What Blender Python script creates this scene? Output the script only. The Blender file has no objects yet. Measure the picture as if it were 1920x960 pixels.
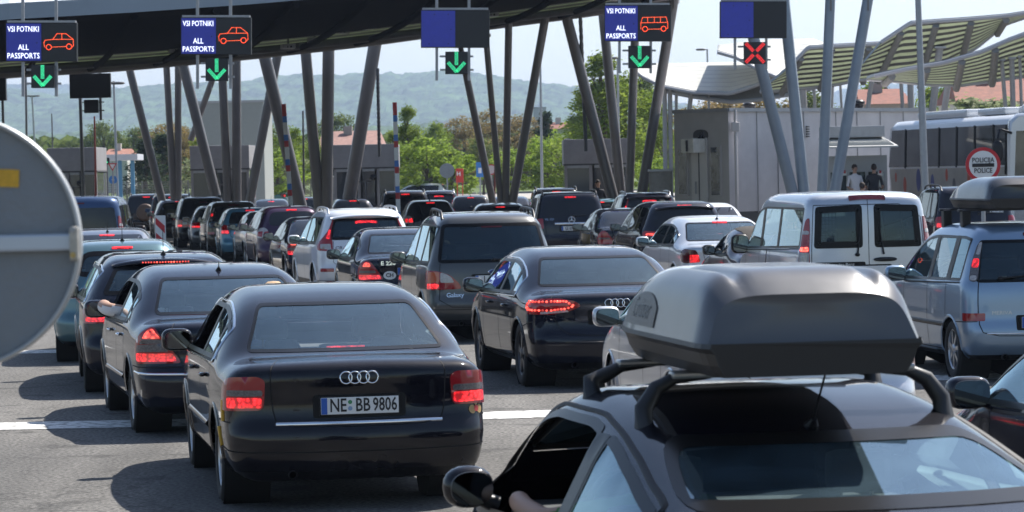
import bpy, bmesh, math, random
import numpy as np
from mathutils import Vector, Matrix, noise
from mathutils.geometry import delaunay_2d_cdt
random.seed(7); np.random.seed(7)
SC = bpy.context.scene
R = math.radians
# ---------------------------------------------------------------- camera
F_PX, HOR, CAM_H, ROLL = 5800.0, 330.0, 2.2, 0.021
pit = math.atan((480-HOR)/F_PX)
fwd = Vector((0, math.cos(pit), -math.sin(pit)))
u0 = Vector((0, math.sin(pit), math.cos(pit))); r0 = Vector((1, 0, 0))
cr = r0*math.cos(ROLL) - u0*math.sin(ROLL)
cu = r0*math.sin(ROLL) + u0*math.cos(ROLL)
CAM = Vector((0, 0, CAM_H))
camd = bpy.data.cameras.new('camera'); cam = bpy.data.objects.new('camera', camd)
SC.collection.objects.link(cam); SC.camera = cam
camd.sensor_width = 36; camd.lens = 36*F_PX/1920
camd.clip_start = 0.5; camd.clip_end = 20000
cam.matrix_world = Matrix(((cr.x, cu.x, -fwd.x, CAM.x), (cr.y, cu.y, -fwd.y, CAM.y), (cr.z, cu.z, -fwd.z, CAM.z), (0, 0, 0, 1)))
camd.dof.use_dof = True; camd.dof.focus_distance = 26; camd.dof.aperture_fstop = 10
SUN = Vector((.43, .477, .766)).normalized()
w = bpy.data.worlds.new('World'); SC.world = w; w.use_nodes = True
nt = w.node_tree; bg = nt.nodes['Background']
sky = nt.nodes.new('ShaderNodeTexSky'); sky.sky_type = 'NISHITA'; sky.sun_disc = False
sky.sun_elevation = math.asin(SUN.z); sky.sun_rotation = math.atan2(SUN.x, SUN.y)
sky.air_density = 1.0; sky.dust_density = 1.2; sky.ozone_density = 1.0; sky.altitude = 300
nt.links.new(sky.outputs[0], bg.inputs[0]); bg.inputs[1].default_value = 0.086
sl = bpy.data.lights.new('sun', 'SUN'); sl.energy = 5.0; sl.angle = R(0.53); sl.color = (1, .95, .88)
so = bpy.data.objects.new('sun', sl); SC.collection.objects.link(so)
so.rotation_euler = SUN.to_track_quat('Z', 'Y').to_euler()
SC.view_settings.view_transform = 'Standard'; SC.view_settings.look = 'None'
SC.view_settings.gamma = 1; SC.view_settings.use_curve_mapping = False
SC.view_settings.exposure = 0.85
SC.cycles.max_bounces = 8; SC.cycles.diffuse_bounces = 2; SC.cycles.glossy_bounces = 4
SC.cycles.transmission_bounces = 4; SC.cycles.transparent_max_bounces = 12; SC.cycles.volume_bounces = 0
SC.cycles.caustics_reflective = False; SC.cycles.caustics_refractive = False
SC.cycles.sample_clamp_indirect = 6
SC.cycles.use_denoising = True

def P(px, py, d):
    return CAM + d*(fwd + cr*((px-960)/F_PX) + cu*((480-py)/F_PX))
def Z(px, py, d): return P(px, py, d).z
def GX(px, d, z=0.7):
    """world point on the plane of height z seen in column px at depth d"""
    y = d
    a = P(px, 480, d)
    # move along cu until height z
    t = (z-a.z)/cu.z
    return a + cu*t

# ---------------------------------------------------------------- materials
MATS = {}
def nod(m): return m.node_tree.nodes, m.node_tree.links
def mat(name, col, rough=.5, metal=0., coat=0., emi=None, es=0., var=0., vscale=6., spec=.5, bump=0., bscale=40., trans=0.):
    if name in MATS: return MATS[name]
    m = bpy.data.materials.new(name); m.use_nodes = True; N, Lk = nod(m)
    b = N['Principled BSDF']; c = tuple(col)+(1,)
    b.inputs['Base Color'].default_value = c; b.inputs['Roughness'].default_value = rough
    b.inputs['Metallic'].default_value = metal; b.inputs['Specular IOR Level'].default_value = spec
    if coat: b.inputs['Coat Weight'].default_value = coat; b.inputs['Coat Roughness'].default_value = .03
    if emi: b.inputs['Emission Color'].default_value = tuple(emi)+(1,); b.inputs['Emission Strength'].default_value = es
    if trans: b.inputs['Transmission Weight'].default_value = trans
    if var or bump:
        tc = N.new('ShaderNodeTexCoord'); nz = N.new('ShaderNodeTexNoise'); nz.inputs['Scale'].default_value = vscale
        nz.inputs['Detail'].default_value = 6; nz.inputs['Roughness'].default_value = .65
        Lk.new(tc.outputs['Object'], nz.inputs['Vector'])
        if var:
            mp = N.new('ShaderNodeMapRange'); mp.inputs[1].default_value = .3; mp.inputs[2].default_value = .7
            mp.inputs[3].default_value = 1-var; mp.inputs[4].default_value = 1+var
            Lk.new(nz.outputs[0], mp.inputs[0])
            mx = N.new('ShaderNodeMix'); mx.data_type = 'RGBA'; mx.blend_type = 'MULTIPLY'; mx.inputs[0].default_value = 1
            mx.inputs[6].default_value = c; Lk.new(mp.outputs[0], mx.inputs[7]); Lk.new(mx.outputs[2], b.inputs['Base Color'])
            m2 = N.new('ShaderNodeMapRange'); m2.inputs[3].default_value = max(rough-.08, .02); m2.inputs[4].default_value = rough+.08
            Lk.new(nz.outputs[0], m2.inputs[0]); Lk.new(m2.outputs[0], b.inputs['Roughness'])
        if bump:
            n2 = N.new('ShaderNodeTexNoise'); n2.inputs['Scale'].default_value = bscale; n2.inputs['Detail'].default_value = 4
            Lk.new(tc.outputs['Object'], n2.inputs['Vector'])
            bp = N.new('ShaderNodeBump'); bp.inputs['Strength'].default_value = bump; bp.inputs['Distance'].default_value = .02
            Lk.new(n2.outputs[0], bp.inputs['Height']); Lk.new(bp.outputs[0], b.inputs['Normal'])
    MATS[name] = m; return m

def paint(name, col, metal=.35, rough=.32):
    n = 'paint_'+name
    if n in MATS: return MATS[n]
    m = mat(n, col, rough=max(rough, .5) if max(col) < .03 else rough, metal=metal, coat=.9, spec=.02 if max(col) < .03 else .15)
    N, Lk = nod(m); b = N['Principled BSDF']
    tc = N.new('ShaderNodeTexCoord'); nz = N.new('ShaderNodeTexNoise'); nz.inputs['Scale'].default_value = 2.3; nz.inputs['Detail'].default_value = 8
    Lk.new(tc.outputs['Object'], nz.inputs['Vector'])
    # thin road dust, thicker towards the sills
    sp = N.new('ShaderNodeSeparateXYZ'); Lk.new(tc.outputs['Object'], sp.inputs[0])
    mr = N.new('ShaderNodeMapRange'); mr.inputs[1].default_value = .75; mr.inputs[2].default_value = .2; mr.inputs[3].default_value = .0; mr.inputs[4].default_value = .09
    Lk.new(sp.outputs[2], mr.inputs[0])
    mu = N.new('ShaderNodeMath'); mu.operation = 'MULTIPLY'; Lk.new(mr.outputs[0], mu.inputs[0]); Lk.new(nz.outputs[0], mu.inputs[1])
    ad = N.new('ShaderNodeMath'); ad.operation = 'ADD'; ad.inputs[1].default_value = .0; Lk.new(mu.outputs[0], ad.inputs[0])
    mx = N.new('ShaderNodeMix'); mx.data_type = 'RGBA'; mx.inputs[6].default_value = tuple(col)+(1,); mx.inputs[7].default_value = (.16, .14, .12, 1)
    Lk.new(ad.outputs[0], mx.inputs[0]); Lk.new(mx.outputs[2], b.inputs['Base Color'])
    m3 = N.new('ShaderNodeMapRange'); m3.inputs[1].default_value = .3; m3.inputs[2].default_value = .8; m3.inputs[3].default_value = .02; m3.inputs[4].default_value = .10
    Lk.new(nz.outputs[0], m3.inputs[0]); Lk.new(m3.outputs[0], b.inputs['Coat Roughness'])
    return m

def glassmat(name, tint, refl=1.0, veil=.03):
    if name in MATS: return MATS[name]
    m = bpy.data.materials.new(name); m.use_nodes = True; N, Lk = nod(m)
    N.remove(N['Principled BSDF']); out = [n for n in N if n.type == 'OUTPUT_MATERIAL'][0]
    t = N.new('ShaderNodeBsdfTransparent'); t.inputs[0].default_value = tuple(tint)+(1,)
    g = N.new('ShaderNodeBsdfGlossy'); g.inputs['Roughness'].default_value = .015; g.inputs[0].default_value = (.74, .92, 1, 1)
    f = N.new('ShaderNodeFresnel'); f.inputs[0].default_value = 1.5
    mu = N.new('ShaderNodeMath'); mu.operation = 'MULTIPLY'; mu.inputs[1].default_value = 1.9*refl; mu.use_clamp = True
    Lk.new(f.outputs[0], mu.inputs[0])
    mx = N.new('ShaderNodeMixShader'); Lk.new(mu.outputs[0], mx.inputs[0]); Lk.new(t.outputs[0], mx.inputs[1]); Lk.new(g.outputs[0], mx.inputs[2])
    # thin dusty film coloured pale blue, painting a sky veil over the glass
    df = N.new('ShaderNodeBsdfDiffuse'); df.inputs[0].default_value = (.42, .66, .82, 1); tc = N.new('ShaderNodeTexCoord'); nz = N.new('ShaderNodeTexNoise'); nz.inputs['Scale'].default_value = 5; nz.inputs['Detail'].default_value = 7
    Lk.new(tc.outputs['Object'], nz.inputs['Vector']); mr = N.new('ShaderNodeMapRange'); mr.inputs[1].default_value = .3; mr.inputs[2].default_value = .75; mr.inputs[3].default_value = veil*.6; mr.inputs[4].default_value = veil*1.5; Lk.new(nz.outputs[0], mr.inputs[0])
    m2 = N.new('ShaderNodeMixShader'); Lk.new(mr.outputs[0], m2.inputs[0]); Lk.new(mx.outputs[0], m2.inputs[1]); Lk.new(df.outputs[0], m2.inputs[2])
    Lk.new(m2.outputs[0], out.inputs[0]); MATS[name] = m; return m

M_glass = glassmat('car_glass', (.94, 1.0, .99), 1.05, .022)
M_glass_dark = glassmat('car_glass_dark', (.085, .115, .11), .9, .025)
M_glass_far = mat('car_glass_black', (.008, .010, .013), rough=.03, spec=.45, coat=.15)
M_frit = mat('glass_border', (.006, .006, .007), rough=.3, spec=.2)
M_rub = mat('rubber_black', (.012, .012, .012), rough=.6)
M_tyre = mat('tyre_rubber', (.02, .02, .02), rough=.75, var=.3, vscale=30)
M_plas = mat('black_plastic', (.012, .012, .014), spec=.3, rough=.38, var=.15, vscale=15)
M_rim = mat('alloy', (.55, .56, .58), rough=.28, metal=.9)
M_rimd = mat('alloy_dark', (.10, .10, .11), rough=.35, metal=.8)
M_chr = mat('chrome', (.85, .86, .88), rough=.08, metal=1)
M_seam = mat('seam', (.004, .004, .004), rough=.8)
M_red = mat('lamp_red', (.20, .006, .010), rough=.08, coat=.8, emi=(.5, .01, .015), es=.03)
M_redd = mat('lamp_dark_red', (.10, .004, .006), rough=.1, coat=.8)
M_clr = mat('lamp_clear', (.42, .40, .40), rough=.12, coat=.8, var=.3, vscale=40)
M_grey = mat('lamp_grey', (.12, .11, .115), rough=.12, coat=.8, var=.4, vscale=60)
M_orange = mat('lamp_orange', (.55, .10, .03), rough=.12, coat=.8)
def litmat(name, c, es, sc):
    m = mat(name, (.5, .02, .02), rough=.12, coat=.8, emi=c, es=es); N, Lk = nod(m); b = N['Principled BSDF']
    tc = N.new('ShaderNodeTexCoord'); v = N.new('ShaderNodeTexVoronoi'); v.inputs['Scale'].default_value = sc; v.feature = 'F1'; Lk.new(tc.outputs['Object'], v.inputs['Vector'])
    n = N.new('ShaderNodeTexNoise'); n.inputs['Scale'].default_value = sc*.22; Lk.new(tc.outputs['Object'], n.inputs['Vector'])
    r = N.new('ShaderNodeMapRange'); r.inputs[1].default_value = .1; r.inputs[2].default_value = .75; r.inputs[3].default_value = es*1.8; r.inputs[4].default_value = es*.28; Lk.new(v.outputs[0], r.inputs[0])
    r2 = N.new('ShaderNodeMapRange'); r2.inputs[1].default_value = .35; r2.inputs[2].default_value = .65; r2.inputs[3].default_value = .45; r2.inputs[4].default_value = 1.5; Lk.new(n.outputs[0], r2.inputs[0])
    q = N.new('ShaderNodeMath'); q.operation = 'MULTIPLY'; Lk.new(r.outputs[0], q.inputs[0]); Lk.new(r2.outputs[0], q.inputs[1]); Lk.new(q.outputs[0], b.inputs['Emission Strength'])
    return m
M_lit = litmat('lamp_lit', (1, .022, .03), .68, 42); M_lit2 = litmat('lamp_lit_bright', (1, .09, .06), 1.4, 30)
M_int = mat('car_interior', (.03, .03, .032), rough=.85, var=.2, vscale=9)
M_int2 = mat('car_interior_grey', (.12, .12, .125), rough=.9, var=.2, vscale=9)
M_beige = mat('car_interior_pale', (.38, .37, .34), rough=.85)
M_plate = mat('plate_white', (.75, .75, .74), rough=.4)
M_platek = mat('plate_ink', (.01, .01, .012), rough=.5)
M_plateb = mat('plate_blue', (.02, .10, .42), rough=.4)
M_mirror = mat('mirror_glass', (.16, .17, .18), rough=.04, metal=1)
M_under = mat('underbody', (.01, .01, .01), rough=.9)

# ---------------------------------------------------------------- mesh helpers
COL = SC.collection
class MB:
    def __init__(s): s.v = []; s.f = []; s.mi = []; s.mats = []; s.sm = []
    def m(s, mt):
        if mt not in s.mats: s.mats.append(mt)
        return s.mats.index(mt)
    def add(s, vs, fs, mt, smooth=False):
        o = len(s.v); s.v += [tuple(v) for v in vs]; k = s.m(mt)
        for f in fs: s.f.append(tuple(i+o for i in f)); s.mi.append(k); s.sm.append(smooth)
    def box(s, c, d, mt, M=None, bev=0.0):
        x, y, z = (k/2 for k in d)
        if bev:
            b = min(bev, x*.9, y*.9, z*.9); vs = []; 
            bm = bmesh.new(); bmesh.ops.create_cube(bm, size=1)
            for v in bm.verts: v.co = Vector((v.co.x*d[0], v.co.y*d[1], v.co.z*d[2]))
            bmesh.ops.bevel(bm, geom=list(bm.edges), offset=b, segments=2, affect='EDGES', profile=.6)
            bm.verts.ensure_lookup_table(); vs = [v.co.copy() for v in bm.verts]; fs = [[v.index for v in f.verts] for f in bm.faces]; bm.free()
        else:
            vs = [Vector((sx*x, sy*y, sz*z)) for sx in (-1, 1) for sy in (-1, 1) for sz in (-1, 1)]
            fs = [(0, 1, 3, 2), (4, 6, 7, 5), (0, 4, 5, 1), (2, 3, 7, 6), (0, 2, 6, 4), (1, 5, 7, 3)]
        if M is not None: vs = [M @ v for v in vs]
        c = Vector(c); s.add([v+c for v in vs], fs, mt)
    def tube(s, pts, r, mt, n=10, cap=True, smooth=True, flat=1.0):
        pts = [Vector(p) for p in pts]; k = len(pts)
        rr = r if isinstance(r, (list, tuple)) else [r]*k
        rings = []; up = Vector((0, 0, 1))
        for i, p in enumerate(pts):
            t = (pts[min(i+1, k-1)]-pts[max(i-1, 0)]).normalized()
            a = t.cross(up); 
            if a.length < 1e-3: a = t.cross(Vector((0, 1, 0)))
            a.normalize(); b = a.cross(t).normalized()
            rings.append([p + a*math.cos(2*math.pi*j/n)*rr[i] + b*math.sin(2*math.pi*j/n)*rr[i]*flat for j in range(n)])
        vs = [v for q in rings for v in q]; fs = []
        for i in range(k-1):
            for j in range(n):
                fs.append((i*n+j, i*n+(j+1) % n, (i+1)*n+(j+1) % n, (i+1)*n+j))
        s.add(vs, fs, mt, smooth)
        if cap: s.add(rings[0], [tuple(range(n))][::-1], mt); s.add(rings[-1], [tuple(range(n))], mt)
    def lathe(s, prof, mt, c=(0, 0, 0), axis='x', n=28, smooth=True):
        """prof: (radius, offset along axis)"""
        vs = []; c = Vector(c)
        for (r, o) in prof:
            for j in range(n):
                a = 2*math.pi*j/n; p, q = r*math.cos(a), r*math.sin(a)
                vs.append(c+(Vector((o, p, q)) if axis == 'x' else Vector((p, q, o)) if axis == 'z' else Vector((p, o, q))))
        fs = [(i*n+j, i*n+(j+1) % n, (i+1)*n+(j+1) % n, (i+1)*n+j) for i in range(len(prof)-1) for j in range(n)]
        s.add(vs, fs, mt, smooth)
    def quad(s, a, b, c, d, mt): s.add([a, b, c, d], [(0, 1, 2, 3)], mt)
    def ellipsoid(s, c, r, mt, p=1.0, nu=16, nv=10, M=None):
        c = Vector(c); vs = []; sg = lambda x, e: math.copysign(abs(x)**e, x)
        for i in range(nv+1):
            th = -math.pi/2+math.pi*i/nv
            for j in range(nu):
                ph = 2*math.pi*j/nu
                v = Vector((r[0]*sg(math.cos(th), p)*sg(math.cos(ph), p), r[1]*sg(math.cos(th), p)*sg(math.sin(ph), p), r[2]*sg(math.sin(th), p)))
                vs.append(c+(M @ v if M is not None else v))
        fs = [(i*nu+j, i*nu+(j+1) % nu, (i+1)*nu+(j+1) % nu, (i+1)*nu+j) for i in range(nv) for j in range(nu)]
        s.add(vs, fs, mt, True)
    def mesh(s, name):
        me = bpy.data.meshes.new(name); me.from_pydata(s.v, [], s.f); me.validate(clean_customdata=False)
        for m_ in s.mats: me.materials.append(m_)
        if len(me.polygons) == len(s.mi):
            me.polygons.foreach_set('material_index', s.mi); me.polygons.foreach_set('use_smooth', s.sm)
        me.update(); return me
    def build(s, name, parent=None, loc=None):
        o = bpy.data.objects.new(name, s.mesh(name)); COL.objects.link(o)
        if parent: o.parent = parent
        if loc is not None: o.location = loc
        return o
def tag(o, label=None, cat=None, group=None, kind=None):
    if label: o['label'] = label
    if cat: o['category'] = cat
    if group: o['group'] = group
    if kind: o['kind'] = kind
    return o
def empty(name, loc, rz=0, label=None, cat=None, group=None):
    o = bpy.data.objects.new(name, None); COL.objects.link(o); o.location = loc; o.rotation_euler = (0, 0, rz)
    o.empty_display_size = .2
    return tag(o, label, cat, group)
def textmesh(s, size, mt, M=None, ext=.002, align='CENTER', sx=1.0, bold=0.0):
    cu_ = bpy.data.curves.new('t', 'FONT'); cu_.body = s; cu_.size = size; cu_.extrude = ext
    cu_.align_x = align; cu_.align_y = 'CENTER'; cu_.offset = bold; cu_.resolution_u = 2
    ob = bpy.data.objects.new('t', cu_); COL.objects.link(ob)
    dg = bpy.context.evaluated_depsgraph_get(); me = bpy.data.meshes.new_from_object(ob.evaluated_get(dg))
    bpy.data.objects.remove(ob); bpy.data.curves.remove(cu_)
    me.materials.clear(); me.materials.append(mt)
    # text in xy plane -> xz plane facing -y
    T = Matrix(((sx, 0, 0, 0), (0, 0, -1, 0), (0, 1, 0, 0), (0, 0, 0, 1)))
    me.transform((M @ T) if M is not None else T); me.update(); return me
def strokes(mb, lines, wd, mt, M, ox=0, oz=0, sc=1.0, y=-.004):
    """flat ribbon strokes in a local xz plane facing -y"""
    for ln in lines:
        for (a, b) in zip(ln, ln[1:]):
            ax, az = ox+a[0]*sc, oz+a[1]*sc; bx, bz = ox+b[0]*sc, oz+b[1]*sc
            dx, dz = bx-ax, bz-az; l = math.hypot(dx, dz)
            if l < 1e-6: continue
            nx, nz = -dz/l*wd/2, dx/l*wd/2; ex, ez = dx/l*wd*.4, dz/l*wd*.4
            mb.quad(*[M @ Vector(q) for q in ((ax-ex+nx, y, az-ez+nz), (ax-ex-nx, y, az-ez-nz), (bx+ex-nx, y, bz+ez-nz), (bx+ex+nx, y, bz+ez+nz))], mt)
def circ(cx, cz, r, n=14, a0=0, a1=2*math.pi): return [(cx+r*math.cos(a0+(a1-a0)*i/n), cz+r*math.sin(a0+(a1-a0)*i/n)) for i in range(n+1)]
# ---------------------------------------------------------------- car shapes
def chaikin(p, n=2, closed=True, k=.22):
    p = np.array(p, float)
    for _ in range(n):
        q = np.roll(p, -1, 0) if closed else p[1:]
        a = p if closed else p[:-1]
        r = np.empty((len(a)*2, 2)); r[0::2] = a*(1-k)+q*k; r[1::2] = a*k+q*(1-k)
        p = r if closed else np.vstack([p[:1], r, p[-1:]])
    return p
def in_poly(pts, poly):
    x, y = pts[:, 0], pts[:, 1]; ins = np.zeros(len(pts), bool); n = len(poly)
    for i in range(n):
        x1, y1 = poly[i]; x2, y2 = poly[(i+1) % n]
        if y1 == y2: continue
        c = ((y1 > y) != (y2 > y)) & (x < (x2-x1)*(y-y1)/(y2-y1)+x1); ins ^= c
    return ins
def seg_near(pts, poly):
    best = np.full(len(pts), 1e9); bp = np.zeros_like(pts); n = len(poly)
    for i in range(n):
        a = poly[i]; b = poly[(i+1) % n]; d = b-a; L2 = max((d*d).sum(), 1e-12)
        t = np.clip(((pts-a)@d)/L2, 0, 1); q = a+t[:, None]*d; e = ((pts-q)**2).sum(1); mk = e < best
        best[mk] = e[mk]; bp[mk] = q[mk]
    return np.sqrt(best), bp
def rounded(pts, r=.04, seg=4):
    pts = [np.array(p, float) for p in pts]; out = []; n = len(pts)
    for i in range(n):
        a, b, c = pts[i-1], pts[i], pts[(i+1) % n]
        u = a-b; v = c-b; lu = np.linalg.norm(u); lv = np.linalg.norm(v)
        rr = min(r, lu*.45, lv*.45); p0 = b+u/lu*rr; p1 = b+v/lv*rr
        for k in range(seg+1):
            t = k/seg; out.append((1-t)**2*p0+2*t*(1-t)*b+t*t*p1)
    return np.array(out)
def resample(poly, step, closed=True):
    out = []; n = len(poly)
    for i in range(n if closed else n-1):
        a = poly[i]; b = poly[(i+1) % n]; k = max(1, int(math.ceil(np.linalg.norm(b-a)/step)))
        for j in range(k): out.append(a+(b-a)*j/k)
    if not closed: out.append(poly[-1])
    return np.array(out)
def area(p): return .5*np.sum(p[:, 0]*np.roll(p[:, 1], -1)-np.roll(p[:, 0], -1)*p[:, 1])
def inset(p, d):
    s = 1 if area(p) > 0 else -1
    t = np.roll(p, -1, 0)-np.roll(p, 1, 0); t /= np.linalg.norm(t, axis=1)[:, None]+1e-9
    return p+s*d*np.stack([-t[:, 1], t[:, 0]], 1)

class Shape:
    def __init__(s, up, L, W, H, belt, tumble=.80, kr=.14, kf=.30, crown=.03, kc=.16, kroof=.15, taper=.05, gtaper=.05, clear=.2, shoulder=.975):
        s.L, s.hw, s.H, s.belt = L, W/2, H, belt
        poly = [(up[0][0]+.02, clear)]+[tuple(p) for p in up]+[(up[-1][0]-.02, clear)]
        s.poly = chaikin(poly, 3); s.up = np.array(up, float)
        g = .02; s.g = g; s.y0, s.z0 = -.5, -.3
        ny, nz = int((L+1)/g)+1, int((H+.8)/g)+1
        Y, Zz = np.meshgrid(s.y0+np.arange(ny)*g, s.z0+np.arange(nz)*g, indexing='ij')
        pts = np.stack([Y.ravel(), Zz.ravel()], 1)
        d, _ = seg_near(pts, s.poly); d[in_poly(pts, s.poly)] *= -1
        s.G = d.reshape(ny, nz)
        s.kr, s.kf, s.crown, s.kc, s.kroof, s.taper, s.gtaper, s.tumble = kr, kf, crown, kc, kroof, taper, gtaper, tumble
        s.tz = [.0, .2, .32, .5, .68, belt-.06, belt, belt+.03, H]
        s.tw = [.88, .925, .97, .995, 1.0, .99, shoulder, shoulder-.02, tumble]
        cs = s.poly[np.argsort(s.poly[:, 0])]; s._top = None
    def top(s, y):
        if s._top is None:
            ys = np.linspace(0.0, s.L, 240); zs = np.linspace(s.z0+.5, s.H+.1, 300); 
            tz = []
            for yy in ys:
                v = s.sil(np.full(300, yy), zs); k = np.where(v < 0)[0]; tz.append(zs[k[-1]] if len(k) else .5)
            s._top = (ys, np.array(tz))
        return np.interp(y, *s._top)
    def sil(s, y, z):
        fy = np.clip((y-s.y0)/s.g, 0, s.G.shape[0]-1.001); fz = np.clip((z-s.z0)/s.g, 0, s.G.shape[1]-1.001)
        i = fy.astype(int); j = fz.astype(int); a = fy-i; b = fz-j; G = s.G
        return (G[i, j]*(1-a)+G[i+1, j]*a)*(1-b)+(G[i, j+1]*(1-a)+G[i+1, j+1]*a)*b
    def F(s, p):
        x = np.abs(p[:, 0]); y = p[:, 1]; z = p[:, 2]; u = np.minimum(x/s.hw, 1.3)
        wr = np.clip(1-y/(s.L*.5), 0, 1); wf = np.clip(1-(s.L-y)/(s.L*.5), 0, 1)
        wr = wr*wr*(3-2*wr); wf = wf*wf*(3-2*wf); gz = np.clip((z-s.belt)/(s.H-s.belt), 0, 1)
        yy = y-s.kr*u**2.4*wr*(1+.5*gz)+s.kf*u**2.4*wf*(1+.2*gz)
        zz = z+s.crown*u**2*np.clip((z-.75)/.3, 0, 1)
        a = s.sil(yy, zz)
        w = np.interp(z, s.tz, s.tw)*s.hw
        tr = np.clip((1.6-y)/1.6, 0, 1)**2; tf = np.clip((y-s.L+1.5)/1.5, 0, 1)**2
        w = w*(1-s.taper*tr-(s.taper+.03)*tf-s.gtaper*gz*np.clip((2.2-y)/2.2, 0, 1)**1.2-.03*gz*np.clip((y-2.3)/2, 0, 1))
        b = x-w
        k = s.kc+(s.kroof-s.kc)*np.clip((z-s.belt)/.15, 0, 1)
        h = np.maximum(k-np.abs(a-b), 0)/k
        return np.maximum(a, b)+h*h*k*.25
    def N(s, p):
        e = .004; g = np.zeros_like(p)
        for i in range(3):
            d = np.zeros(3); d[i] = e; g[:, i] = s.F(p+d)-s.F(p-d)
        return g/(np.linalg.norm(g, axis=1)[:, None]+1e-9)
    def march(s, o, d, t0, t1, n=90, inward=False):
        """first crossing along the ray: from outside (inward) or from inside"""
        ts = np.linspace(t0, t1, n); prev = None; lo = np.full(len(o), np.nan); hi = lo.copy()
        bestv = np.full(len(o), 1e9); bestt = np.zeros(len(o))
        for i, t in enumerate(ts):
            v = s.F(o+d*t)
            if inward: v = v; mk = v < bestv; bestv[mk] = v[mk]; bestt[mk] = t; hit = v < 0
            else: hit = v > 0
            new = hit & np.isnan(lo)
            lo[new] = ts[max(i-1, 0)]; hi[new] = t
        miss = np.isnan(lo); lo[miss] = 0; hi[miss] = 0
        for _ in range(14):
            m = (lo+hi)/2; v = s.F(o+d*m[:, None]); c = (v < 0) if inward else (v > 0)
            hi = np.where(c, m, hi); lo = np.where(c, lo, m)
        t = (lo+hi)/2
        if inward: t[miss] = bestt[miss]
        else: t[miss] = t1
        return o+d*t[:, None]
    def body(s, nphi=96, nth=26, ny=40):
        ya, yb, zs = 1.15, s.L-1.2, .62
        O = []; D = []; ph = np.linspace(0, 2*np.pi, nphi, endpoint=False)
        def ring(y, th):  # th: angle from axis
            for p_ in ph: O.append((0, y, zs)); D.append((math.sin(th[1])*math.sin(p_), th[0], math.sin(th[1])*math.cos(p_)))
        rows = 0
        ths = np.linspace(0.03, math.pi/2, nth)
        for t in ths: ring(ya, (-math.cos(t), t)); rows += 1
        for y in np.linspace(ya, yb, ny)[1:-1]: ring(y, (0, math.pi/2)); rows += 1
        for t in ths[::-1]: ring(yb, (math.cos(t), t)); rows += 1
        V = s.march(np.array(O, float), np.array(D, float), .05, 3.0, 110)
        fs = []
        for i in range(rows-1):
            for j in range(nphi):
                fs.append((i*nphi+j, i*nphi+(j+1) % nphi, (i+1)*nphi+(j+1) % nphi, (i+1)*nphi+j))
        fs.append(tuple(range(nphi))[::-1]); fs.append(tuple((rows-1)*nphi+j for j in range(nphi)))
        return V, fs
    # ---- projections
    def proj(s, kind, q):
        q = np.asarray(q, float); n = len(q); o = np.zeros((n, 3)); d = np.zeros((n, 3)); inward = True; t1 = 2.2
        if kind in ('L', 'Rt'):
            sg = -1 if kind == 'L' else 1; o[:, 0] = sg*1.6; o[:, 1] = q[:, 0]; o[:, 2] = q[:, 1]; d[:, 0] = -sg; t1 = 1.55
        elif kind == 'B': o[:, 0] = q[:, 0]; o[:, 1] = -.5; o[:, 2] = q[:, 1]; d[:, 1] = 1; t1 = s.L*.6
        elif kind == 'W': o[:, 0] = q[:, 0]; o[:, 1] = s.L+.5; o[:, 2] = q[:, 1]; d[:, 1] = -1; t1 = s.L*.6
        elif kind == 'T': o[:, 0] = q[:, 0]; o[:, 1] = q[:, 1]; o[:, 2] = s.H+.5; d[:, 2] = -1; t1 = 1.5
        elif kind == 'Q':
            Rr = .42; yc = .48; xc = s.hw-Rr; inward = False; t1 = 1.0
            a = np.abs(q[:, 0]); sg = np.where(q[:, 0] < 0, -1, 1)
            ps = np.clip((a-xc)/Rr, 0, math.pi/2); ex = np.maximum(a-xc-Rr*math.pi/2, 0)
            o[:, 0] = sg*np.minimum(a, xc); o[:, 1] = yc+ex; o[:, 2] = q[:, 1]
            d[:, 0] = sg*np.sin(ps); d[:, 1] = -np.cos(ps)
        p = s.march(o, d, .0 if inward else .03, t1, 130 if kind in 'BW' else 60, inward)
        nn = s.N(p)
        return p, nn
    def patch(s, mb, kind, outline, mt, off=.005, step=.05, edge=.03, skirt=.008):
        ol = resample(np.array(outline, float), edge)
        if area(ol) < 0: ol = ol[::-1]
        mn, mx = ol.min(0), ol.max(0)
        gx = np.arange(mn[0]+step*.5, mx[0], step); gy = np.arange(mn[1]+step*.5, mx[1], step)
        G = np.array([(a, b) for a in gx for b in gy]) if len(gx) and len(gy) else np.zeros((0, 2))
        if len(G):
            k = in_poly(G, ol); G = G[k]
            if len(G): dd, _ = seg_near(G, ol); G = G[dd > step*.35]
        n = len(ol); pts = np.vstack([ol, G]) if len(G) else ol
        r = delaunay_2d_cdt([Vector(p) for p in pts], [(i, (i+1) % n) for i in range(n)], [], 0, 1e-6)
        v2 = np.array([tuple(v) for v in r[0]]); fs = [tuple(f) for f in r[2]]
        cen = np.array([v2[list(f)].mean(0) for f in fs]); ok = in_poly(cen, ol)
        fs = [f for f, o_ in zip(fs, ok) if o_]
        p, nn = s.proj(kind, v2); p = p+nn*off
        # orientation
        if fs:
            a, b, c = p[fs[0][0]], p[fs[0][1]], p[fs[0][2]]
            if np.dot(np.cross(b-a, c-a), nn[fs[0][0]]) < 0: fs = [f[::-1] for f in fs]
        mb.add(p, fs, mt, True)
        if skirt:
            pb, nb = s.proj(kind, ol); top = pb+nb*off; bot = pb-nb*(skirt-off if skirt > off else .002)
            m_ = len(ol); q = [(i, (i+1) % m_, m_+(i+1) % m_, m_+i) for i in range(m_)]
            mb.add(np.vstack([top, bot]), q, mt, False)
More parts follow.
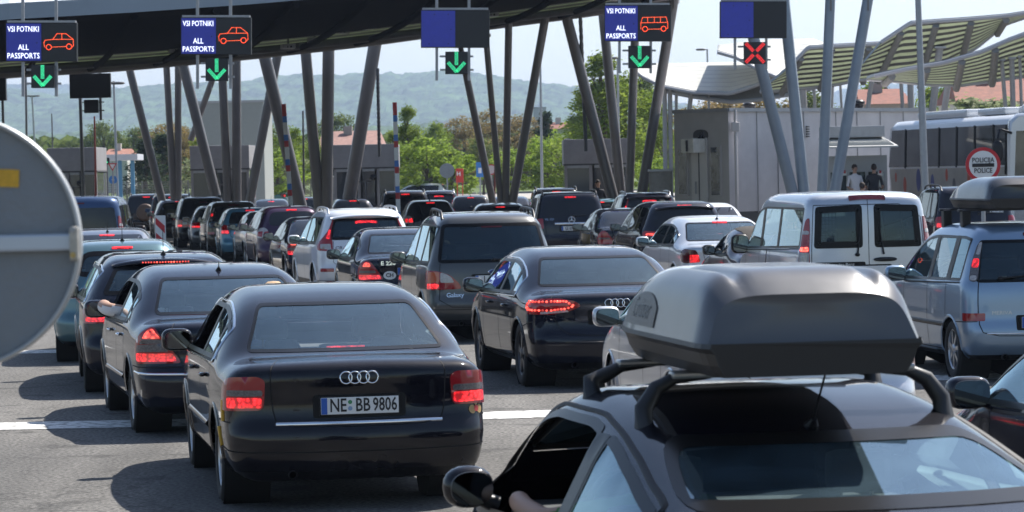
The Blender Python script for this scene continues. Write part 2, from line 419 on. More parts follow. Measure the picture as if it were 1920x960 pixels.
    def ring(s, mb, kind, outer, wd, mt, off=.005, edge=.04):
        ol = resample(np.array(outer, float), edge); il = inset(ol, wd)
        ml = (ol+il)/2; n = len(ol); p, nn = s.proj(kind, np.vstack([ol, ml, il])); p = p+nn*off
        fs = []
        for k in (0, 1): fs += [(k*n+i, k*n+(i+1) % n, (k+1)*n+(i+1) % n, (k+1)*n+i) for i in range(n)]
        a, b, c = p[fs[0][0]], p[fs[0][1]], p[fs[0][2]]
        if np.dot(np.cross(b-a, c-a), nn[0]) < 0: fs = [f[::-1] for f in fs]
        mb.add(p, fs, mt, True); return il
    def strip(s, mb, kind, line, wd, mt, off=.003, closed=False, step=.04, smooth=0, flat=True):
        l = np.array(line, float)
        if smooth: l = chaikin(l, smooth, closed)
        l = resample(l, step, closed)
        if closed: t = np.roll(l, -1, 0)-np.roll(l, 1, 0)
        else: t = np.gradient(l, axis=0)
        t /= np.linalg.norm(t, axis=1)[:, None]+1e-9; nr = np.stack([-t[:, 1], t[:, 0]], 1)
        n = len(l); A, na = s.proj(kind, l+nr*wd/2); B, nb = s.proj(kind, l-nr*wd/2)
        if not flat:
            C, nc = s.proj(kind, l); C = C+nc*(off+wd*.35); V = np.vstack([A+na*.001, C, B+nb*.001]); rows = 3
        else: V = np.vstack([A+na*off, B+nb*off]); rows = 2
        m_ = n if closed else n-1
        fs = [(k*n+i, k*n+(i+1) % n, (k+1)*n+(i+1) % n, (k+1)*n+i) for k in range(rows-1) for i in range(m_)]
        a, b, c = V[fs[0][0]], V[fs[0][1]], V[fs[0][2]]
        if np.dot(np.cross(b-a, c-a), na[0]) < 0: fs = [f[::-1] for f in fs]
        mb.add(V, fs, mt, True)
    def cut(s, V, fs, holes):
        for kind, poly in holes:
            poly = resample(np.array(poly, float), .03); nn = s.N(V)
            if kind == 'L': c2 = V[:, [1, 2]]; el = (nn[:, 0] < -.2)
            elif kind == 'Rt': c2 = V[:, [1, 2]]; el = (nn[:, 0] > .2)
            elif kind == 'B': c2 = V[:, [0, 2]]; el = (V[:, 1] < s.L*.5) & (nn[:, 1] < -.02)
            elif kind == 'W': c2 = V[:, [0, 2]]; el = (V[:, 1] > s.L*.5) & (nn[:, 1] > .02)
            ins = el & in_poly(c2, poly)
            if not ins.any(): continue
            fs = [f for f in fs if not (ins[list(f)].all())]
            used = np.zeros(len(V), bool)
            for f in fs: used[list(f)] = True
            k = np.where(ins & used)[0]
            if len(k):
                _, q = seg_near(c2[k], poly); p, _n = s.proj(kind, q); V[k] = p
        return V, fs

PAINT = mat('PAINT', (.5, .5, .5))
def mirror_poly(half):  # half: list of (x,z) with x>=0 from top to bottom
    return [(x, z) for x, z in half]+[(-x, z) for x, z in half[::-1]]

CACHE = {}
def make_type(key, near):
    ck = (key, near)
    if ck in CACHE: return CACHE[ck]
    T = TYPES[key]; S = Shape(T['up'], T['L'], T['W'], T['H'], T['belt'], **T.get('sh', {}))
    parts = []   # (name, mesh, parent index, location)
    def add(name, mb, par=-1, loc=(0, 0, 0)):
        parts.append((name, mb if isinstance(mb, bpy.types.Mesh) else mb.mesh(name), par, loc)); return len(parts)-1
    L, hw, H, belt = S.L, S.hw, S.H, S.belt
    R_ = T.get('R', .315); ra = R_+.045; yr = T['yr']; yf = T['yf']
    arcs = {}
    for nm, yw in (('r', yr), ('f', yf)):
        a = [(yw+ra*math.cos(t), R_+ra*math.sin(t)) for t in np.linspace(-.35, math.pi+.35, 26)]
        a = [(a[0][0], -.1)]+a+[(a[-1][0], -.1)]; arcs[nm] = a
    # windows
    br, bf = T.get('belt_r', belt+.03), T.get('belt_f', belt-.02)
    panes = []
    for (y0, y1) in T['panes']:
        ys = np.linspace(y0, y1, 9); drop = T.get('drop', .105)
        zb = br+(bf-br)*(ys/L)/.75; zt = np.minimum(S.top(ys)-drop, H-drop-.02)
        sl = T.get('slant', .0)
        tp = [(y+(sl*(z-b) if 0 < i < 8 or True else 0), z) for i, (y, z, b) in enumerate(zip(ys, zt, zb)) if z > b+.03]
        if len(tp) < 2: continue
        y_lo, y_hi = tp[0][0], max(tp[-1][0], y1 if zt[-1] > zb[-1]+.03 else tp[-1][0]+.10)
        if zt[-1] <= zb[-1]+.03:
            ext = np.interp(0, [-1, 0], [0, 0]); yy = np.linspace(tp[-1][0], tp[-1][0]+.4, 30)
            g = S.top(yy)-drop-(br+(bf-br)*(yy/L)/.75); k = np.where(g < .015)[0]; y_hi = yy[k[0]] if len(k) else yy[-1]
        pol = [(tp[0][0]-sl*(tp[0][1]-zb[0]), zb[0])]+[(y_hi, br+(bf-br)*(y_hi/L)/.75)]+tp[::-1]
        pol = [np.array(p_) for p_ in pol]
        pl = [pol[0]]
        for p_ in pol[1:]:
            if np.linalg.norm(p_-pl[-1]) > .015: pl.append(p_)
        panes.append(rounded(pl, T.get('pane_r', .03), 3))
    rg = T.get('rear_glass'); rgo = rounded(mirror_poly(rg), T.get('rg_r', .07), 4) if rg else None
    wz = T.get('wind', None); cow = S.top(np.array([T['cowl']]))[0]
    ztop = H-.09
    wso = rounded(mirror_poly([(0, ztop+.015), (hw*.60, ztop-.01), (hw*.78, cow+.07), (0, cow+.05)][1:3]), .06, 4)
    # body
    if near: V, fs = S.body(150, 40, 72)
    else: V, fs = S.body(84, 22, 34)
    holes = []
    for sd in ('L', 'Rt'):
        holes += [(sd, rounded(arcs['r'], .01, 1)), (sd, rounded(arcs['f'], .01, 1))]
        if near: holes += [(sd, p_) for p_ in panes]
    if near:
        if rgo is not None: holes.append(('B', rgo))
        for g_ in T.get('rear_glass2', []): holes.append(('B', rounded(g_, .05, 3)))
        holes.append(('W', wso))
    V, fs = S.cut(V, fs, holes)
    mb = MB(); nn = S.N(V)
    low = T.get('low', .27); f1 = []; f2 = []; f3 = []
    for f in fs:
        z = V[list(f), 2].mean(); nz = nn[list(f), 2].mean(); (f2 if (z < low or (nz < -.85 and z < .5)) else f1).append(f)
    s1 = set(i for f in f1 for i in f); s2 = set(i for f in f2 for i in f)
    for i in s1 & s2:
        if abs(V[i, 2]-low) < .05 and V[i, 2] > .21: V[i, 2] = low
    mb.add(V, f1, PAINT, True); mb.add(V, f2, M_plas, True)
    bi = add('body', mb)
    # wheel wells and arches
    mb = MB()
    for yw in (yr, yf):
        for sg in (-1, 1):
            mb.lathe([(ra+.005, sg*(hw-.36)), (ra+.005, sg*(hw-.045))], M_under, (0, yw, R_), n=24)
            mb.lathe([(.02, sg*(hw-.36)), (ra+.01, sg*(hw-.36))], M_under, (0, yw, R_), n=24)
    if near: mb.box((0, L/2, .235), (hw*1.5, L-1.0, .03), M_under)
    add('wheel_well', mb)
    for sd in ('L', 'Rt'):
        for nm in ('r', 'f'):
            mb = MB(); S.strip(mb, sd, [p_ for p_ in arcs[nm][2:-2] if p_[1] > .22], .032, PAINT if not T.get('arch_black') else M_plas, off=.003, flat=False); add('arch_lip', mb)
    # seams
    mb = MB(); sw = .009 if near else .014
    for kind, ln in T.get('seams', []): S.strip(mb, kind, ln, sw, M_seam, off=.002, smooth=1)
    zlo = .30
    for sd in ('L', 'Rt'):
        for yd in T['doors']:
            zt = T.get('belt', belt)-.01
            S.strip(mb, sd, [(yd, zlo), (yd, zt)], sw, M_seam, off=.0025)
        S.strip(mb, sd, [(T['doors'][0], zlo), (T['doors'][-1], zlo)], sw, M_seam, off=.0025)
        S.strip(mb, sd, [(panes[0][:, 0].min()-.02, br-.022), (T['doors'][-1]-.05, bf-.02)], .016, T.get('belt_trim', M_rub), off=.004)
    if mb.v: add('panel_gap', mb)
    if T.get('trims'):
        for kind, ln, wd, mt in T['trims']: mb = MB(); S.strip(mb, kind, ln, wd, mt, off=.004, flat=False, smooth=1); add('trim_strip', mb)
    # handles
    for sd, sg in (('L', -1), ('Rt', 1)):
        for yd in T.get('handles', []):
            p, n_ = S.proj(sd, [(yd, belt-.12)]); p = p[0]
            mb = MB(); mb.ellipsoid((p[0]+sg*.02, p[1], p[2]), (.022, .10, .016), T.get('handle_mat', PAINT), p=.7, nu=10, nv=6); add('door_handle', mb)
    # glass
    for sd in ('L', 'Rt'):
        for p_ in panes:
            if near:
                f_ = MB(); il = S.ring(f_, sd, p_, .03, M_frit, off=.003)
                fi = add('side_window', f_)
                if sd == 'L' and p_ is panes[-1] and T.get('open'): continue
                g_ = MB(); S.patch(g_, sd, inset(resample(np.array(p_), .04), .022), T.get('sglass', M_glass), off=.0, step=.08, edge=.05, skirt=0); add('pane', g_, fi)
            else:
                g_ = MB(); S.patch(g_, sd, p_, M_glass_far, off=.004, step=.1, edge=.06); add('side_window', g_)
        for pa, pb in zip(panes, panes[1:]):
            xa, xb = pa[:, 0].max(), pb[:, 0].min()
            if 0 < xb-xa < .16:
                za = max(pa[:, 1].min(), pb[:, 1].min()); zt_ = min(pa[np.argmax(pa[:, 0]*1-abs(0)), 1] if False else pa[pa[:, 0] > xa-.05][:, 1].max(), pb[pb[:, 0] < xb+.05][:, 1].max())
                if zt_ > za+.05: mb = MB(); S.patch(mb, sd, [(xa-.008, za), (xb+.008, za), (xb+.008, zt_), (xa-.008, zt_)], M_frit, off=.0045, step=.1, skirt=0); add('pillar_trim', mb)
        if T.get('dlo'):
            mb = MB(); alls = np.vstack(panes); ya_, yb_ = alls[:, 0].min(), alls[:, 0].max()
            ys = np.linspace(ya_, yb_, 20); zt = np.minimum(S.top(ys)-T.get('drop', .105), H-T.get('drop', .105)-.02)+.018
            zb = br+(bf-br)*(ys/L)/.75-.02; zt = np.maximum(zt, zb+.01)
            lp = [(a, b) for a, b in zip(ys, zb)]+[(a, b) for a, b in zip(ys, zt)][::-1]
            S.strip(mb, sd, rounded(lp, .03, 2), .014, T['dlo'], off=.006, closed=True, flat=False)
            add('window_trim', mb)
    gl2 = [rgo] if rgo is not None else []
    gl2 += [rounded(g_, .05, 3) for g_ in T.get('rear_glass2', [])]
    rb = T.get('frit', .045); rwi = -1
    for o_ in gl2:
        if near:
            f_ = MB(); S.ring(f_, 'B', o_, rb, M_frit, off=.003); fi = add('rear_window', f_); rwi = fi
            g_ = MB(); S.patch(g_, 'B', inset(resample(np.array(o_), .04), rb*.8), T.get('rglass', M_glass), off=.0, step=.08, edge=.05, skirt=0); add('pane', g_, fi)
        else:
            g_ = MB(); S.patch(g_, 'B', o_, M_glass_far, off=.004, step=.1, edge=.06); rwi = add('rear_window', g_)
    if near:
        f_ = MB(); S.ring(f_, 'W', wso, .04, M_frit, off=.003); fi = add('windscreen', f_)
        g_ = MB(); S.patch(g_, 'W', inset(resample(wso, .04), .03), M_glass, off=0, step=.1, edge=.06, skirt=0); add('pane', g_, fi)
    else:
        g_ = MB(); S.patch(g_, 'W', wso, M_glass_far, off=.004, step=.12, edge=.08); add('windscreen', g_)
    for kind, ol, mt, nm, off in T.get('extra', []):
        mb = MB(); S.patch(mb, kind, rounded(ol, .03, 3), mt, off=off, step=.06, skirt=off+.004); add(nm, mb)
    # lamps
    for sg in (-1, 1):
        mb = MB()
        for li, (ol, mt, off) in enumerate(T['lamps']):
            o_ = rounded([(q*sg, z) for q, z in ol], .045 if li == 0 else .022, 3)
            S.patch(mb, 'Q', o_, mt, off=off, step=.05, edge=.03, skirt=off+.006)
        for (ln, mt, dot) in T.get('leds', []):
            l = resample(np.array([(q*sg, z) for q, z in ln]), .042, False); p, n_ = S.proj('Q', l); p = p+n_*.022
            for k in p: mb.ellipsoid(k, (dot, .008, dot*.8), mt, nu=8, nv=5)
        add('tail_light', mb)
        for ol, mt in T.get('reflectors', []):
            mb = MB(); S.patch(mb, 'Q', rounded([(q*sg, z) for q, z in ol], .012, 2), mt, off=.006, step=.05); add('reflector', mb)
    # head lamps
    for sg in (-1, 1):
        mb = MB(); zz = T.get('zh', .66); S.patch(mb, 'W', rounded([(sg*hw*.55, zz-.07), (sg*hw*.86, zz-.06), (sg*hw*.86, zz+.09), (sg*hw*.55, zz+.05)], .03), M_clr, off=.006, step=.08); add('headlight', mb)
    # third brake light
    if T.get('cbl'):
        kind, x0, x1, z0, z1, mt = T['cbl']; mb = MB()
        if kind == 'in':
            p, n_ = S.proj('B', [(0, z0)]); mb.box((0, p[0][1]+.05, p[0][2]), (x1-x0, .03, z1-z0), mt)
        else: S.patch(mb, kind, rounded([(x0, z0), (x1, z0), (x1, z1), (x0, z1)], .01, 2), mt, off=.012, step=.06, skirt=.018)
        add('brake_light', mb)
    if T.get('spoiler'):
        y_, z_, w_, dp = T['spoiler']; mb = MB()
        xs = np.linspace(-w_, w_, 17); vs = []
        for x_ in xs:
            e = (abs(x_)/w_)**2.5; yy = y_+.10*e; zz = z_-.05*e
            vs += [(x_, yy-dp, zz-.035), (x_, yy-dp-.01, zz-.02), (x_, yy-dp*.3, zz+.008), (x_, yy+.14, zz+.018), (x_, yy+.14, zz-.04)]
        fs_ = [(i*5+j, i*5+(j+1) % 5, (i+1)*5+(j+1) % 5, (i+1)*5+j) for i in range(16) for j in range(5)]+[tuple(range(5)), tuple(80+j for j in range(5))[::-1]]
        mb.add(vs, fs_, T.get('spoiler_mat', PAINT), True); add('roof_spoiler', mb)
    if T.get('rails'):
        zr_, mt = T['rails']; y0, y1 = T.get('rail_y', (.7, 2.6))
        for sg in (-1, 1):
            mb = MB(); xr = sg*hw*(T['sh'].get('tumble', .8)-.07) if 'sh' in T else sg*hw*.72
            ys = np.linspace(y0, y1, 14); zt = S.proj('T', [(xr, y) for y in ys])[0][:, 2]
            pts = [(xr, y, z-.02+(zr_+.02)*min(1, min(y-y0, y1-y)/.16)**.5) for y, z in zip(ys, zt)]
            mb.tube(pts, .021, mt, n=8)
            for k in (5, 8): mb.tube([(xr, ys[k], zt[k]-.03), (xr, ys[k], zt[k]+zr_)], .016, mt, n=6)
            add('roof_rail', mb)
    # mirrors
    ym = T.get('ym', T['cowl']-.42); zm = belt+T.get('mz', .03)
    for sg in (-1, 1):
        mw, mh = T.get('mirror', (.105, .075)); p, n_ = S.proj('L' if sg < 0 else 'Rt', [(ym, belt-.0)]); x0 = p[0][0]
        xm = x0+sg*(.035+mw*.55)
        mb = MB(); mb.ellipsoid((xm, ym+.03, zm+.015), (mw+.012, .075, mh+.012), T.get('mirror_mat', PAINT), p=T.get('mp', .6), nu=18, nv=10)
        mb.tube([(x0-sg*.03, ym+.02, belt+.0), (xm-sg*mw*.5, ym+.02, zm-.03)], [.035, .028], M_plas, n=8)
        mi = add('side_mirror', mb)
        mb = MB(); o_ = [(xm+mw*math.copysign(abs(math.cos(t))**T.get('mp', .6), math.cos(t))*.93, ym-.056, zm+.015+mh*math.copysign(abs(math.sin(t))**T.get('mp', .6), math.sin(t))*.92) for t in np.linspace(0, 2*math.pi, 25)[:-1]]
        mb.add(o_, [tuple(range(24))[::-1]], M_mirror); mb.add([(a, b+.02, c) for a, b, c in o_]+o_, [(i, (i+1) % 24, 24+(i+1) % 24, 24+i) for i in range(24)], M_plas, True)
        add('mirror_glass', mb, mi)
    # wheels
    rm = T.get('rim', M_rim); ns = T.get('spokes', 5)
    for yw in (yr, yf):
        for sg in (-1, 1):
            tw = .21; xo = sg*(hw-.035); xi = sg*(hw-.035-tw); rr = R_*.69; n = 32 if near else 20
            mb = MB(); c = (0, yw, R_)
            mb.lathe([(rr, xi), (R_*.9, xi+sg*0), (R_*.985, xi+sg*.02), (R_, xi+sg*.04), (R_, xo-sg*.045), (R_*.985, xo-sg*.02), (R_*.93, xo), (rr*1.03, xo-sg*.004), (rr, xo-sg*.015)], M_tyre, c, n=n)
            wi = add('wheel', mb)
            mb = MB()
            mb.lathe([(rr, xo-sg*.016), (rr*.95, xo-sg*.012), (rr*.93, xo-sg*.03), (rr*.9, xo-sg*.10)], rm, c, n=n)
            mb.lathe([(.0, xo-sg*.10), (rr*.9, xo-sg*.10)], M_under, c, n=n)
            mb.lathe([(.0, xo-sg*.008), (.05, xo-sg*.01), (.065, xo-sg*.03), (.06, xo-sg*.1)], rm, c, n=12)
            for k in range(ns):
                for dd in ((-.10, .10) if ns <= 6 else (0,)):
                    a = 2*math.pi*k/ns+.3; t = Vector((0, math.cos(a+dd), math.sin(a+dd))); u = Vector((0, -math.sin(a+dd), math.cos(a+dd)))*(.021 if ns <= 6 else .018)
                    b0 = Vector(c)+Vector((xo-sg*.018, 0, 0))+t*.045; b1 = Vector(c)+Vector((xo-sg*.022, 0, 0))+t*rr*.94; dx = Vector((-sg*.03, 0, 0))
                    vs = [b0-u, b0+u, b1+u*1.2, b1-u*1.2, b0-u+dx, b0+u+dx, b1+u*1.2+dx, b1-u*1.2+dx]
                    mb.add(vs, [(0, 1, 2, 3), (0, 4, 5, 1), (3, 2, 6, 7), (1, 5, 6, 2), (0, 3, 7, 4)], rm)
            add('rim', mb, wi)
    # plate
    zp = T.get('zp', .72); yp = S.proj('B', [(0, zp)])[0][0][1]
    if T.get('recess', True):
        mb = MB(); ol = rounded([(-.31, zp-.08), (.31, zp-.08), (.31, zp+.075), (-.31, zp+.075)], .02, 2); S.patch(mb, 'B', ol, T.get('recess_mat', M_seam), off=.003, skirt=.006); add('plate_recess', mb)
    mb = MB(); mb.box((0, yp-.014, zp), (.52, .012, .112), M_plate, bev=.004); mb.box((0, yp-.008, zp), (.54, .012, .128), M_plas)
    if T.get('eu', True): mb.box((-.238, yp-.0205, zp), (.040, .004, .108), M_plateb)
    pi = add('licence_plate', mb)
    T['_plate'] = (pi, yp, zp)
    # tailpipe
    if T.get('pipe', True):
        mb = MB(); mb.lathe([(.03, -.02), (.032, .12), (.027, .12), (.025, .0)], M_rimd, (-hw*.5, .06, .25), axis='y', n=12); add('exhaust_pipe', mb)
    if T.get('antenna'):
        x_, y_, ln, tilt = T['antenna']; zt = S.proj('T', [(x_, y_)])[0][0][2]
        mb = MB(); mb.tube([(x_, y_+.03, zt-.005), (x_, y_, zt+.035)], [.035, .01], M_plas, n=8)
        mb.tube([(x_, y_, zt+.03), (x_, y_-tilt*ln, zt+.03+ln)], [.005, .003], M_plas, n=6); add('antenna', mb)
    if T.get('wiper'):
        x_, z_, ln, an = T['wiper']; pts = S.proj('B', [(x_+ln*math.cos(an)*t, z_+ln*math.sin(an)*t) for t in (0, .33, .66, 1)])[0]
        mb = MB(); mb.tube([(a, b-.03, c) for a, b, c in pts], [.014, .009, .007, .005], M_plas, n=6); mb.ellipsoid((pts[0][0], pts[0][1]-.02, pts[0][2]), (.035, .025, .025), M_plas, nu=10, nv=6); add('wiper', mb)
    # interior
    if near:
        it = T.get('int', M_int); ys = T.get('seat_r', 1.45); yfseat = T.get('seat_f', 2.45); zc = belt-.05
        mb = MB()
        mb.box((0, ys+.25, .5), (hw*1.5, .55, .25), it, bev=.06)
        mb.box((0, ys, .66+T.get('sz', 0)), (hw*1.48, .16, .56), it, Matrix.Rotation(.3, 3, 'X'), bev=.06)
        for x_ in (-.38, 0, .38): mb.box((x_, ys-.10, zc+.115 if x_ else zc+.075), (.24, .09, .13), it, bev=.04)
        for x_ in (-.36, .36):
            mb.box((x_, yfseat+.25, .45), (.5, .52, .2), it, bev=.06)
            mb.box((x_, yfseat, .70+T.get('sz', 0)), (.46, .15, .60), it, Matrix.Rotation(.32, 3, 'X'), bev=.07)
            mb.box((x_, yfseat-.13, zc+.21), (.25, .09, .16), it, bev=.04)
            mb.tube([(x_-.06, yfseat-.10, zc+.08), (x_-.06, yfseat-.12, zc+.2)], .008, M_chr, n=6); mb.tube([(x_+.06, yfseat-.10, zc+.08), (x_+.06, yfseat-.12, zc+.2)], .008, M_chr, n=6)
        add('seat', mb)
        for sg in (-1, 1):
            mb = MB(); mb.box((sg*(hw-.13), (ys+T['cowl'])/2-.15, belt-.28), (.03, T['cowl']-ys-.2, .46), T.get('lining', M_int2), bev=.01); mb.box((sg*(hw-.17), yfseat+.35, belt-.22), (.07, .7, .05), M_int, bev=.02); add('door_lining', mb)
        mb = MB(); mb.box((0, T['cowl']-.30, belt-.13), (hw*1.62, .5, .22), M_int2, bev=.06)
        mb.lathe([(.165, 0), (.18, .012), (.195, 0), (.18, -.012), (.165, 0)], M_int, (-.36, T['cowl']-.72, belt-.02), axis='y', n=24)
        mb.box((-.36, T['cowl']-.71, belt-.03), (.33, .03, .06), M_int)
        mb.box((0, T['cowl']-.75, H-.22), (.24, .02, .07), M_int, bev=.01)
        add('dashboard', mb)
        if T.get('shelf'):
            y0, y1, z_ = T['shelf']; mb = MB(); mb.box((0, (y0+y1)/2, z_), (hw*1.35, y1-y0, .02), T.get('shelf_mat', M_int)); add('parcel_shelf', mb)
        mb = MB(); mb.box((0, L*.45, .30), (hw*1.6, L*.6, .03), M_int); add('floor_pan', mb)
    CACHE[ck] = (parts, S, T); return CACHE[ck]

PM = {}
def painted(me, pm):
    if not any(m_ == PAINT for m_ in me.materials): return me
    k = (me.name, pm.name)
    if k in PM: return PM[k]
    c = me.copy()
    for i, m_ in enumerate(c.materials):
        if m_ == PAINT: c.materials[i] = pm
    PM[k] = c; return c
CARS = {}
GROUPS = {}
def car(key, pm, px, s, yaw, label, near=False, cat='car', name=None, group='cars queueing for the border booths', z=0.0, skip=(), noplate=False, swap=None, H=1.0, lz=.6):
    parts, S, T = make_type(key, near)
    d = F_PX/s; g = GX(px, d, lz)
    e = empty(name or T.get('name', 'car'), (g.x, g.y, z), R(yaw), label, cat, group)
    e.scale = (1, 1, 1)
    objs = []
    for (nm, me, par, loc) in parts:
        o = bpy.data.objects.new(nm, painted(me, pm)); COL.objects.link(o); o.parent = objs[par] if par >= 0 else e
        if H != 1.0 and par < 0: o.scale = (1, 1, H)
        if swap and nm in swap:
            o.data = o.data.copy()
            for i in range(len(o.data.materials)):
                if o.data.materials[i] in (M_lit, M_lit2): o.data.materials[i] = M_red
        objs.append(o)
    if noplate: pass
    return e, objs, S, T
def plate_text(objs, T, parts):
    yp, zp = T['_plate'][1:]; po = objs[T['_plate'][0]]
    for (s_, x, sz, sx) in parts:
        me = textmesh(s_, sz, M_platek, Matrix.Translation((x, yp-.021, zp)), sx=sx, bold=.0015); o = bpy.data.objects.new('plate_number', me); COL.objects.link(o); o.parent = po
def badge_text(e, S, s_, x, z, size, mt, sx=1.0, name='lettering', off=.006, bold=0.0, kind='B'):
    p, n_ = S.proj('B', [(x, z)]); p = p[0]; n_ = Vector(n_[0])
    rot = Vector((0, -1, 0)).rotation_difference(n_).to_matrix().to_4x4()
    me = textmesh(s_, size, mt, Matrix.Translation(Vector(p)+n_*off) @ rot, sx=sx, bold=bold); o = bpy.data.objects.new(name, me); COL.objects.link(o); o.parent = e; return o
def rings_badge(e, S, z, r=.042, mt=None, x0=0, n=4, sp=1.45):
    mb = MB(); p, n_ = S.proj('B', [(x0, z)]); p = Vector(p[0]); n_ = Vector(n_[0]); u = Vector((1, 0, 0)); v = n_.cross(u).normalized()
    if v.z < 0: v = -v
    for k in range(n):
        c = p+n_*.008+u*((k-(n-1)/2)*r*sp)
        mb.tube([c+u*r*math.cos(a)+v*r*math.sin(a) for a in np.linspace(0, 2*math.pi, 21)], .0055, mt or M_chr, n=6, cap=False)
    return mb.build('badge', e)
# ---------------------------------------------------------------- car types
def scale_up(up, L0, H0, L, H, zk=.6):
    return [(y*L/L0, z if z < zk else zk+(z-zk)*(H-zk)/(H0-zk)) for y, z in up]
UP_SEDAN = [(.12, .20), (.03, .30), (0, .46), (.012, .555), (.05, .595), (.065, .70), (.06, .86), (.062, .935), (.12, .982), (.32, 1.0), (.64, 1.012), (.96, 1.165), (1.36, 1.335), (1.72, 1.405), (2.3, 1.44), (2.8, 1.425), (3.15, 1.345), (3.75, 1.02), (3.95, .96), (4.4, .86), (4.62, .70), (4.7, .5), (4.66, .3), (4.55, .2)]
UP_HATCH = [(.1, .22), (.02, .32), (0, .5), (.03, .58), (.06, .62), (.07, .8), (.10, .95), (.16, 1.05), (.34, 1.28), (.47, 1.40), (.56, 1.445), (.9, 1.475), (1.6, 1.48), (2.15, 1.45), (2.45, 1.37), (3.1, 1.0), (3.3, .95), (3.75, .82), (3.95, .65), (4, .45), (3.95, .3), (3.85, .2)]
UP_SUV = [(.12, .28), (.03, .4), (0, .6), (.04, .68), (.05, .9), (.08, 1.05), (.20, 1.32), (.30, 1.54), (.42, 1.63), (.7, 1.665), (1.4, 1.68), (2.1, 1.66), (2.55, 1.58), (3.3, 1.15), (3.5, 1.08), (4.25, .95), (4.5, .8), (4.57, .6), (4.5, .38), (4.4, .28)]
UP_MPV = [(.1, .25), (.02, .35), (0, .5), (.02, .58), (.04, .64), (.05, .9), (.07, 1.03), (.18, 1.35), (.29, 1.58), (.40, 1.68), (.8, 1.72), (1.7, 1.73), (2.4, 1.66), (3.45, 1.13), (3.8, 1.03), (4.4, .85), (4.58, .65), (4.62, .45), (4.55, .25)]
UP_VAN = [(.08, .28), (.01, .36), (0, .48), (.03, .55), (.04, .7), (.045, 1.1), (.06, 1.5), (.09, 1.78), (.17, 1.87), (.5, 1.895), (2, 1.90), (2.9, 1.88), (3.25, 1.8), (4.05, 1.2), (4.25, 1.1), (4.6, .95), (4.73, .7), (4.75, .45), (4.7, .25)]
UP_WAGON = [(.12, .2), (.03, .3), (0, .46), (.02, .56), (.06, .6), (.07, .8), (.10, .95), (.16, 1.02), (.40, 1.24), (.60, 1.375), (.74, 1.415), (1.2, 1.45), (1.8, 1.46), (2.4, 1.455), (2.8, 1.43), (3.15, 1.345), (3.75, 1.02), (3.95, .96), (4.4, .86), (4.62, .70), (4.7, .5), (4.66, .3), (4.55, .2)]
UP_COUPE = [(.12, .2), (.02, .3), (0, .5), (.03, .62), (.04, .8), (.08, .98), (.2, 1.06), (.42, 1.10), (.85, 1.20), (1.25, 1.30), (1.6, 1.375), (2.0, 1.42), (2.35, 1.415), (2.65, 1.345), (3.05, 1.09), (3.25, .96), (3.75, .82), (4.0, .68), (4.1, .5), (4.05, .3), (3.95, .2)]
UP_ROAD = [(.1, .2), (.02, .3), (0, .5), (.03, .6), (.05, .75), (.10, .88), (.35, .93), (.75, .95), (1.0, 1.16), (1.3, 1.30), (1.75, 1.34), (2.05, 1.28), (2.45, 1.02), (2.6, .94), (3.3, .82), (3.6, .68), (3.7, .5), (3.65, .3), (3.6, .2)]
def seams_deck(x=.62, zb=.58, zt=1.0, ztop=None, y0=.5, lidx=None):
    return [('Q', [(-x, zt), (-x-.01, (zb+zt)/2), (-x+.06, zb), (0, zb-.01), (x-.06, zb), (x+.01, (zb+zt)/2), (x, zt)])]
TYPES = {}
# large saloon (foremost queueing car)
TYPES['saloon'] = dict(name='saloon_car', open=True, up=scale_up(UP_SEDAN, 4.7, 1.44, 4.8, 1.452), L=4.8, W=1.81, H=1.452, belt=.955, yr=.98, yf=3.74, R=.315, cowl=3.86,
    sh=dict(tumble=.70, kr=.15, kc=.17, kroof=.17, gtaper=.06, crown=.035), panes=[(1.22, 1.40), (1.44, 2.10), (2.16, 3.70)], doors=[1.35, 2.13, 3.22], drop=.115, pane_r=.03,
    rear_glass=[(.54, 1.34), (.685, 1.03)], rg_r=.05, frit=.02, dlo=M_chr, handles=[1.75, 2.75],
    lamps=[([(.635, .88), (.69, .905), (.88, .90), (1.02, .87), (1.10, .81), (1.09, .70), (1.0, .675), (.65, .68)], M_red, .010),
           ([(.655, .775), (.93, .775), (.93, .815), (.655, .815)], M_grey, .014), ([(.66, .695), (.93, .695), (.93, .765), (.66, .765)], M_lit, .014)],
    reflectors=[], seams=[('Q', [(-.585, 1.0), (-.60, .93), (-.59, .70), (-.55, .575), (0, .565), (.55, .575), (.59, .70), (.60, .93), (.585, 1.0)]), ('Q', [(-1.3, .60), (-.9, .60)]), ('Q', [(.9, .60), (1.3, .60)]), ('Q', [(-1.25, .42), (-.6, .40), (.6, .40), (1.25, .42)])],
    trims=[('Q', [(-.56, .59), (.56, .59)], .022, M_chr), ('Rt', [(1.5, .50), (3.2, .50)], .05, PAINT), ('L', [(1.5, .50), (3.2, .50)], .05, PAINT)],
    cbl=('in', -.13, .13, 1.05, 1.072, M_lit), zp=.70, shelf=(.78, 1.35, .975), shelf_mat=M_beige, antenna=None, seat_r=1.5, seat_f=2.45, spokes=10, int=M_int)
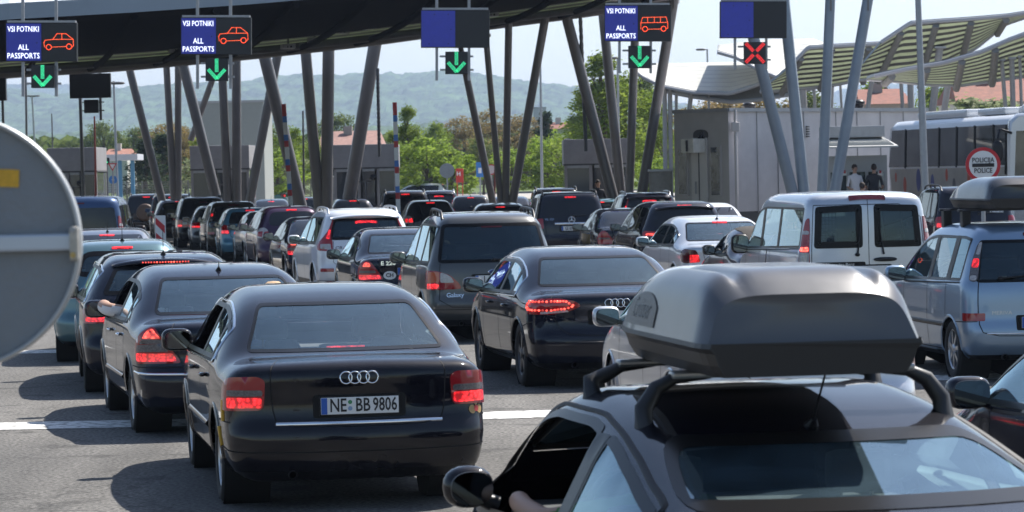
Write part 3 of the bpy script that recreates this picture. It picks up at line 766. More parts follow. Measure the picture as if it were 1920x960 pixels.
TYPES['saloon_tri'] = dict(name='saloon_car', open=True, up=scale_up(UP_SEDAN, 4.7, 1.44, 4.82, 1.452), L=4.82, W=1.82, H=1.452, belt=.955, yr=1.0, yf=3.85, R=.32, cowl=3.88,
    sh=dict(tumble=.71, kr=.17, kc=.18, kroof=.17, gtaper=.06, crown=.035), panes=[(1.25, 1.43), (1.47, 2.13), (2.19, 3.72)], doors=[1.4, 2.16, 3.25], drop=.115,
    rear_glass=[(.55, 1.345), (.68, 1.035)], rg_r=.06, frit=.022, handles=[1.75, 2.75], handle_mat=M_chr,
    lamps=[([(.51, .645), (.98, .64), (1.09, .70), (1.07, .80), (.93, .90), (.84, .955), (.77, .945), (.68, .84)], M_red, .010),
           ([(.64, .745), (1.0, .745), (.98, .80), (.68, .82)], M_grey, .014), ([(.66, .82), (.94, .81), (.90, .85), (.70, .85)], M_grey, .014),
           ([(.56, .66), (.98, .66), (1.0, .73), (.60, .73)], M_lit, .014), ([(.71, .86), (.90, .86), (.84, .935), (.79, .935)], M_lit2, .014)],
    seams=[('Q', [(-.60, 1.0), (-.62, .90), (-.53, .66), (-.45, .58), (.45, .58), (.53, .66), (.62, .90), (.60, 1.0)]), ('Q', [(-1.3, .61), (1.3, .61)])],
    trims=[('Q', [(-1.2, .56), (-.4, .55)], .02, M_chr), ('Q', [(.4, .55), (1.2, .56)], .02, M_chr), ('L', [(1.5, .46), (3.3, .46)], .05, PAINT), ('Rt', [(1.5, .46), (3.3, .46)], .05, PAINT)],
    zp=.74, shelf=(.78, 1.35, .975), shelf_mat=M_int2, antenna=(0, 1.62, .06, .3), seat_r=1.5, seat_f=2.5, spokes=5, int=M_int2)
TYPES['saloon_led'] = dict(name='saloon_car', up=scale_up(UP_SEDAN, 4.7, 1.44, 4.70, 1.43), L=4.70, W=1.83, H=1.43, belt=.94, yr=.92, yf=3.73, R=.335, cowl=3.78,
    sh=dict(tumble=.71, kr=.17, kc=.16, kroof=.16, gtaper=.06, crown=.035), panes=[(1.12, 1.38), (1.42, 2.08), (2.14, 3.62)], doors=[1.3, 2.1, 3.15], drop=.115, dlo=M_chr,
    rear_glass=[(.57, 1.325), (.70, 1.035)], rg_r=.06, frit=.022, handles=[1.7, 2.7], rim=M_rimd,
    lamps=[([(.37, .855), (.44, .905), (.62, .93), (.95, .925), (1.08, .90), (1.10, .83), (1.06, .775), (.7, .77), (.5, .80)], M_red, .010),
           ([(.50, .795), (.82, .775), (.82, .80), (.52, .815)], M_clr, .013)],
    leds=[([(.46, .865), (.53, .90), (.70, .905)], M_lit2, .015), ([(.47, .85), (.55, .828), (.70, .815)], M_lit2, .015), ([(.75, .90), (.98, .895), (1.02, .86), (.98, .82), (.75, .815)], M_lit2, .015)],
    seams=[('Q', [(-.70, 1.0), (-.715, .90), (-.70, .77), (-.60, .62), (-.48, .55), (.48, .55), (.60, .62), (.70, .77), (.715, .90), (.70, 1.0)]), ('Q', [(-1.3, .64), (-.9, .70)]), ('Q', [(.9, .70), (1.3, .64)])],
    trims=[('Q', [(-.72, .99), (0, 1.005), (.72, .99)], .02, PAINT)], zp=.74, shelf=(.75, 1.3, .97), seat_r=1.45, seat_f=2.4, spokes=5, rglass=M_glass_dark, sglass=M_glass)
TYPES['saloon_small'] = dict(name='saloon_car', up=scale_up(UP_SEDAN, 4.7, 1.44, 4.53, 1.42), L=4.53, W=1.73, H=1.42, belt=.93, yr=.95, yf=3.67, R=.31, cowl=3.62,
    sh=dict(tumble=.70, kr=.18, kc=.18, kroof=.17, gtaper=.06), panes=[(1.15, 1.32), (1.36, 1.98), (2.04, 3.45)], doors=[1.25, 2.0, 3.05], drop=.115,
    rear_glass=[(.53, 1.32), (.65, 1.025)], rg_r=.05, frit=.02,
    lamps=[([(.47, .635), (.92, .625), (1.03, .68), (1.0, .80), (.84, .92), (.76, .93), (.68, .90)], M_red, .010), ([(.60, .74), (.94, .74), (.92, .78), (.62, .78)], M_grey, .014),
           ([(.52, .645), (.92, .64), (.94, .71), (.55, .71)], M_lit, .014), ([(.69, .84), (.84, .84), (.80, .90), (.72, .90)], M_lit2, .014)],
    seams=[('Q', [(-.58, .98), (-.45, .62), (0, .58), (.45, .62), (.58, .98)])], zp=.76, shelf=(.75, 1.25, .965), seat_r=1.4, seat_f=2.35, int=M_int2)
TYPES['saloon_plain'] = dict(name='saloon_car', up=scale_up(UP_SEDAN, 4.7, 1.44, 4.68, 1.45), L=4.68, W=1.81, H=1.45, belt=.95, yr=.95, yf=3.67, R=.32, cowl=3.75,
    sh=dict(tumble=.71, kr=.18, kc=.18, kroof=.18, gtaper=.06), panes=[(1.08, 1.36), (1.40, 2.04), (2.10, 3.60)], doors=[1.3, 2.07, 3.15], drop=.115,
    rear_glass=[(.58, 1.34), (.70, 1.035)], rg_r=.06, frit=.02,
    lamps=[([(.60, .70), (.90, .68), (1.04, .72), (1.05, .88), (.92, .92), (.68, .90)], M_redd, .010), ([(.62, .70), (.80, .69), (.80, .82), (.64, .82)], M_lit, .014)],
    seams=[('Q', [(-.58, .98), (-.5, .62), (0, .58), (.5, .62), (.58, .98)])], cbl=('B', -.13, .13, 1.325, 1.343, M_lit), zp=.80, shelf=(.75, 1.25, .97), seat_r=1.4, seat_f=2.35, antenna=(0, 1.55, .16, .5))
TYPES['hatch'] = dict(name='hatchback_car', up=UP_HATCH, L=4.0, W=1.72, H=1.48, belt=.95, yr=.72, yf=3.2, R=.30, cowl=3.12,
    sh=dict(tumble=.72, kr=.15, kc=.17, kroof=.15, gtaper=.05), panes=[(.50, .95), (1.02, 1.66), (1.72, 3.0)], doors=[.98, 1.69, 2.65], drop=.12,
    rear_glass=[(.52, 1.36), (.62, 1.04)], rg_r=.08, frit=.04,
    lamps=[([(.60, .76), (.93, .76), (1.04, .82), (1.0, .98), (.82, 1.02), (.68, .98)], M_red, .010), ([(.64, .78), (.90, .78), (.90, .86), (.66, .86)], M_lit, .014)],
    seams=[('Q', [(-.60, 1.0), (-.58, .62), (0, .6), (.58, .62), (.60, 1.0)])], cbl=('B', -.12, .12, 1.385, 1.405, M_lit), zp=.76, seat_r=1.0, seat_f=1.95, antenna=(0, .75, .3, .5), wiper=(0, 1.05, .3, .1))
TYPES['hatch_big'] = dict(name='hatchback_car', up=scale_up(UP_HATCH, 4.0, 1.48, 4.3, 1.50), L=4.3, W=1.77, H=1.50, belt=.96, yr=.78, yf=3.42, R=.31, cowl=3.36,
    sh=dict(tumble=.70, kr=.17, kc=.2, kroof=.18, gtaper=.07), panes=[(.62, 1.02), (1.08, 1.78), (1.84, 3.25)], doors=[1.05, 1.81, 2.85], drop=.12,
    rear_glass=[(.50, 1.37), (.60, 1.06)], rg_r=.14, frit=.06,
    lamps=[([(.58, .80), (.93, .78), (1.06, .84), (1.0, 1.0), (.80, 1.02), (.66, .97)], M_clr, .010), ([(.60, .82), (.76, .81), (.76, .92), (.64, .94)], M_lit, .014), ([(.80, .81), (1.0, .83), (.96, .92), (.80, .94)], M_lit, .014)],
    seams=[('Q', [(-.60, 1.0), (-.58, .62), (0, .6), (.58, .62), (.60, 1.0)])], cbl=('B', -.13, .13, 1.395, 1.415, M_lit), zp=.76, seat_r=1.0, seat_f=1.95, antenna=(0, .85, .25, .15), wiper=(0, 1.05, .3, .1))
TYPES['suv'] = dict(sz=.14, name='suv_car', up=UP_SUV, L=4.57, W=1.82, H=1.68, belt=1.05, yr=.92, yf=3.54, R=.345, cowl=3.32,
    sh=dict(tumble=.75, kr=.17, kc=.19, kroof=.17, gtaper=.05), panes=[(.70, 1.22), (1.28, 2.0), (2.06, 3.2)], doors=[1.1, 2.03, 3.0], drop=.13, arch_black=False,
    rear_glass=[(.58, 1.50), (.68, 1.12)], rg_r=.08, frit=.05, spoiler=(.36, 1.565, .62, .15), low=.40,
    lamps=[([(.64, .92), (.98, .94), (1.08, 1.04), (.93, 1.16), (.82, 1.30), (.78, 1.52), (.725, 1.52), (.735, 1.30), (.70, 1.14), (.66, 1.10)], M_red, .012),
           ([(.68, .95), (.90, .97), (.92, 1.05), (.69, 1.05)], M_clr, .016), ([(.735, 1.13), (.83, 1.15), (.80, 1.30), (.755, 1.30)], M_lit, .016)],
    reflectors=[([(.62, .56), (.88, .56), (.88, .62), (.62, .62)], M_red)], seams=[('Q', [(-.64, 1.1), (-.63, .62), (0, .6), (.63, .62), (.64, 1.1)])],
    cbl=('T', -.20, .20, .245, .262, M_lit), zp=.86, seat_r=1.25, seat_f=2.2, antenna=None, rglass=M_glass_dark, sglass=M_glass_dark, rails=(.06, M_rim), rail_y=(.6, 2.3))
TYPES['suv_box'] = dict(name='suv_car', up=scale_up(UP_SUV, 4.57, 1.68, 4.6, 1.78), L=4.6, W=1.85, H=1.78, belt=1.08, yr=.92, yf=3.6, R=.36, cowl=3.35,
    sh=dict(tumble=.80, kr=.12, kc=.14, kroof=.13, gtaper=.03), panes=[(.50, 1.22), (1.28, 2.0), (2.06, 3.2)], doors=[1.1, 2.03, 3.0], drop=.13, low=.42,
    rear_glass=[(.62, 1.58), (.70, 1.15)], rg_r=.06, frit=.04,
    lamps=[([(.70, .86), (.92, .86), (.95, 1.10), (.74, 1.12)], M_red, .010), ([(.72, .88), (.88, .88), (.88, .97), (.72, .97)], M_lit, .014)],
    seams=[('Q', [(-.66, 1.1), (-.65, .62), (0, .6), (.65, .62), (.66, 1.1)])], cbl=('B', -.14, .14, 1.625, 1.65, M_lit), zp=.86, seat_r=1.2, seat_f=2.2, rails=(.06, M_plas), rail_y=(.5, 2.4), wiper=(.05, 1.17, .35, .05))
TYPES['suv_round'] = dict(name='suv_car', up=scale_up(UP_SUV, 4.57, 1.68, 4.75, 1.62), L=4.75, W=1.9, H=1.64, belt=1.02, yr=.95, yf=3.8, R=.365, cowl=3.5,
    sh=dict(tumble=.70, kr=.22, kc=.22, kroof=.18, gtaper=.10, shoulder=.965), panes=[(.72, 1.30), (1.36, 2.1), (2.16, 3.3)], doors=[1.25, 2.13, 3.15], drop=.13, low=.40,
    rear_glass=[(.56, 1.47), (.70, 1.10)], rg_r=.09, frit=.05, spoiler=(.40, 1.52, .60, .14),
    lamps=[([(.60, .90), (.98, .90), (1.05, .96), (1.0, 1.02), (.62, 1.0)], M_red, .010), ([(.66, .93), (.92, .93), (.92, .97), (.66, .97)], M_lit2, .014)],
    seams=[('Q', [(-.64, 1.08), (-.60, .62), (0, .6), (.60, .62), (.64, 1.08)])], cbl=('B', -.15, .15, 1.50, 1.525, M_lit), zp=.80, seat_r=1.2, seat_f=2.2)
TYPES['mpv'] = dict(sz=.12, name='people_carrier', up=UP_MPV, L=4.62, W=1.81, H=1.72, belt=1.03, yr=.90, yf=3.73, R=.32, cowl=3.48,
    sh=dict(tumble=.76, kr=.15, kc=.17, kroof=.16, gtaper=.04), panes=[(.42, 1.12), (1.18, 1.98), (2.05, 3.4)], doors=[1.15, 2.02, 3.05], drop=.13, low=.30,
    rear_glass=[(.655, 1.575), (.745, 1.055)], rg_r=.07, frit=.045,
    lamps=[([(.44, .715), (.9, .70), (1.08, .72), (1.09, .90), (1.0, .965), (.78, .955), (.60, .90), (.47, .79)], M_red, .010),
           ([(.54, .80), (.73, .80), (.73, .935), (.66, .915), (.58, .87)], M_clr, .014), ([(.75, .80), (.93, .80), (.93, .94), (.75, .94)], M_orange, .014), ([(.75, .72), (.95, .715), (.95, .785), (.75, .785)], M_lit, .014)],
    seams=[('Q', [(-.75, 1.05), (-.74, .9), (-.74, .48), (0, .46), (.74, .48), (.74, .9), (.75, 1.05)]), ('Q', [(-1.3, .44), (1.3, .44)])],
    cbl=('B', -.14, .14, 1.515, 1.535, M_redd), zp=.83, seat_r=1.3, seat_f=2.4, rails=(.075, M_plas), rail_y=(.55, 1.9), wiper=(.0, 1.09, .42, .05), rglass=M_glass_dark, sglass=M_glass_dark)
TYPES['van'] = dict(sz=.25, name='van', up=UP_VAN, L=4.75, W=1.90, H=1.90, belt=1.10, yr=.85, yf=4.0, R=.335, cowl=4.08,
    sh=dict(tumble=.84, kr=.10, kc=.12, kroof=.16, gtaper=.02, taper=.02, crown=.04), panes=[(.32, 1.60), (1.68, 2.72), (2.82, 3.98)], doors=[2.05, 2.77, 3.75], drop=.19, low=.34,
    belt_r=1.16, belt_f=1.08, rear_glass=None, rear_glass2=[[(-.70, 1.70), (-.08, 1.72), (-.08, 1.14), (-.74, 1.14)], [(.08, 1.72), (.70, 1.70), (.74, 1.14), (.08, 1.14)]], frit=.09,
    lamps=[([(.79, .92), (.93, .92), (.93, 1.30), (.88, 1.52), (.82, 1.56), (.80, 1.40)], M_red, .012), ([(.80, 1.33), (.92, 1.33), (.91, 1.38), (.81, 1.38)], M_clr, .016),
           ([(.80, .93), (.92, .93), (.92, 1.09), (.80, 1.09)], M_clr, .016), ([(.805, 1.10), (.92, 1.10), (.92, 1.16), (.805, 1.16)], M_lit2, .016)],
    seams=[('Q', [(0, 1.8), (0, .56)]), ('Q', [(-.765, 1.72), (-.77, .9), (-.77, .56), (.77, .56), (.77, .9), (.765, 1.72), (-.765, 1.72)])],
    cbl=('T', -.25, .25, .105, .145, M_redd), zp=.84, mirror=(.12, .13), mirror_mat=M_plas, seat_r=1.6, seat_f=3.2, ym=3.72, wiper=(-.16, 1.05, .45, 1.45), int=M_int,
    extra=[('B', [(-.74, .885), (-.05, .885), (-.05, .955), (-.74, .955)], M_seam, 'badge_bar', .006)], rglass=glassmat('van_glass', (.13, .18, .17), .8), eu=True)
TYPES['van_blue'] = dict(TYPES['van'], rear_glass=[(.70, 1.72), (.78, 1.15)], rear_glass2=[], wiper=None, seams=[], cbl=('B', -.09, .09, 1.80, 1.83, M_redd), H=1.97, up=scale_up(UP_VAN, 4.75, 1.9, 4.75, 1.97), extra=[])
TYPES['mini_mpv'] = dict(sz=.08, name='compact_people_carrier', up=scale_up(UP_MPV, 4.62, 1.73, 4.05, 1.62), L=4.05, W=1.69, H=1.62, belt=1.0, yr=.70, yf=3.30, R=.305, cowl=3.0,
    sh=dict(tumble=.76, kr=.13, kc=.15, kroof=.15, gtaper=.04), panes=[(.42, .80), (.90, 1.52), (1.60, 2.9)], doors=[.85, 1.56, 2.55], drop=.12, low=.27,
    rear_glass=[(.60, 1.44), (.69, 1.01)], rg_r=.04, frit=.03,
    lamps=[([(.70, 1.02), (.80, 1.02), (.82, 1.22), (.80, 1.40), (.72, 1.43), (.705, 1.2)], M_grey, .012), ([(.715, 1.16), (.80, 1.16), (.80, 1.25), (.715, 1.25)], M_lit, .016), ([(.715, 1.29), (.78, 1.29), (.77, 1.41), (.72, 1.42)], M_clr, .016), ([(.715, 1.03), (.79, 1.03), (.79, 1.08), (.715, 1.08)], M_clr, .016)],
    reflectors=[([(.62, .62), (.86, .62), (.86, .70), (.62, .70)], M_red)], seams=[('Q', [(-.69, 1.05), (-.685, .62), (-.62, .47), (0, .46), (.62, .47), (.685, .62), (.69, 1.05)]), ('Q', [(-1.25, .60), (-.69, .615)]), ('Q', [(.69, .615), (1.25, .60)])],
    trims=[('Q', [(-.6, .49), (.6, .49)], .015, M_chr), ('L', [(.9, .56), (2.5, .56)], .05, M_plas)], cbl=('B', -.16, .16, 1.475, 1.505, M_redd), zp=.60, seat_r=.95, seat_f=1.95, spokes=7,
    antenna=(0, .55, .25, -.45), wiper=(-.45, 1.05, .5, .1), rglass=M_glass_dark, sglass=M_glass)
TYPES['wagon'] = dict(name='estate_car', up=UP_WAGON, L=4.70, W=1.82, H=1.46, belt=.95, yr=.95, yf=3.7, R=.325, cowl=3.78,
    sh=dict(tumble=.70, kr=.16, kc=.17, kroof=.17, gtaper=.06), panes=[(.62, 1.30), (1.36, 2.08), (2.14, 3.62)], doors=[1.3, 2.11, 3.15], drop=.115, dlo=M_chr,
    rear_glass=[(.53, 1.33), (.68, 1.04)], rg_r=.05, frit=.04, spoiler=(.60, 1.395, .56, .10),
    lamps=[([(.52, .76), (.95, .75), (1.06, .79), (1.03, .90), (.80, .93), (.60, .92)], M_red, .010), ([(.60, .77), (.92, .77), (.92, .82), (.62, .82)], M_lit, .014)],
    seams=[('Q', [(-.66, 1.0), (-.6, .6), (0, .58), (.6, .6), (.66, 1.0)])], zp=.72, seat_r=1.5, seat_f=2.45, antenna=(0, 1.0, .25, .0), leds=[], cbl=('B', -.2, .2, 1.372, 1.384, M_lit))
TYPES['coupe'] = dict(name='coupe_car', open=True, lining=M_beige, mp=.85, mz=.06, up=UP_COUPE, L=4.1, W=1.74, H=1.42, belt=.93, yr=.75, yf=3.25, R=.315, cowl=3.12,
    sh=dict(tumble=.69, kr=.14, kc=.2, kroof=.16, gtaper=.04, crown=.03, shoulder=.98), panes=[(.72, 1.58), (1.68, 3.0)], doors=[1.62, 2.85], drop=.078, pane_r=.05, belt_r=.98, belt_f=.88, dlo=M_rub,
    rear_glass=[(.55, 1.295), (.665, 1.105)], rg_r=.08, frit=.03,
    lamps=[([(.56, .78), (.92, .78), (1.0, .84), (.95, .96), (.7, .98)], M_redd, .010)], seams=[('Q', [(-.6, 1.0), (-.56, .62), (0, .6), (.56, .62), (.6, 1.0)])],
    zp=.7, seat_r=1.25, seat_f=2.0, antenna=None, int=M_int2, mirror=(.088, .07), ym=2.68, rglass=glassmat('coupe_glass', (.50, .62, .62), 1.0, .05), sglass=M_glass, shelf=(.5, 1.1, .98))
TYPES['roadster'] = dict(name='convertible_car', up=UP_ROAD, L=3.7, W=1.69, H=1.345, belt=.92, yr=.62, yf=3.05, R=.30, cowl=2.45, sh=dict(tumble=.70, kr=.15, kc=.17, kroof=.2, gtaper=.05),
    panes=[(1.25, 2.38)], doors=[1.25, 2.3], drop=.13, rear_glass=[(.42, 1.22), (.46, 1.02)], rg_r=.05, frit=.04,
    lamps=[([(.60, .66), (.82, .66), (.84, .86), (.62, .86)], M_red, .010)], zp=.62, seat_r=1.0, seat_f=1.5, mirror=(.085, .07), mirror_mat=M_plas,
    extra=[('T', [(-.50, 1.0), (.50, 1.0), (.56, 1.5), (.52, 2.0), (-.52, 2.0), (-.56, 1.5)], mat('soft_top_cloth', (.045, .038, .032), rough=.9, bump=.2), 'soft_top', .008)])
P_black = paint('black', (.005, .005, .009), metal=.0, rough=.35)
P_black2 = paint('black_blue', (.006, .008, .018), metal=.1, rough=.3)
P_dark = paint('anthracite', (.035, .037, .040), metal=.5)
P_grey = paint('grey', (.085, .088, .090), metal=.55, rough=.35)
P_silver = paint('silver', (.55, .58, .62), metal=.65, rough=.33)
P_silver2 = paint('silver_white', (.62, .64, .67), metal=.55, rough=.35)
P_lblue = paint('pale_blue', (.26, .36, .48), metal=.6, rough=.33)
P_teal = paint('teal', (.11, .20, .23), metal=.55, rough=.33)
P_pearl = paint('pearl_white', (.74, .76, .79), metal=.2, rough=.35)
P_white = paint('white', (.72, .73, .75), metal=.0, rough=.4)
P_cyan = paint('light_blue', (.11, .29, .42), metal=.3, rough=.35)
P_brown = paint('brown', (.075, .062, .05), metal=.5, rough=.35)
P_purple = paint('purple', (.045, .018, .05), metal=.4, rough=.35)
P_blue = paint('blue', (.03, .065, .15), metal=.4, rough=.35)
P_green = paint('dark_green', (.03, .12, .13), metal=.4, rough=.35)
P_gun = paint('gunmetal', (.14, .15, .18), metal=.6, rough=.33)
# ---------------------------------------------------------------- the queueing cars
def cars_near():
    e, o, S, T = car('saloon', P_black, 677, 283, 10, 'black saloon with four ring badge and white plate NE BB 9806, foremost on the left', near=True)
    plate_text(o, T, [('NE', -.145, .125, .72), ('BB', .02, .125, .72), ('9806', .168, .125, .66)])
    mb = MB(); yp, zp = T['_plate'][1:]
    mb.lathe([(0, yp-.0215), (.014, yp-.0215)], mat('seal_green', (.05, .25, .1)), (-.065, 0, zp+.024), axis='y', n=14); mb.lathe([(0, yp-.0215), (.015, yp-.0215)], mat('seal_blue', (.25, .35, .5)), (-.065, 0, zp-.018), axis='y', n=14)
    mb.build('plate_seal', o[T['_plate'][0]])
    rings_badge(e, S, .885, r=.040)
    mb = MB(); gold = mat('crest_gold', (.45, .30, .12), rough=.6); crd = mat('crest_red', (.5, .05, .05), rough=.6)
    for q_, z_, rr, mt in ((.80, .64, .03, gold), (.87, .64, .03, gold), (.835, .645, .022, crd), (.835, .68, .014, gold)):
        S.patch(mb, 'Q', [(q_+rr*math.cos(a), z_+rr*math.sin(a)) for a in np.linspace(0, 2*math.pi, 11)[:-1]], mt, off=.004 if mt == gold else .006, step=.02, edge=.02, skirt=0)
    mb.build('crest_sticker', e)
    mb = MB(); yl = mat('yellow_tape', (.75, .42, .03), rough=.5)
    S.patch(mb, 'Q', rounded([(-1.10, .60), (-1.03, .60), (-1.03, .74), (-1.10, .74)], .01, 2), yl, off=.013, step=.04); S.patch(mb, 'L', rounded([(.60, .42), (.68, .40), (.70, .54), (.63, .55)], .01, 2), yl, off=.010, step=.04)
    mb.build('yellow_tape', e)
    e, o, S, T = car('saloon_tri', P_black2, 455, 217, 12, 'black saloon with triangular lamps and red cloth in its rear window', near=True)
    mb = MB(); mb.ellipsoid((0, 0, 0), (.17, .07, .035), mat('red_cloth', (.75, .08, .06), rough=.8, bump=.6, bscale=14)); r_ = mb.build('folded_cloth'); M_ = Matrix.Translation(e.location) @ Matrix.Rotation(R(12), 4, 'Z')
    r_.location = M_ @ Vector((-.35, 1.1, 1.01)); tag(r_, 'red folded cloth lying on the rear shelf of the black saloon with triangular lamps', 'cloth')
    for k, (x_, y_) in enumerate(((.28, 1.22), (.45, 1.25))):
        mb = MB(); st = mat('straw', (.62, .42, .25), rough=.9, bump=.6, bscale=60); mb.lathe([(.17, 0), (.16, .012), (.10, .02), (.09, .07), (.05, .10), (0, .105)], st, axis='z', n=24); h = mb.build('straw_hat'); h.location = M_ @ Vector((x_, y_, 1.0+.19*k))
        tag(h, ['flat straw hat lying lower in the rear window of a black saloon', 'straw hat held up in the rear window above another hat'][k], 'hat')
    e, o, S, T = car('saloon_led', P_black2, 1161, 183, 9.5, 'black saloon with dotted red light outline and four ring badge', near=True)
    plate_text(o, T, [('C', -.19, .125, .7), ('B 8', .16, .125, .7)])
    rings_badge(e, S, .875, r=.042)
    e, o, S, T = car('mpv', P_grey, 929, 141, 8, 'dark grey people carrier with roof rails and oval badge', near=True)
    mb = MB(); p, n_ = S.proj('B', [(0, .93)]); mb.lathe([(0, -.012), (.085, -.012), (.09, 0)], M_chr, Vector(p[0])+Vector((0, -.005, 0)), axis='y', n=24); mb.lathe([(0, -.014), (.075, -.014)], mat('badge_blue', (.02, .05, .18), rough=.3), Vector(p[0])+Vector((0, -.005, 0)), axis='y', n=24)
    for i, v in enumerate(mb.v): mb.v[i] = (v[0], v[1], p[0][2]+(v[2]-p[0][2])*.42)
    b = mb.build('badge', e)
    badge_text(e, S, 'Galaxy', -.53, .63, .085, M_chr, sx=1.0)
    plate_text(o, T, [('1 4', -.1, .12, .8)])
    e, o, S, T = car('saloon_small', P_black2, 778, 121, 9, 'black saloon with E 220 lettering and a white oval CH sticker', near=True)
    badge_text(e, S, 'E 220', -.40, .885, .085, M_chr, sx=1.2, bold=.002)
    mb = MB(); S.patch(mb, 'Q', [(-.38+.10*math.cos(a), .70+.065*math.sin(a)) for a in np.linspace(0, 2*math.pi, 21)[:-1]], M_plate, off=.006); mb.build('oval_sticker', e)
    badge_text(e, S, 'CH', -.38, .70, .085, M_platek, off=.009, bold=.002)
    e, o, S, T = car('suv', P_pearl, 692, 105, 11, 'white off-roader with black roof spoiler and tall red lamps', near=True)
    badge_text(e, S, 'CR-V', -.47, .98, .08, M_rimd, sx=1.3)
    e, o, S, T = car('van', P_silver, 1632, 140, 7, 'silver van with two barn door windows at the back', near=True)
    badge_text(e, S, 'Mercedes-Benz', -.395, .92, .062, M_rim, off=.010)
    mb = MB(); p, n_ = S.proj('B', [(.15, .93)]); mb.ellipsoid((.22, p[0][1]-.02, .98), (.16, .025, .03), M_plas, p=.8); mb.build('door_handle', e)
    mb = MB()
    for x_, an in ((.20, 1.72),):
        pts = S.proj('B', [(x_+.45*math.cos(an)*t, 1.05+.45*math.sin(an)*t) for t in (0, .33, .66, 1)])[0]; mb.tube([(a, b-.03, c) for a, b, c in pts], [.014, .009, .007, .005], M_plas, n=6)
    mb.build('wiper', e)
    # partition grille inside the van
    mb = MB(); 
    for i in range(13): mb.tube([(-.62+i*.05, 1.9, 1.05), (-.62+i*.05, 1.9, 1.68)], .004, M_plas, n=4, cap=False)
    for i in range(12): mb.tube([(-.62, 1.9, 1.08+i*.05), (-.02, 1.9, 1.08+i*.05)], .004, M_plas, n=4, cap=False)
    mb.build('load_grille', e)
    e, o, S, T = car('mini_mpv', P_lblue, 1963, 184, 7, 'pale blue compact people carrier carrying a black roof box', near=True, name='people_carrier')
    badge_text(e, S, 'MERIVA', -.45, .70, .055, M_rim, sx=1.1)
    box_rack(e, S, T, 31.5, roofbox_big=False)
    e, o, S, T = car('saloon_plain', P_silver2, 1382, 112.6, 8, 'silver saloon in front of the brown convertible, aerial on its bright roof', near=True)
    e, o, S, T = car('saloon_plain', P_silver2, 1524, 252, 8, 'silver saloon half hidden behind the roof box of the nearest coupe', near=True, swap=())
    e, o, S, T = car('wagon', P_black2, 318, 180, 9, 'black estate with a dotted high brake light ahead of the saloon with triangular lamps', near=True)
    mb = MB(); p = [np.array((x, .492+.02*(x/.5)**2, 1.368)) for x in np.linspace(-.24, .24, 17)]
    for k in p: mb.ellipsoid(k, (.010, .010, .009), M_lit2, nu=6, nv=4)
    mb.build('brake_light_dots', e)
    e, o, S, T = car('hatch_big', P_teal, 232, 152, 7, 'teal hatchback at the far left beside the round sign', near=True)
    e, o, S, T = car('coupe', P_black, 1777, 610, 12.5, 'black coupe with arched roof carrying a grey roof box, nearest to the camera', near=True)
    box_rack(e, S, T, 9.5, roofbox_big=True)
    e, o, S, T = car('hatch_big', P_black2, 2610, 426, 10, 'black car at the right edge, only its door mirror and front door in view', near=True, name='car')

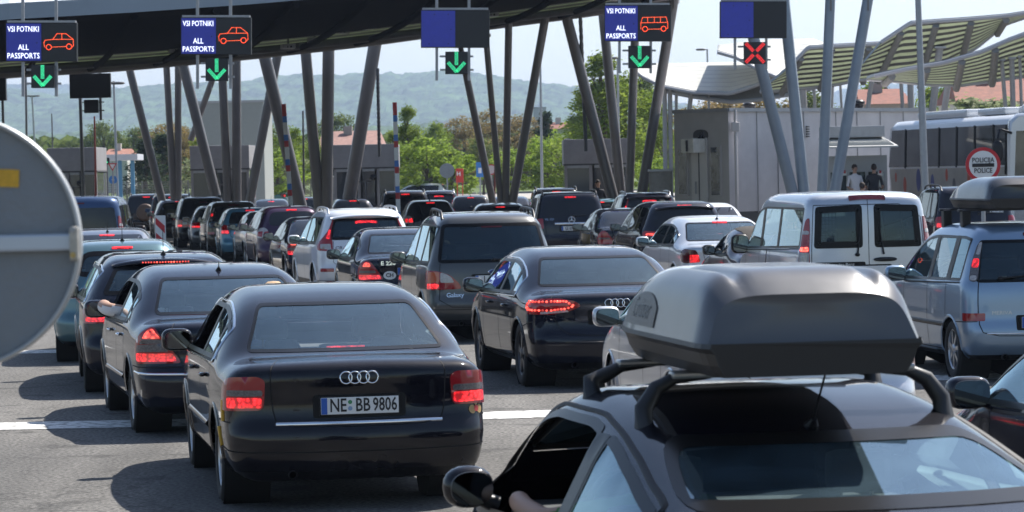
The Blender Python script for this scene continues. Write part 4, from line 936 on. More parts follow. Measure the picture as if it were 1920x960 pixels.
def box_rack(e, S, T, d, roofbox_big):
    M_ = Matrix.Translation(e.location) @ Matrix.Rotation(e.rotation_euler.z, 4, 'Z')
    if roofbox_big: ybars = (1.50, 2.25); zr = 1.49; xb = .50
    else: ybars = (1.0, 1.75); zr = 1.74; xb = .56
    for i, yb in enumerate(ybars):
        mb = MB(); zt = S.proj('T', [(xb, yb), (xb+.06, yb)])[0][:, 2]
        if roofbox_big:
            for sg in (-1, 1):
                mb.tube([(sg*(xb+.055), yb-.02, zt[1]-.03), (sg*(xb+.05), yb, zt[1]+.05), (sg*(xb+.0), yb+.01, zr-.045), (sg*(xb-.07), yb+.01, zr-.012), (sg*(xb-.2), yb+.01, zr)], [.038, .034, .029, .022, .017], mat('rack_plastic', (.022, .023, .025), rough=.45), n=12)
            mb.box((0, yb+.01, zr), (xb*2-.1, .06, .028), mat('rack_bar', (.35, .36, .37), rough=.3, metal=.8), bev=.01)
        else:
            for sg in (-1, 1): mb.box((sg*xb, yb, (zt[0]+zr)/2-.01), (.09, .12, zr-zt[0]+.02), M_plas, bev=.015)
            mb.box((0, yb, zr), (xb*2+.16, .05, .025), mat('rack_bar_dark', (.06, .06, .065), rough=.3, metal=.6), bev=.008)
        mb.build('rack_bar', e)
    # roof box: loft of superellipse sections
    if roofbox_big: Lb, Wb, Hb, y0, xo, grey, yaw = 1.95, .78, .37, .92, -.10, mat('roof_box_grey', (.085, .088, .097), rough=.32, coat=.3, var=.08, vscale=3), R(-3)
    else: Lb, Wb, Hb, y0, xo, grey, yaw = 2.1, .80, .33, .30, -.10, mat('roof_box_black', (.022, .024, .028), rough=.25, coat=.5, var=.08), 0
    z0 = zr+.02; ys = np.linspace(0, 1, 34); n = 44; mb = MB(); mbb = MB()
    def sec(t, lid):
        # plan half width, top height along the box (0 rear, 1 front)
        e_ = min(1, t/.06); f_ = min(1, (1-t)/.45); wd = Wb/2*(.93+.07*e_**.5)*(1-.42*(1-f_)**2.2)
        h = Hb*(.74+.26*math.sin(min(1, t/.16)*math.pi/2)**.8)*(1-.75*(1-min(1, (1-t)/.62))**2.0) if True else 0
        return wd, h
    sp = .30  # split height share
    V = []; rows = 0
    for t in ys:
        wd, h = sec(t, True); y = t*Lb; zb_ = Hb*sp
        h = max(h, zb_+.015)
        e_ = min(1, t/.10)
        row = []
        for j in range(n+1):
            a = math.pi*j/n; cx = math.copysign(abs(math.cos(a))**.42, math.cos(a)); sz = math.sin(a)**.36
            x = wd*cx*(1-.16*sz); zz = zb_+(h-zb_)*sz
            if roofbox_big: zz -= (.032*math.exp(-((abs(x)-.235)/.022)**2)+.010*(abs(x) < .235))*min(1, max(0, (sz-.55)/.2))*min(1, t*7)*min(1, max(0, (1-t)*2.2))
            yy = y+(0.10*(zz-zb_)/(Hb-zb_)*(1-e_) if t < .1 else 0)+(.045*(x/wd)**2 if t < .12 else 0)*(1-e_)
            row.append((x, yy, zz))
        V += row; rows += 1
    m_ = n+1
    fs = [(i*m_+j, i*m_+j+1, (i+1)*m_+j+1, (i+1)*m_+j) for i in range(rows-1) for j in range(n)]
    mb.add(V, fs, grey, True)
    for r_ in (0, rows-1):
        cen = tuple(np.mean([V[r_*m_+j] for j in range(m_)], 0)); b = len(mb.v); 
        mb.add([V[r_*m_+j] for j in range(m_)]+[cen], [((j, j+1, m_) if r_ == 0 else (j+1, j, m_)) for j in range(n)]+[(n, 0, m_) if r_ == 0 else (0, n, m_)], grey, True)
    # base tray
    V = []
    for t in ys:
        wd, h = sec(t, False); y = t*Lb
        for (k, z_) in ((1.0, Hb*sp+.004), (1.012, Hb*sp-.012), (.965, Hb*sp-.03), (.93, .04), (.86, .0), (.0, 0)): V.append((wd*k, y+.03*(1-k)*(1-2*t)*3, z_))
        for (k, z_) in ((.86, 0), (.93, .04), (.965, Hb*sp-.03), (1.012, Hb*sp-.012), (1.0, Hb*sp+.004)): V.append((-wd*k, y+.03*(1-k)*(1-2*t)*3, z_))
    k_ = 11; fs = [(i*k_+j, (i+1)*k_+j, (i+1)*k_+j+1, i*k_+j+1) for i in range(rows-1) for j in range(k_-1)]
    fs += [tuple(range(k_)), tuple((rows-1)*k_+j for j in range(k_))[::-1]]
    mbb.add(V, fs, mat('roof_box_tray', (.02, .02, .021), rough=.5), False)
    rb = empty('roof_box', M_ @ Vector((xo, y0, z0)), e.rotation_euler.z+yaw, 'large grey roof box with a dark base clamped on the nearest coupe' if roofbox_big else 'glossy black roof box on the pale blue people carrier', 'roof box')
    mb.build('box_lid', rb); mbb.build('box_base', rb)
    if roofbox_big:
        def surf(t, a):
            wd, h = sec(t, True); zb_ = Hb*sp; cx = math.copysign(abs(math.cos(a))**.42, math.cos(a)); sz = math.sin(a)**.36
            return Vector((wd*cx*(1-.10*sz)-.004, t*Lb, zb_+(h-zb_)*sz+.002))
        def on(tx, tz, off):
            t = .56-tx/Lb; wd, h = sec(t, True); zb_ = Hb*sp; q = min(.9, max(.02, (tz-zb_)/(h-zb_))); sz = q; a = math.pi-math.asin(min(1, q**(1/.36))); cx = -abs(math.cos(a))**.42
            return Vector((wd*cx*(1-.16*sz)-off, t*Lb, zb_+(h-zb_)*sz))
        mb = MB(); N_ = 14; gr = []
        for i in range(N_+1):
            for j in range(5): tx = -.34+.62*i/N_; zlo = .135; zhi = .135+.15*(1-((tx+.03)/.37)**2 if abs(tx+.03) < .37 else .02)**.6*(.55+.45*(tx+.4)/.7); gr.append(on(tx, zlo+(max(zhi, zlo+.004)-zlo)*j/4, .004))
        mb.add(gr, [(i*5+j, i*5+j+1, (i+1)*5+j+1, (i+1)*5+j) for i in range(N_) for j in range(4)], mat('decal_grey', (.035, .036, .04), rough=.4), True); mb.build('decal', rb)
        me = textmesh('Cruiser', .105, mat('logo_pale', (.34, .36, .38), rough=.4), None)
        for v in me.vertices: v.co = on(v.co.x+.02, v.co.z+.195, .007)
        o = bpy.data.objects.new('lettering', me); COL.objects.link(o); o.parent = rb
        mb = MB(); ant = S.proj('T', [(0, 1.28)])[0][0]
        mb.tube([(0, 1.31, ant[2]-.003), (0, 1.27, ant[2]+.03)], [.03, .01], M_plas, n=8); mb.tube([(0, 1.28, ant[2]+.03), (.0, .98, ant[2]+.38)], [.005, .003], M_plas, n=6); mb.build('antenna', e)

FAR = [
 # key, paint, px, s, yaw, label
 ('van_blue', P_blue, 152, 90, 3.5, 'blue van behind the round sign, ahead of the grey blue saloon'),
 ('saloon_plain', P_gun, 196, 113, 5, 'grey blue saloon in front of the blue van with a thin pink brake light'),
 ('suv_box', P_black, 275, 45, 5, 'black off-roader at the very head of the far left queue with a spare wheel'),
 ('suv_box', P_black, 324, 48, 6, 'black off-roader with roof rails, second from the head of the left queue'),
 ('suv_round', P_black, 338, 52, 8, 'black off-roader seen just right of the striped marker board'),
 ('mpv', P_black2, 383, 55.5, 9, 'black people carrier between the off-roader and the small grey car, roof rising to the left'),
 ('wagon', P_gun, 411, 59, 7, 'dark grey estate car left of the brown people carrier'),
 ('mini_mpv', P_brown, 441, 62, 10, 'brown compact people carrier just left of the light blue car'),
 ('hatch', P_cyan, 472, 68, 8, 'light blue hatchback in the middle of the long left queue'),
 ('saloon_small', P_gun, 524, 72, 10.5, 'grey saloon squeezed between the light blue car and the purple one'),
 ('hatch_big', P_purple, 552, 78, 10, 'dark purple hatchback with short roof aerial behind the grey saloon'),
 ('saloon_small', P_black2, 617, 89, 10.5, 'small black saloon half hidden by the white off-roader'),
 ('saloon_plain', P_black, 510, 45, 5, 'black saloon under the parked green car, only its bright roof in view'),
 ('hatch', P_black, 572, 44, 4, 'black hatchback at the foot of the two thick grey columns'),
 ('hatch_big', P_black, 664, 51.5, 6, 'black hatchback in front of the middle booth behind a leaning column'),
 ('suv_box', P_black, 762, 54, 4, 'black off-roader with long lit brake light beside the striped barrier arm'),
 ('suv', P_black2, 824, 46, 2, 'black off-roader below the white parked estate car'),
 ('hatch_big', P_black, 810, 60, 5, 'black hatchback with bright red lamp behind the people carrier with roof rails'),
 ('hatch', P_black, 884, 49, 2, 'small black hatchback with see-through window and whip aerial'),
 ('saloon_plain', P_gun, 942, 68, 2, 'dark bronze saloon with a wide high brake light behind the rails of the people carrier'),
 ('saloon_plain', P_black2, 958, 51, 1, 'dark blue saloon with shiny roof at the foot of three columns'),
 ('suv_box', P_black, 1045, 56, 1, 'black off-roader with arched roof rails behind the one with GE plate'),
 ('suv_box', P_black2, 1073, 75, 4, 'black off-roader with white plate GE 831 and a chrome bar'),
 ('saloon_plain', P_green, 1130, 62, 1, 'dark green saloon glimpsed between two black off-roaders'),
 ('suv', P_black2, 1221, 68, 4, 'black off-roader with wide lit brake light near the officer in the booth'),
 ('saloon_small', P_black2, 1195, 84, 6, 'dark blue saloon tucked between two off-roaders with its left lamp showing'),
 ('suv_round', P_black2, 1291, 92, 7, 'dark blue rounded off-roader with small square lamps ahead of the silver saloon'),
 ('saloon_plain', P_white, 1343, 79, 3, 'white saloon in front of the grey building'),
 ('roadster', paint('aubergine', (.03, .018, .03), metal=.4), 1490, 123, 8, 'dark convertible with brown cloth top beside the silver van'),
 ('suv_box', P_black2, 1834, 86, 4, 'dark off-roader beneath the black roof box with two upright red lamps'),
]
def cars_far():
    for row in FAR:
        key, pm, px, s, yaw, lab = row[:6]
        dull = ('tail_light',) if any(k_ in lab for k_ in ('grey saloon squeezed', 'striped marker board', 'second from the head', 'long lit', 'shiny roof', 'arched roof rails', 'GE plate', 'plate GE', 'bronze', 'tucked between', 'white saloon', 'aerial behind')) else None
        if key in ('suv', 'suv_round') and px > 1200: dull = None
        e, o, S, T = car(key, pm, px, s, yaw, lab, swap=dull, H=1.06 if 'dark purple' in lab else 1.0)
        if 'GE 831' in lab:
            plate_text(o, T, [('GE 831 146', .0, .115, .62)])
            mb = MB(); S.strip(mb, 'Q', [(-.42, .98), (.42, .98)], .05, M_chr, off=.01, flat=False); mb.build('chrome_bar', e)
            p, n_ = S.proj('B', [(0, 1.07)]); p = Vector(p[0])+Vector((0, -.02, 0)); mb = MB(); r = .08
            mb.tube([p+Vector((r*math.cos(a), 0, r*math.sin(a))) for a in np.linspace(0, 2*math.pi, 21)], .008, M_chr, n=6, cap=False)
            for k in range(3): a = math.pi/2+k*2*math.pi/3; mb.tube([p, p+Vector((r*math.cos(a), 0, r*math.sin(a)))], [.012, .004], M_chr, n=6)
            mb.build('badge', e); badge_text(e, S, 'ML 320', -.55, 1.09, .075, M_chr)
        if 'spare wheel' in lab:
            p, n_ = S.proj('B', [(0, 1.0)]); mb = MB(); mb.lathe([(0, -.22), (.26, -.22), (.36, -.19), (.37, -.05), (.34, 0)], mat('spare_cover', (.10, .06, .04), rough=.5), Vector(p[0])+Vector((-.05, 0, 0)), axis='y', n=28); mb.build('spare_wheel', e)
        if 'upright red lamps' in lab: badge_text(e, S, 'Rafale', .45, 1.22, .13, M_plate, bold=.003)
# parked on the higher ground beyond the booths
    for key, pm, px, py, s, hd, z, lab in (('saloon_plain', P_green, 542, 372, 29, 82, .47, 'dark green saloon parked side-on at the grass edge beyond the booths'),
                                    ('hatch_big', P_silver2, 845, 362, 30, 80, .36, 'pale silver estate car standing side-on by the low wall'),
                                    ('saloon_small', P_dark, 1000, 360, 24, -84, .95, 'dark grey saloon parked side-on by the low wall, front to the right')):
        car(key, pm, px, s, hd, lab, z=z, group='cars parked beyond the booths', lz=1.4)
# ---------------------------------------------------------------- setting
def ground_h(x, y):
    return float(np.interp(y, [140, 190, 235, 305, 700], [0, .38, .90, 1.4, 3.2]))
def ground():
    # asphalt
    m = mat('asphalt', (.13, .127, .118), rough=.88)
    N, Lk = nod(m); b = N['Principled BSDF']; tc = N.new('ShaderNodeTexCoord')
    def nz(sc, det=6, vec=None):
        n = N.new('ShaderNodeTexNoise'); n.inputs['Scale'].default_value = sc; n.inputs['Detail'].default_value = det; Lk.new(vec or tc.outputs['Object'], n.inputs['Vector']); return n.outputs[0]
    mp = N.new('ShaderNodeMapping'); mp.inputs['Scale'].default_value = (1.2, .12, 1); mp.inputs['Rotation'].default_value = (0, 0, R(12)); Lk.new(tc.outputs['Object'], mp.inputs[0])
    def ramp(src, a, b_, c0, c1):
        r_ = N.new('ShaderNodeMapRange'); r_.inputs[1].default_value = a; r_.inputs[2].default_value = b_; r_.inputs[3].default_value = c0; r_.inputs[4].default_value = c1; Lk.new(src, r_.inputs[0]); return r_.outputs[0]
    def mul(a, b_):
        q = N.new('ShaderNodeMath'); q.operation = 'MULTIPLY'; Lk.new(a, q.inputs[0]); Lk.new(b_, q.inputs[1]); return q.outputs[0]
    v = mul(mul(ramp(nz(.35), .3, .7, .85, 1.15), ramp(nz(30, 4), .35, .65, .35, 1.65)), ramp(nz(1.0, 5, mp.outputs[0]), .35, .68, 1.18, .62))
    # crack lines
    vo = N.new('ShaderNodeTexVoronoi'); vo.feature = 'DISTANCE_TO_EDGE'; vo.inputs['Scale'].default_value = .33
    dn = N.new('ShaderNodeTexNoise'); dn.inputs['Scale'].default_value = 1.8; Lk.new(tc.outputs['Object'], dn.inputs['Vector'])
    mxv = N.new('ShaderNodeMix'); mxv.data_type = 'RGBA'; mxv.inputs[0].default_value = .5; Lk.new(tc.outputs['Object'], mxv.inputs[6]); Lk.new(dn.outputs[1], mxv.inputs[7]); Lk.new(mxv.outputs[2], vo.inputs['Vector'])
    v = mul(v, ramp(vo.outputs[0], .0, .006, .55, 1.0))
    v = mul(v, ramp(nz(1.7, 6), .57, .66, 1.0, .55)); v = mul(v, ramp(nz(.13, 3), .42, .6, .86, 1.1))
    mx = N.new('ShaderNodeMix'); mx.data_type = 'RGBA'; mx.blend_type = 'MULTIPLY'; mx.inputs[0].default_value = 1; mx.inputs[6].default_value = (.118, .113, .105, 1)
    Lk.new(v, mx.inputs[7]); Lk.new(mx.outputs[2], b.inputs['Base Color'])
    bp = N.new('ShaderNodeBump'); bp.inputs['Strength'].default_value = .6; bp.inputs['Distance'].default_value = .012; Lk.new(nz(90, 2), bp.inputs['Height']); Lk.new(bp.outputs[0], b.inputs['Normal'])
    g = mat('grass', (.075, .115, .022), rough=.95, var=.45, vscale=.35)
    mb = MB(); ys = [-30, 20, 60, 100, 130, 140, 150, 165, 180, 190, 205, 220, 235, 250, 270, 305, 350, 420, 700, 1200, 2500, 6000, 15000]
    def row(y): return [(-max(160, y*2), y), (-60, y), (-30, y), (-10, y), (10, y), (30, y), (60, y), (max(160, y*2), y)]
    V = []; [V.extend([(x, yy, ground_h(x, min(yy, 700))) for x, yy in row(y)]) for y in ys]
    fa = []; fg = []
    for i in range(len(ys)-1):
        for j in range(7):
            f = (i*8+j, i*8+j+1, (i+1)*8+j+1, (i+1)*8+j); (fa if ys[i] < 235 else fg).append(f)
    mb.add(V, fa, m, True); mb.add(V, fg, g, True); tag(mb.build('ground'), kind='structure')
    wh = mat('road_paint', (.72, .72, .70), rough=.7)
    N, Lk = nod(wh); b = N['Principled BSDF']; tc = N.new('ShaderNodeTexCoord'); n = N.new('ShaderNodeTexNoise'); n.inputs['Scale'].default_value = 9; n.inputs['Detail'].default_value = 8
    Lk.new(tc.outputs['Object'], n.inputs['Vector']); cr_ = N.new('ShaderNodeValToRGB'); cr_.color_ramp.elements[0].position = .38; cr_.color_ramp.elements[0].color = (.25, .245, .23, 1); cr_.color_ramp.elements[1].position = .52; cr_.color_ramp.elements[1].color = (.72, .72, .70, 1)
    Lk.new(n.outputs[0], cr_.inputs[0]); Lk.new(cr_.outputs[0], b.inputs['Base Color'])
    def stop(x0, y0, x1, y1, w_):
        def gp(px, py):
            r_ = fwd+cr*((px-960)/F_PX)+cu*((480-py)/F_PX); t = -CAM.z/r_.z; q = CAM+r_*t; return Vector((q.x, q.y, .005))
        a, b_ = gp(x0, y0), gp(x1, y1); mb = MB(); u = Vector((0, 1, 0))*w_
        mb.quad(a-u/2, b_-u/2, b_+u/2, a+u/2, wh); tag(mb.build('road_marking'), kind='structure')
    stop(-60, 801, 700, 786, .85); stop(640, 788, 1040, 776, .85)
    stop(-60, 662, 560, 652, .8); stop(1640, 712, 1990, 703, .8); stop(560, 700, 1000, 690, .0001)
    # grassy bank, kerb and lighter service road beyond the booths
    lt = mat('service_road', (.36, .34, .31), rough=.9, var=.2, vscale=.4)
    mb = MB()
    def strip_y(y0, y1, x0, x1, mt, dz, n=10):
        V = []; 
        for i in range(n+1):
            x = x0+(x1-x0)*i/n; V += [(x, y0, ground_h(x, y0)+dz), (x, y1, ground_h(x, y1)+dz)]
        mb.add(V, [(2*i, 2*i+2, 2*i+3, 2*i+1) for i in range(n)], mt)
    [strip_y(y_, y_+q_, -90, 60, lt, .012) for y_, q_ in ((152, 13), (165, 15), (180, 10), (190, 15), (205, 15), (220, 13))]; tag(mb.build('road'), kind='structure')
    mb = MB()
    for i in range(12):
        x = -90+i*12.5; z = ground_h(x, 234); mb.box((x+6.2, 234, z+.04), (12.4, .3, .16), mat('kerb_stone', (.4, .39, .37), rough=.9, var=.2))
    tag(mb.build('kerb'), kind='structure')

def hills():
    def hill(name, d, prof, depth, col, amp, seed, sc=.02):
        """ridge given as picture points (px,py) at distance d; falls towards the viewer"""
        prof = np.array(prof, float); nx, ny = 620, 70; xs = np.linspace(prof[0, 0], prof[-1, 0], nx)
        V = []; 
        for j in range(ny+1):
            t = j/ny
            for i, px in enumerate(xs):
                py = np.interp(px, prof[:, 0], prof[:, 1]); top = P(px, py, d)
                y = d-depth*(1-t); x = top.x*(y/d)**.5*1.0 if False else top.x
                s_ = math.sin(t*math.pi/2)**1.1
                base = 1.0
                z = base+(top.z-base)*s_
                v = Vector((x*sc, y*sc, seed)); n1 = noise.fractal(v*.35, 1.0, 2.0, 4); n2 = noise.noise(Vector((x*.045, y*.02, seed+5)))+.6*noise.noise(Vector((x*.10, y*.05, seed+9)))
                n3 = noise.noise(Vector((x*.055, y*.02, seed+2)))+.7*noise.noise(Vector((x*.13, y*.05, seed+4)))
                z += n1*amp*s_*(1.0-.75*(t > .97))+n2*amp*.22*min(1, t*4)+n3*5
                V.append((x, y+n2*3, z))
        fs = [(j*nx+i, j*nx+i+1, (j+1)*nx+i+1, (j+1)*nx+i) for j in range(ny) for i in range(nx-1)]
        b0 = len(V); last = ny*nx
        V += [(V[last+i][0], V[last+i][1]+60, 0) for i in range(nx)]; fs += [(last+i, last+i+1, b0+i+1, b0+i) for i in range(nx-1)]
        m = mat('forest_'+name, col, rough=1.0, var=.85, vscale=.022, spec=.05)
        N, Lk = nod(m)
        mb = MB(); mb.add(V, fs, m, False); tag(mb.build('hill'), kind='structure')
    hill('far', 6400, [(-200, 165), (60, 158), (300, 170), (330, 200), (480, 190), (600, 150), (760, 150), (900, 148), (1060, 165), (1200, 185), (1330, 200), (1500, 200), (1600, 165), (1760, 160), (1950, 175), (2150, 180)], 900, (.045, .075, .03), 9, 1, .008)
    hill('near', 4700, [(-250, 190), (-60, 178), (60, 172), (110, 185), (200, 180), (260, 165), (400, 158), (480, 156), (520, 148), (640, 145), (760, 149), (860, 143), (930, 150), (980, 160), (1040, 164), (1100, 176), (1250, 200), (1400, 225), (1600, 235), (2100, 230)], 1400, (.055, .09, .035), 9, 3, .008)
    hill('low', 2700, [(-250, 262), (0, 252), (200, 246), (420, 250), (640, 246), (900, 240), (1100, 236), (1300, 232), (1500, 228), (1800, 225), (2100, 222)], 800, (.06, .095, .035), 8, 7, .008)

def haze():
    bm = bmesh.new(); bmesh.ops.create_cube(bm, size=1); me = bpy.data.meshes.new('haze')
    for v in bm.verts: v.co = Vector((v.co.x*9000, 3900+v.co.y*8000, 130+v.co.z*262))
    bm.to_mesh(me); bm.free(); o = bpy.data.objects.new('haze', me); COL.objects.link(o); tag(o, kind='stuff')
    m = bpy.data.materials.new('haze'); m.use_nodes = True; N, Lk = nod(m); N.remove(N['Principled BSDF']); out = [n for n in N if n.type == 'OUTPUT_MATERIAL'][0]
    v = N.new('ShaderNodeVolumePrincipled'); v.inputs['Color'].default_value = (.57, .72, 1.0, 1); v.inputs['Density'].default_value = HAZE; v.inputs['Anisotropy'].default_value = .35
    Lk.new(v.outputs[0], out.inputs['Volume']); me.materials.append(m)
HAZE = .00014

# ---- trees
LEAFM = {}
def leafmat(name, c1, c2):
    if name in LEAFM: return LEAFM[name]
    m = mat('leaf_'+name, c1, rough=.7, spec=.2); N, Lk = nod(m); b = N['Principled BSDF']
    tc = N.new('ShaderNodeTexCoord'); n = N.new('ShaderNodeTexNoise'); n.inputs['Scale'].default_value = 1.6; n.inputs['Detail'].default_value = 5; Lk.new(tc.outputs['Object'], n.inputs['Vector'])
    mx = N.new('ShaderNodeMix'); mx.data_type = 'RGBA'; mx.inputs[6].default_value = tuple(c1)+(1,); mx.inputs[7].default_value = tuple(c2)+(1,)
    mr = N.new('ShaderNodeMapRange'); mr.inputs[1].default_value = .35; mr.inputs[2].default_value = .65; Lk.new(n.outputs[0], mr.inputs[0]); Lk.new(mr.outputs[0], mx.inputs[0]); Lk.new(mx.outputs[2], b.inputs['Base Color'])
    t = N.new('ShaderNodeBsdfTranslucent'); Lk.new(mx.outputs[2], t.inputs[0]); ms = N.new('ShaderNodeMixShader'); ms.inputs[0].default_value = .55
    out = [k for k in N if k.type == 'OUTPUT_MATERIAL'][0]; Lk.new(b.outputs[0], ms.inputs[1]); Lk.new(t.outputs[0], ms.inputs[2]); Lk.new(ms.outputs[0], out.inputs[0])
    LEAFM[name] = m; return m
M_bark = mat('bark', (.10, .08, .06), rough=.95, var=.3, vscale=6)
TREE = {}
def tree_mesh(kind):
    if kind in TREE: return TREE[kind]
    rnd = random.Random(hash(kind) % 1000 if False else sum(map(ord, kind)))
    H, Wd, shape, n, ls, lm = {'poplar': (10, 2.6, 'cone', 9000, .17, 'green'), 'round': (7, 3.2, 'round', 7500, .19, 'green'), 'bush': (3.4, 2.4, 'round', 4500, .15, 'bright'),
        'russet': (6, 3.2, 'round', 6500, .17, 'russet'), 'pine': (6, 2.6, 'pine', 6500, .15, 'dark'), 'olive': (7, 3.4, 'round', 6500, .20, 'olive'), 'blossom': (3.2, 2.0, 'round', 3800, .13, 'pale')}[kind]
    L_ = {'green': ((.12, .19, .022), (.24, .31, .05)), 'bright': ((.16, .25, .03), (.27, .36, .06)), 'russet': ((.16, .14, .05), (.28, .20, .09)), 'dark': ((.02, .04, .022), (.045, .07, .03)), 'olive': ((.09, .13, .035), (.16, .20, .06)), 'pale': ((.30, .32, .22), (.22, .28, .10))}[lm]
    m = leafmat(lm, *L_)
    tr = MB(); ctr = []
    tr.tube([(0, 0, -.3), (.05, 0, H*.3), (0, .05, H*.62), (.03, 0, H*.93)], [H*.028, H*.022, H*.013, .02], M_bark, n=8)
    nc = 46 if shape != 'cone' else 60
    for k in range(nc):
        if shape == 'cone': z = H*(.14+.86*rnd.random()**.9); rmax = Wd*.5*(1-((z/H-.14)/.86))**.55*(.6+.4*min(1, (z/H-.14)/.2)+.1); cs = .34+.62*(1-z/H)
        elif shape == 'pine': z = H*(.12+.88*rnd.random()); rmax = Wd*.5*(1.05-z/H)*1.25; cs = .35+.35*(1-z/H)
        else: z = H*(.22+.78*rnd.random()**.85); q = (z/H-.60)/.42; rmax = Wd*.62*math.sqrt(max(.05, 1-q*q)); cs = H*.10*(.6+.7*rnd.random())
        a = rnd.random()*6.283; r_ = rmax*math.sqrt(rnd.random()); c = Vector((r_*math.cos(a), r_*math.sin(a), z)); ctr.append((c, cs))
        if k < 16: tr.tube([(0, 0, z*.62), (c.x*.5, c.y*.5, z*.86), tuple(c)], [H*.009, H*.006, .008], M_bark, n=5, cap=False)
    lv = MB(); V = []; Fs = []
    for i in range(n):
        c, cs = ctr[i % len(ctr)]
        d = Vector((rnd.gauss(0, 1), rnd.gauss(0, 1), rnd.gauss(0, 1))).normalized()*(cs*(rnd.random()**.42)*(1.0 if rnd.random() < .88 else 1.35)); d.z *= .8 if shape != 'cone' else 1.25
        p = c+d; s_ = ls*(.6+.8*rnd.random())
        nrm = (d.normalized()+Vector((rnd.gauss(0, .7), rnd.gauss(0, .7), rnd.gauss(0, .7)))).normalized(); a1 = nrm.cross(Vector((rnd.random(), rnd.random(), rnd.random()+.1))).normalized(); a2 = nrm.cross(a1)
        b0 = len(V); V += [p-a1*s_*.5, p-a2*s_*.28+a1*.1*s_, p+a1*s_*.5, p+a2*s_*.28]; Fs.append((b0, b0+1, b0+2, b0+3))
    lv.add(V, Fs, m, False)
    TREE[kind] = (tr.mesh('trunk'), lv.mesh('crown'), H); return TREE[kind]
def tree(kind, px, py_top, d, label, nm='tree', wsc=1.0, group='trees beyond the booths', cat='tree', zb=None):
    a, b, H = tree_mesh(kind); top = P(px, py_top, d); z0 = ground_h(0, d) if zb is None else zb; h = top.z-z0; s_ = h/H
    e = empty(nm, (top.x, top.y, z0), random.random()*6.28, label, cat, group); e.scale = (s_*wsc, s_*wsc, s_)
    for n_, me in (('trunk', a), ('crown', b)): o = bpy.data.objects.new(n_, me); COL.objects.link(o); o.parent = e
def trees():
    L_ = [
     ('poplar', 1128, 102, 190, 'tall bright green poplar with ragged tip behind the bus lane booth', 2.0), ('poplar', 1096, 175, 196, 'green poplar on the near flank of the tallest poplar', 1.9),
     ('round', 1170, 150, 192, 'green broad tree leaning against the tallest poplar', 1.0), ('round', 1215, 185, 200, 'green tree between the poplar and the pale canopy', .85), ('olive', 1210, 150, 260, 'hazy blue green tree above the pale canopy edge', .8),
     ('poplar', 765, 200, 205, 'green poplar beside the striped barrier arm', 1.5), ('poplar', 735, 245, 200, 'small green poplar over the middle booth', 1.3), ('bush', 800, 262, 195, 'bright green bush in front of the low wall', 1.5), ('bush', 845, 285, 195, 'pale green bush behind the round sign back', 1.3),
     ('round', 820, 235, 270, 'round pale green tree in the middle distance', 1.0), ('russet', 870, 225, 280, 'russet tree left of the leaning column', 1.3), ('russet', 925, 213, 285, 'russet tree between two columns', 1.3), ('russet', 985, 222, 285, 'russet tree behind the thin lamp mast', 1.2), ('olive', 905, 262, 230, 'olive tree above the red cabinet', 1.2),
     ('bush', 960, 285, 205, 'green bush by the wall behind three columns', 1.6), ('bush', 1025, 262, 210, 'bright green bush by the dark conifer', 1.5), ('pine', 1022, 213, 235, 'dark conifer in front of the far red roof', 1.2), ('bush', 1060, 250, 205, 'green bush at the side of the bus lane booth', 1.3),
     ('pine', 272, 262, 215, 'dark pine left of the leaning column', 1.9), ('pine', 305, 255, 220, 'dark wide pine behind the leaning column', 1.9), ('russet', 318, 236, 250, 'russet tree over the dark pines', 1.4), ('russet', 345, 245, 245, 'russet tree right of the dark pines', 1.0), ('olive', 195, 236, 330, 'pale tree behind the far red roofs', 1.2), ('olive', 250, 246, 340, 'pale olive tree behind the dark pine', 1.3), ('olive', 120, 268, 330, 'pale olive tree over the leftmost booth', 1.6),
     ('round', 400, 246, 220, 'green tree behind the left booth', 1.3), ('russet', 445, 255, 230, 'russet tree right of the left booth', 1.2), ('olive', 505, 238, 215, 'green tree behind the leaning pair of columns', 1.0), ('round', 545, 245, 210, 'green tree left of the house with the red roof', 1.0), ('bush', 520, 285, 200, 'dark green bush behind the leaning pair of columns', 1.6), ('olive', 640, 222, 300, 'olive tree rising over the red roof', 1.5), ('round', 590, 262, 205, 'green tree between the thick columns', .7),
     ('russet', 1330, 195, 210, 'yellow brown tree under the pale canopy', 1.5), ('russet', 1380, 190, 210, 'brown tree over the grey building', 1.5), ('russet', 1440, 185, 200, 'yellow brown tree behind the canopy posts', 1.4), ('olive', 1500, 178, 205, 'olive tree behind the canopy posts', 1.2), ('pine', 1650, 152, 230, 'dark conifer beside the brick red house', 1.0), ('round', 1640, 165, 215, 'yellow green tree beside the dark conifer', 1.0), ('round', 1755, 170, 215, 'green tree behind the grey lamp pole', 1.0),
     ('blossom', 1815, 192, 150, 'pale green bush in front of the white house', 1.6), ('blossom', 1860, 196, 152, 'second pale green bush in front of the white house, nearer its far end', 1.5), ('round', 1245, 232, 180, 'green tree between booth and grey building', .8), ('bush', 1225, 300, 175, 'green bush beside the grey building', 1.2),
     ('blossom', 552, 300, 208, 'pale blossoming bush beside the thick column', 1.8), ('blossom', 380, 300, 210, 'pale shrub behind the left booth', 1.8),
    ]
    for k, px, py, d, lab, wsc in L_: tree(k, px, py, d, lab, nm={'bush': 'bush', 'blossom': 'bush', 'pine': 'conifer'}.get(k, 'tree'), wsc=wsc, cat='bush' if k in ('bush', 'blossom') else 'tree')
    # unbroken line of far woodland
    rnd = random.Random(4); V = []; Fs = []
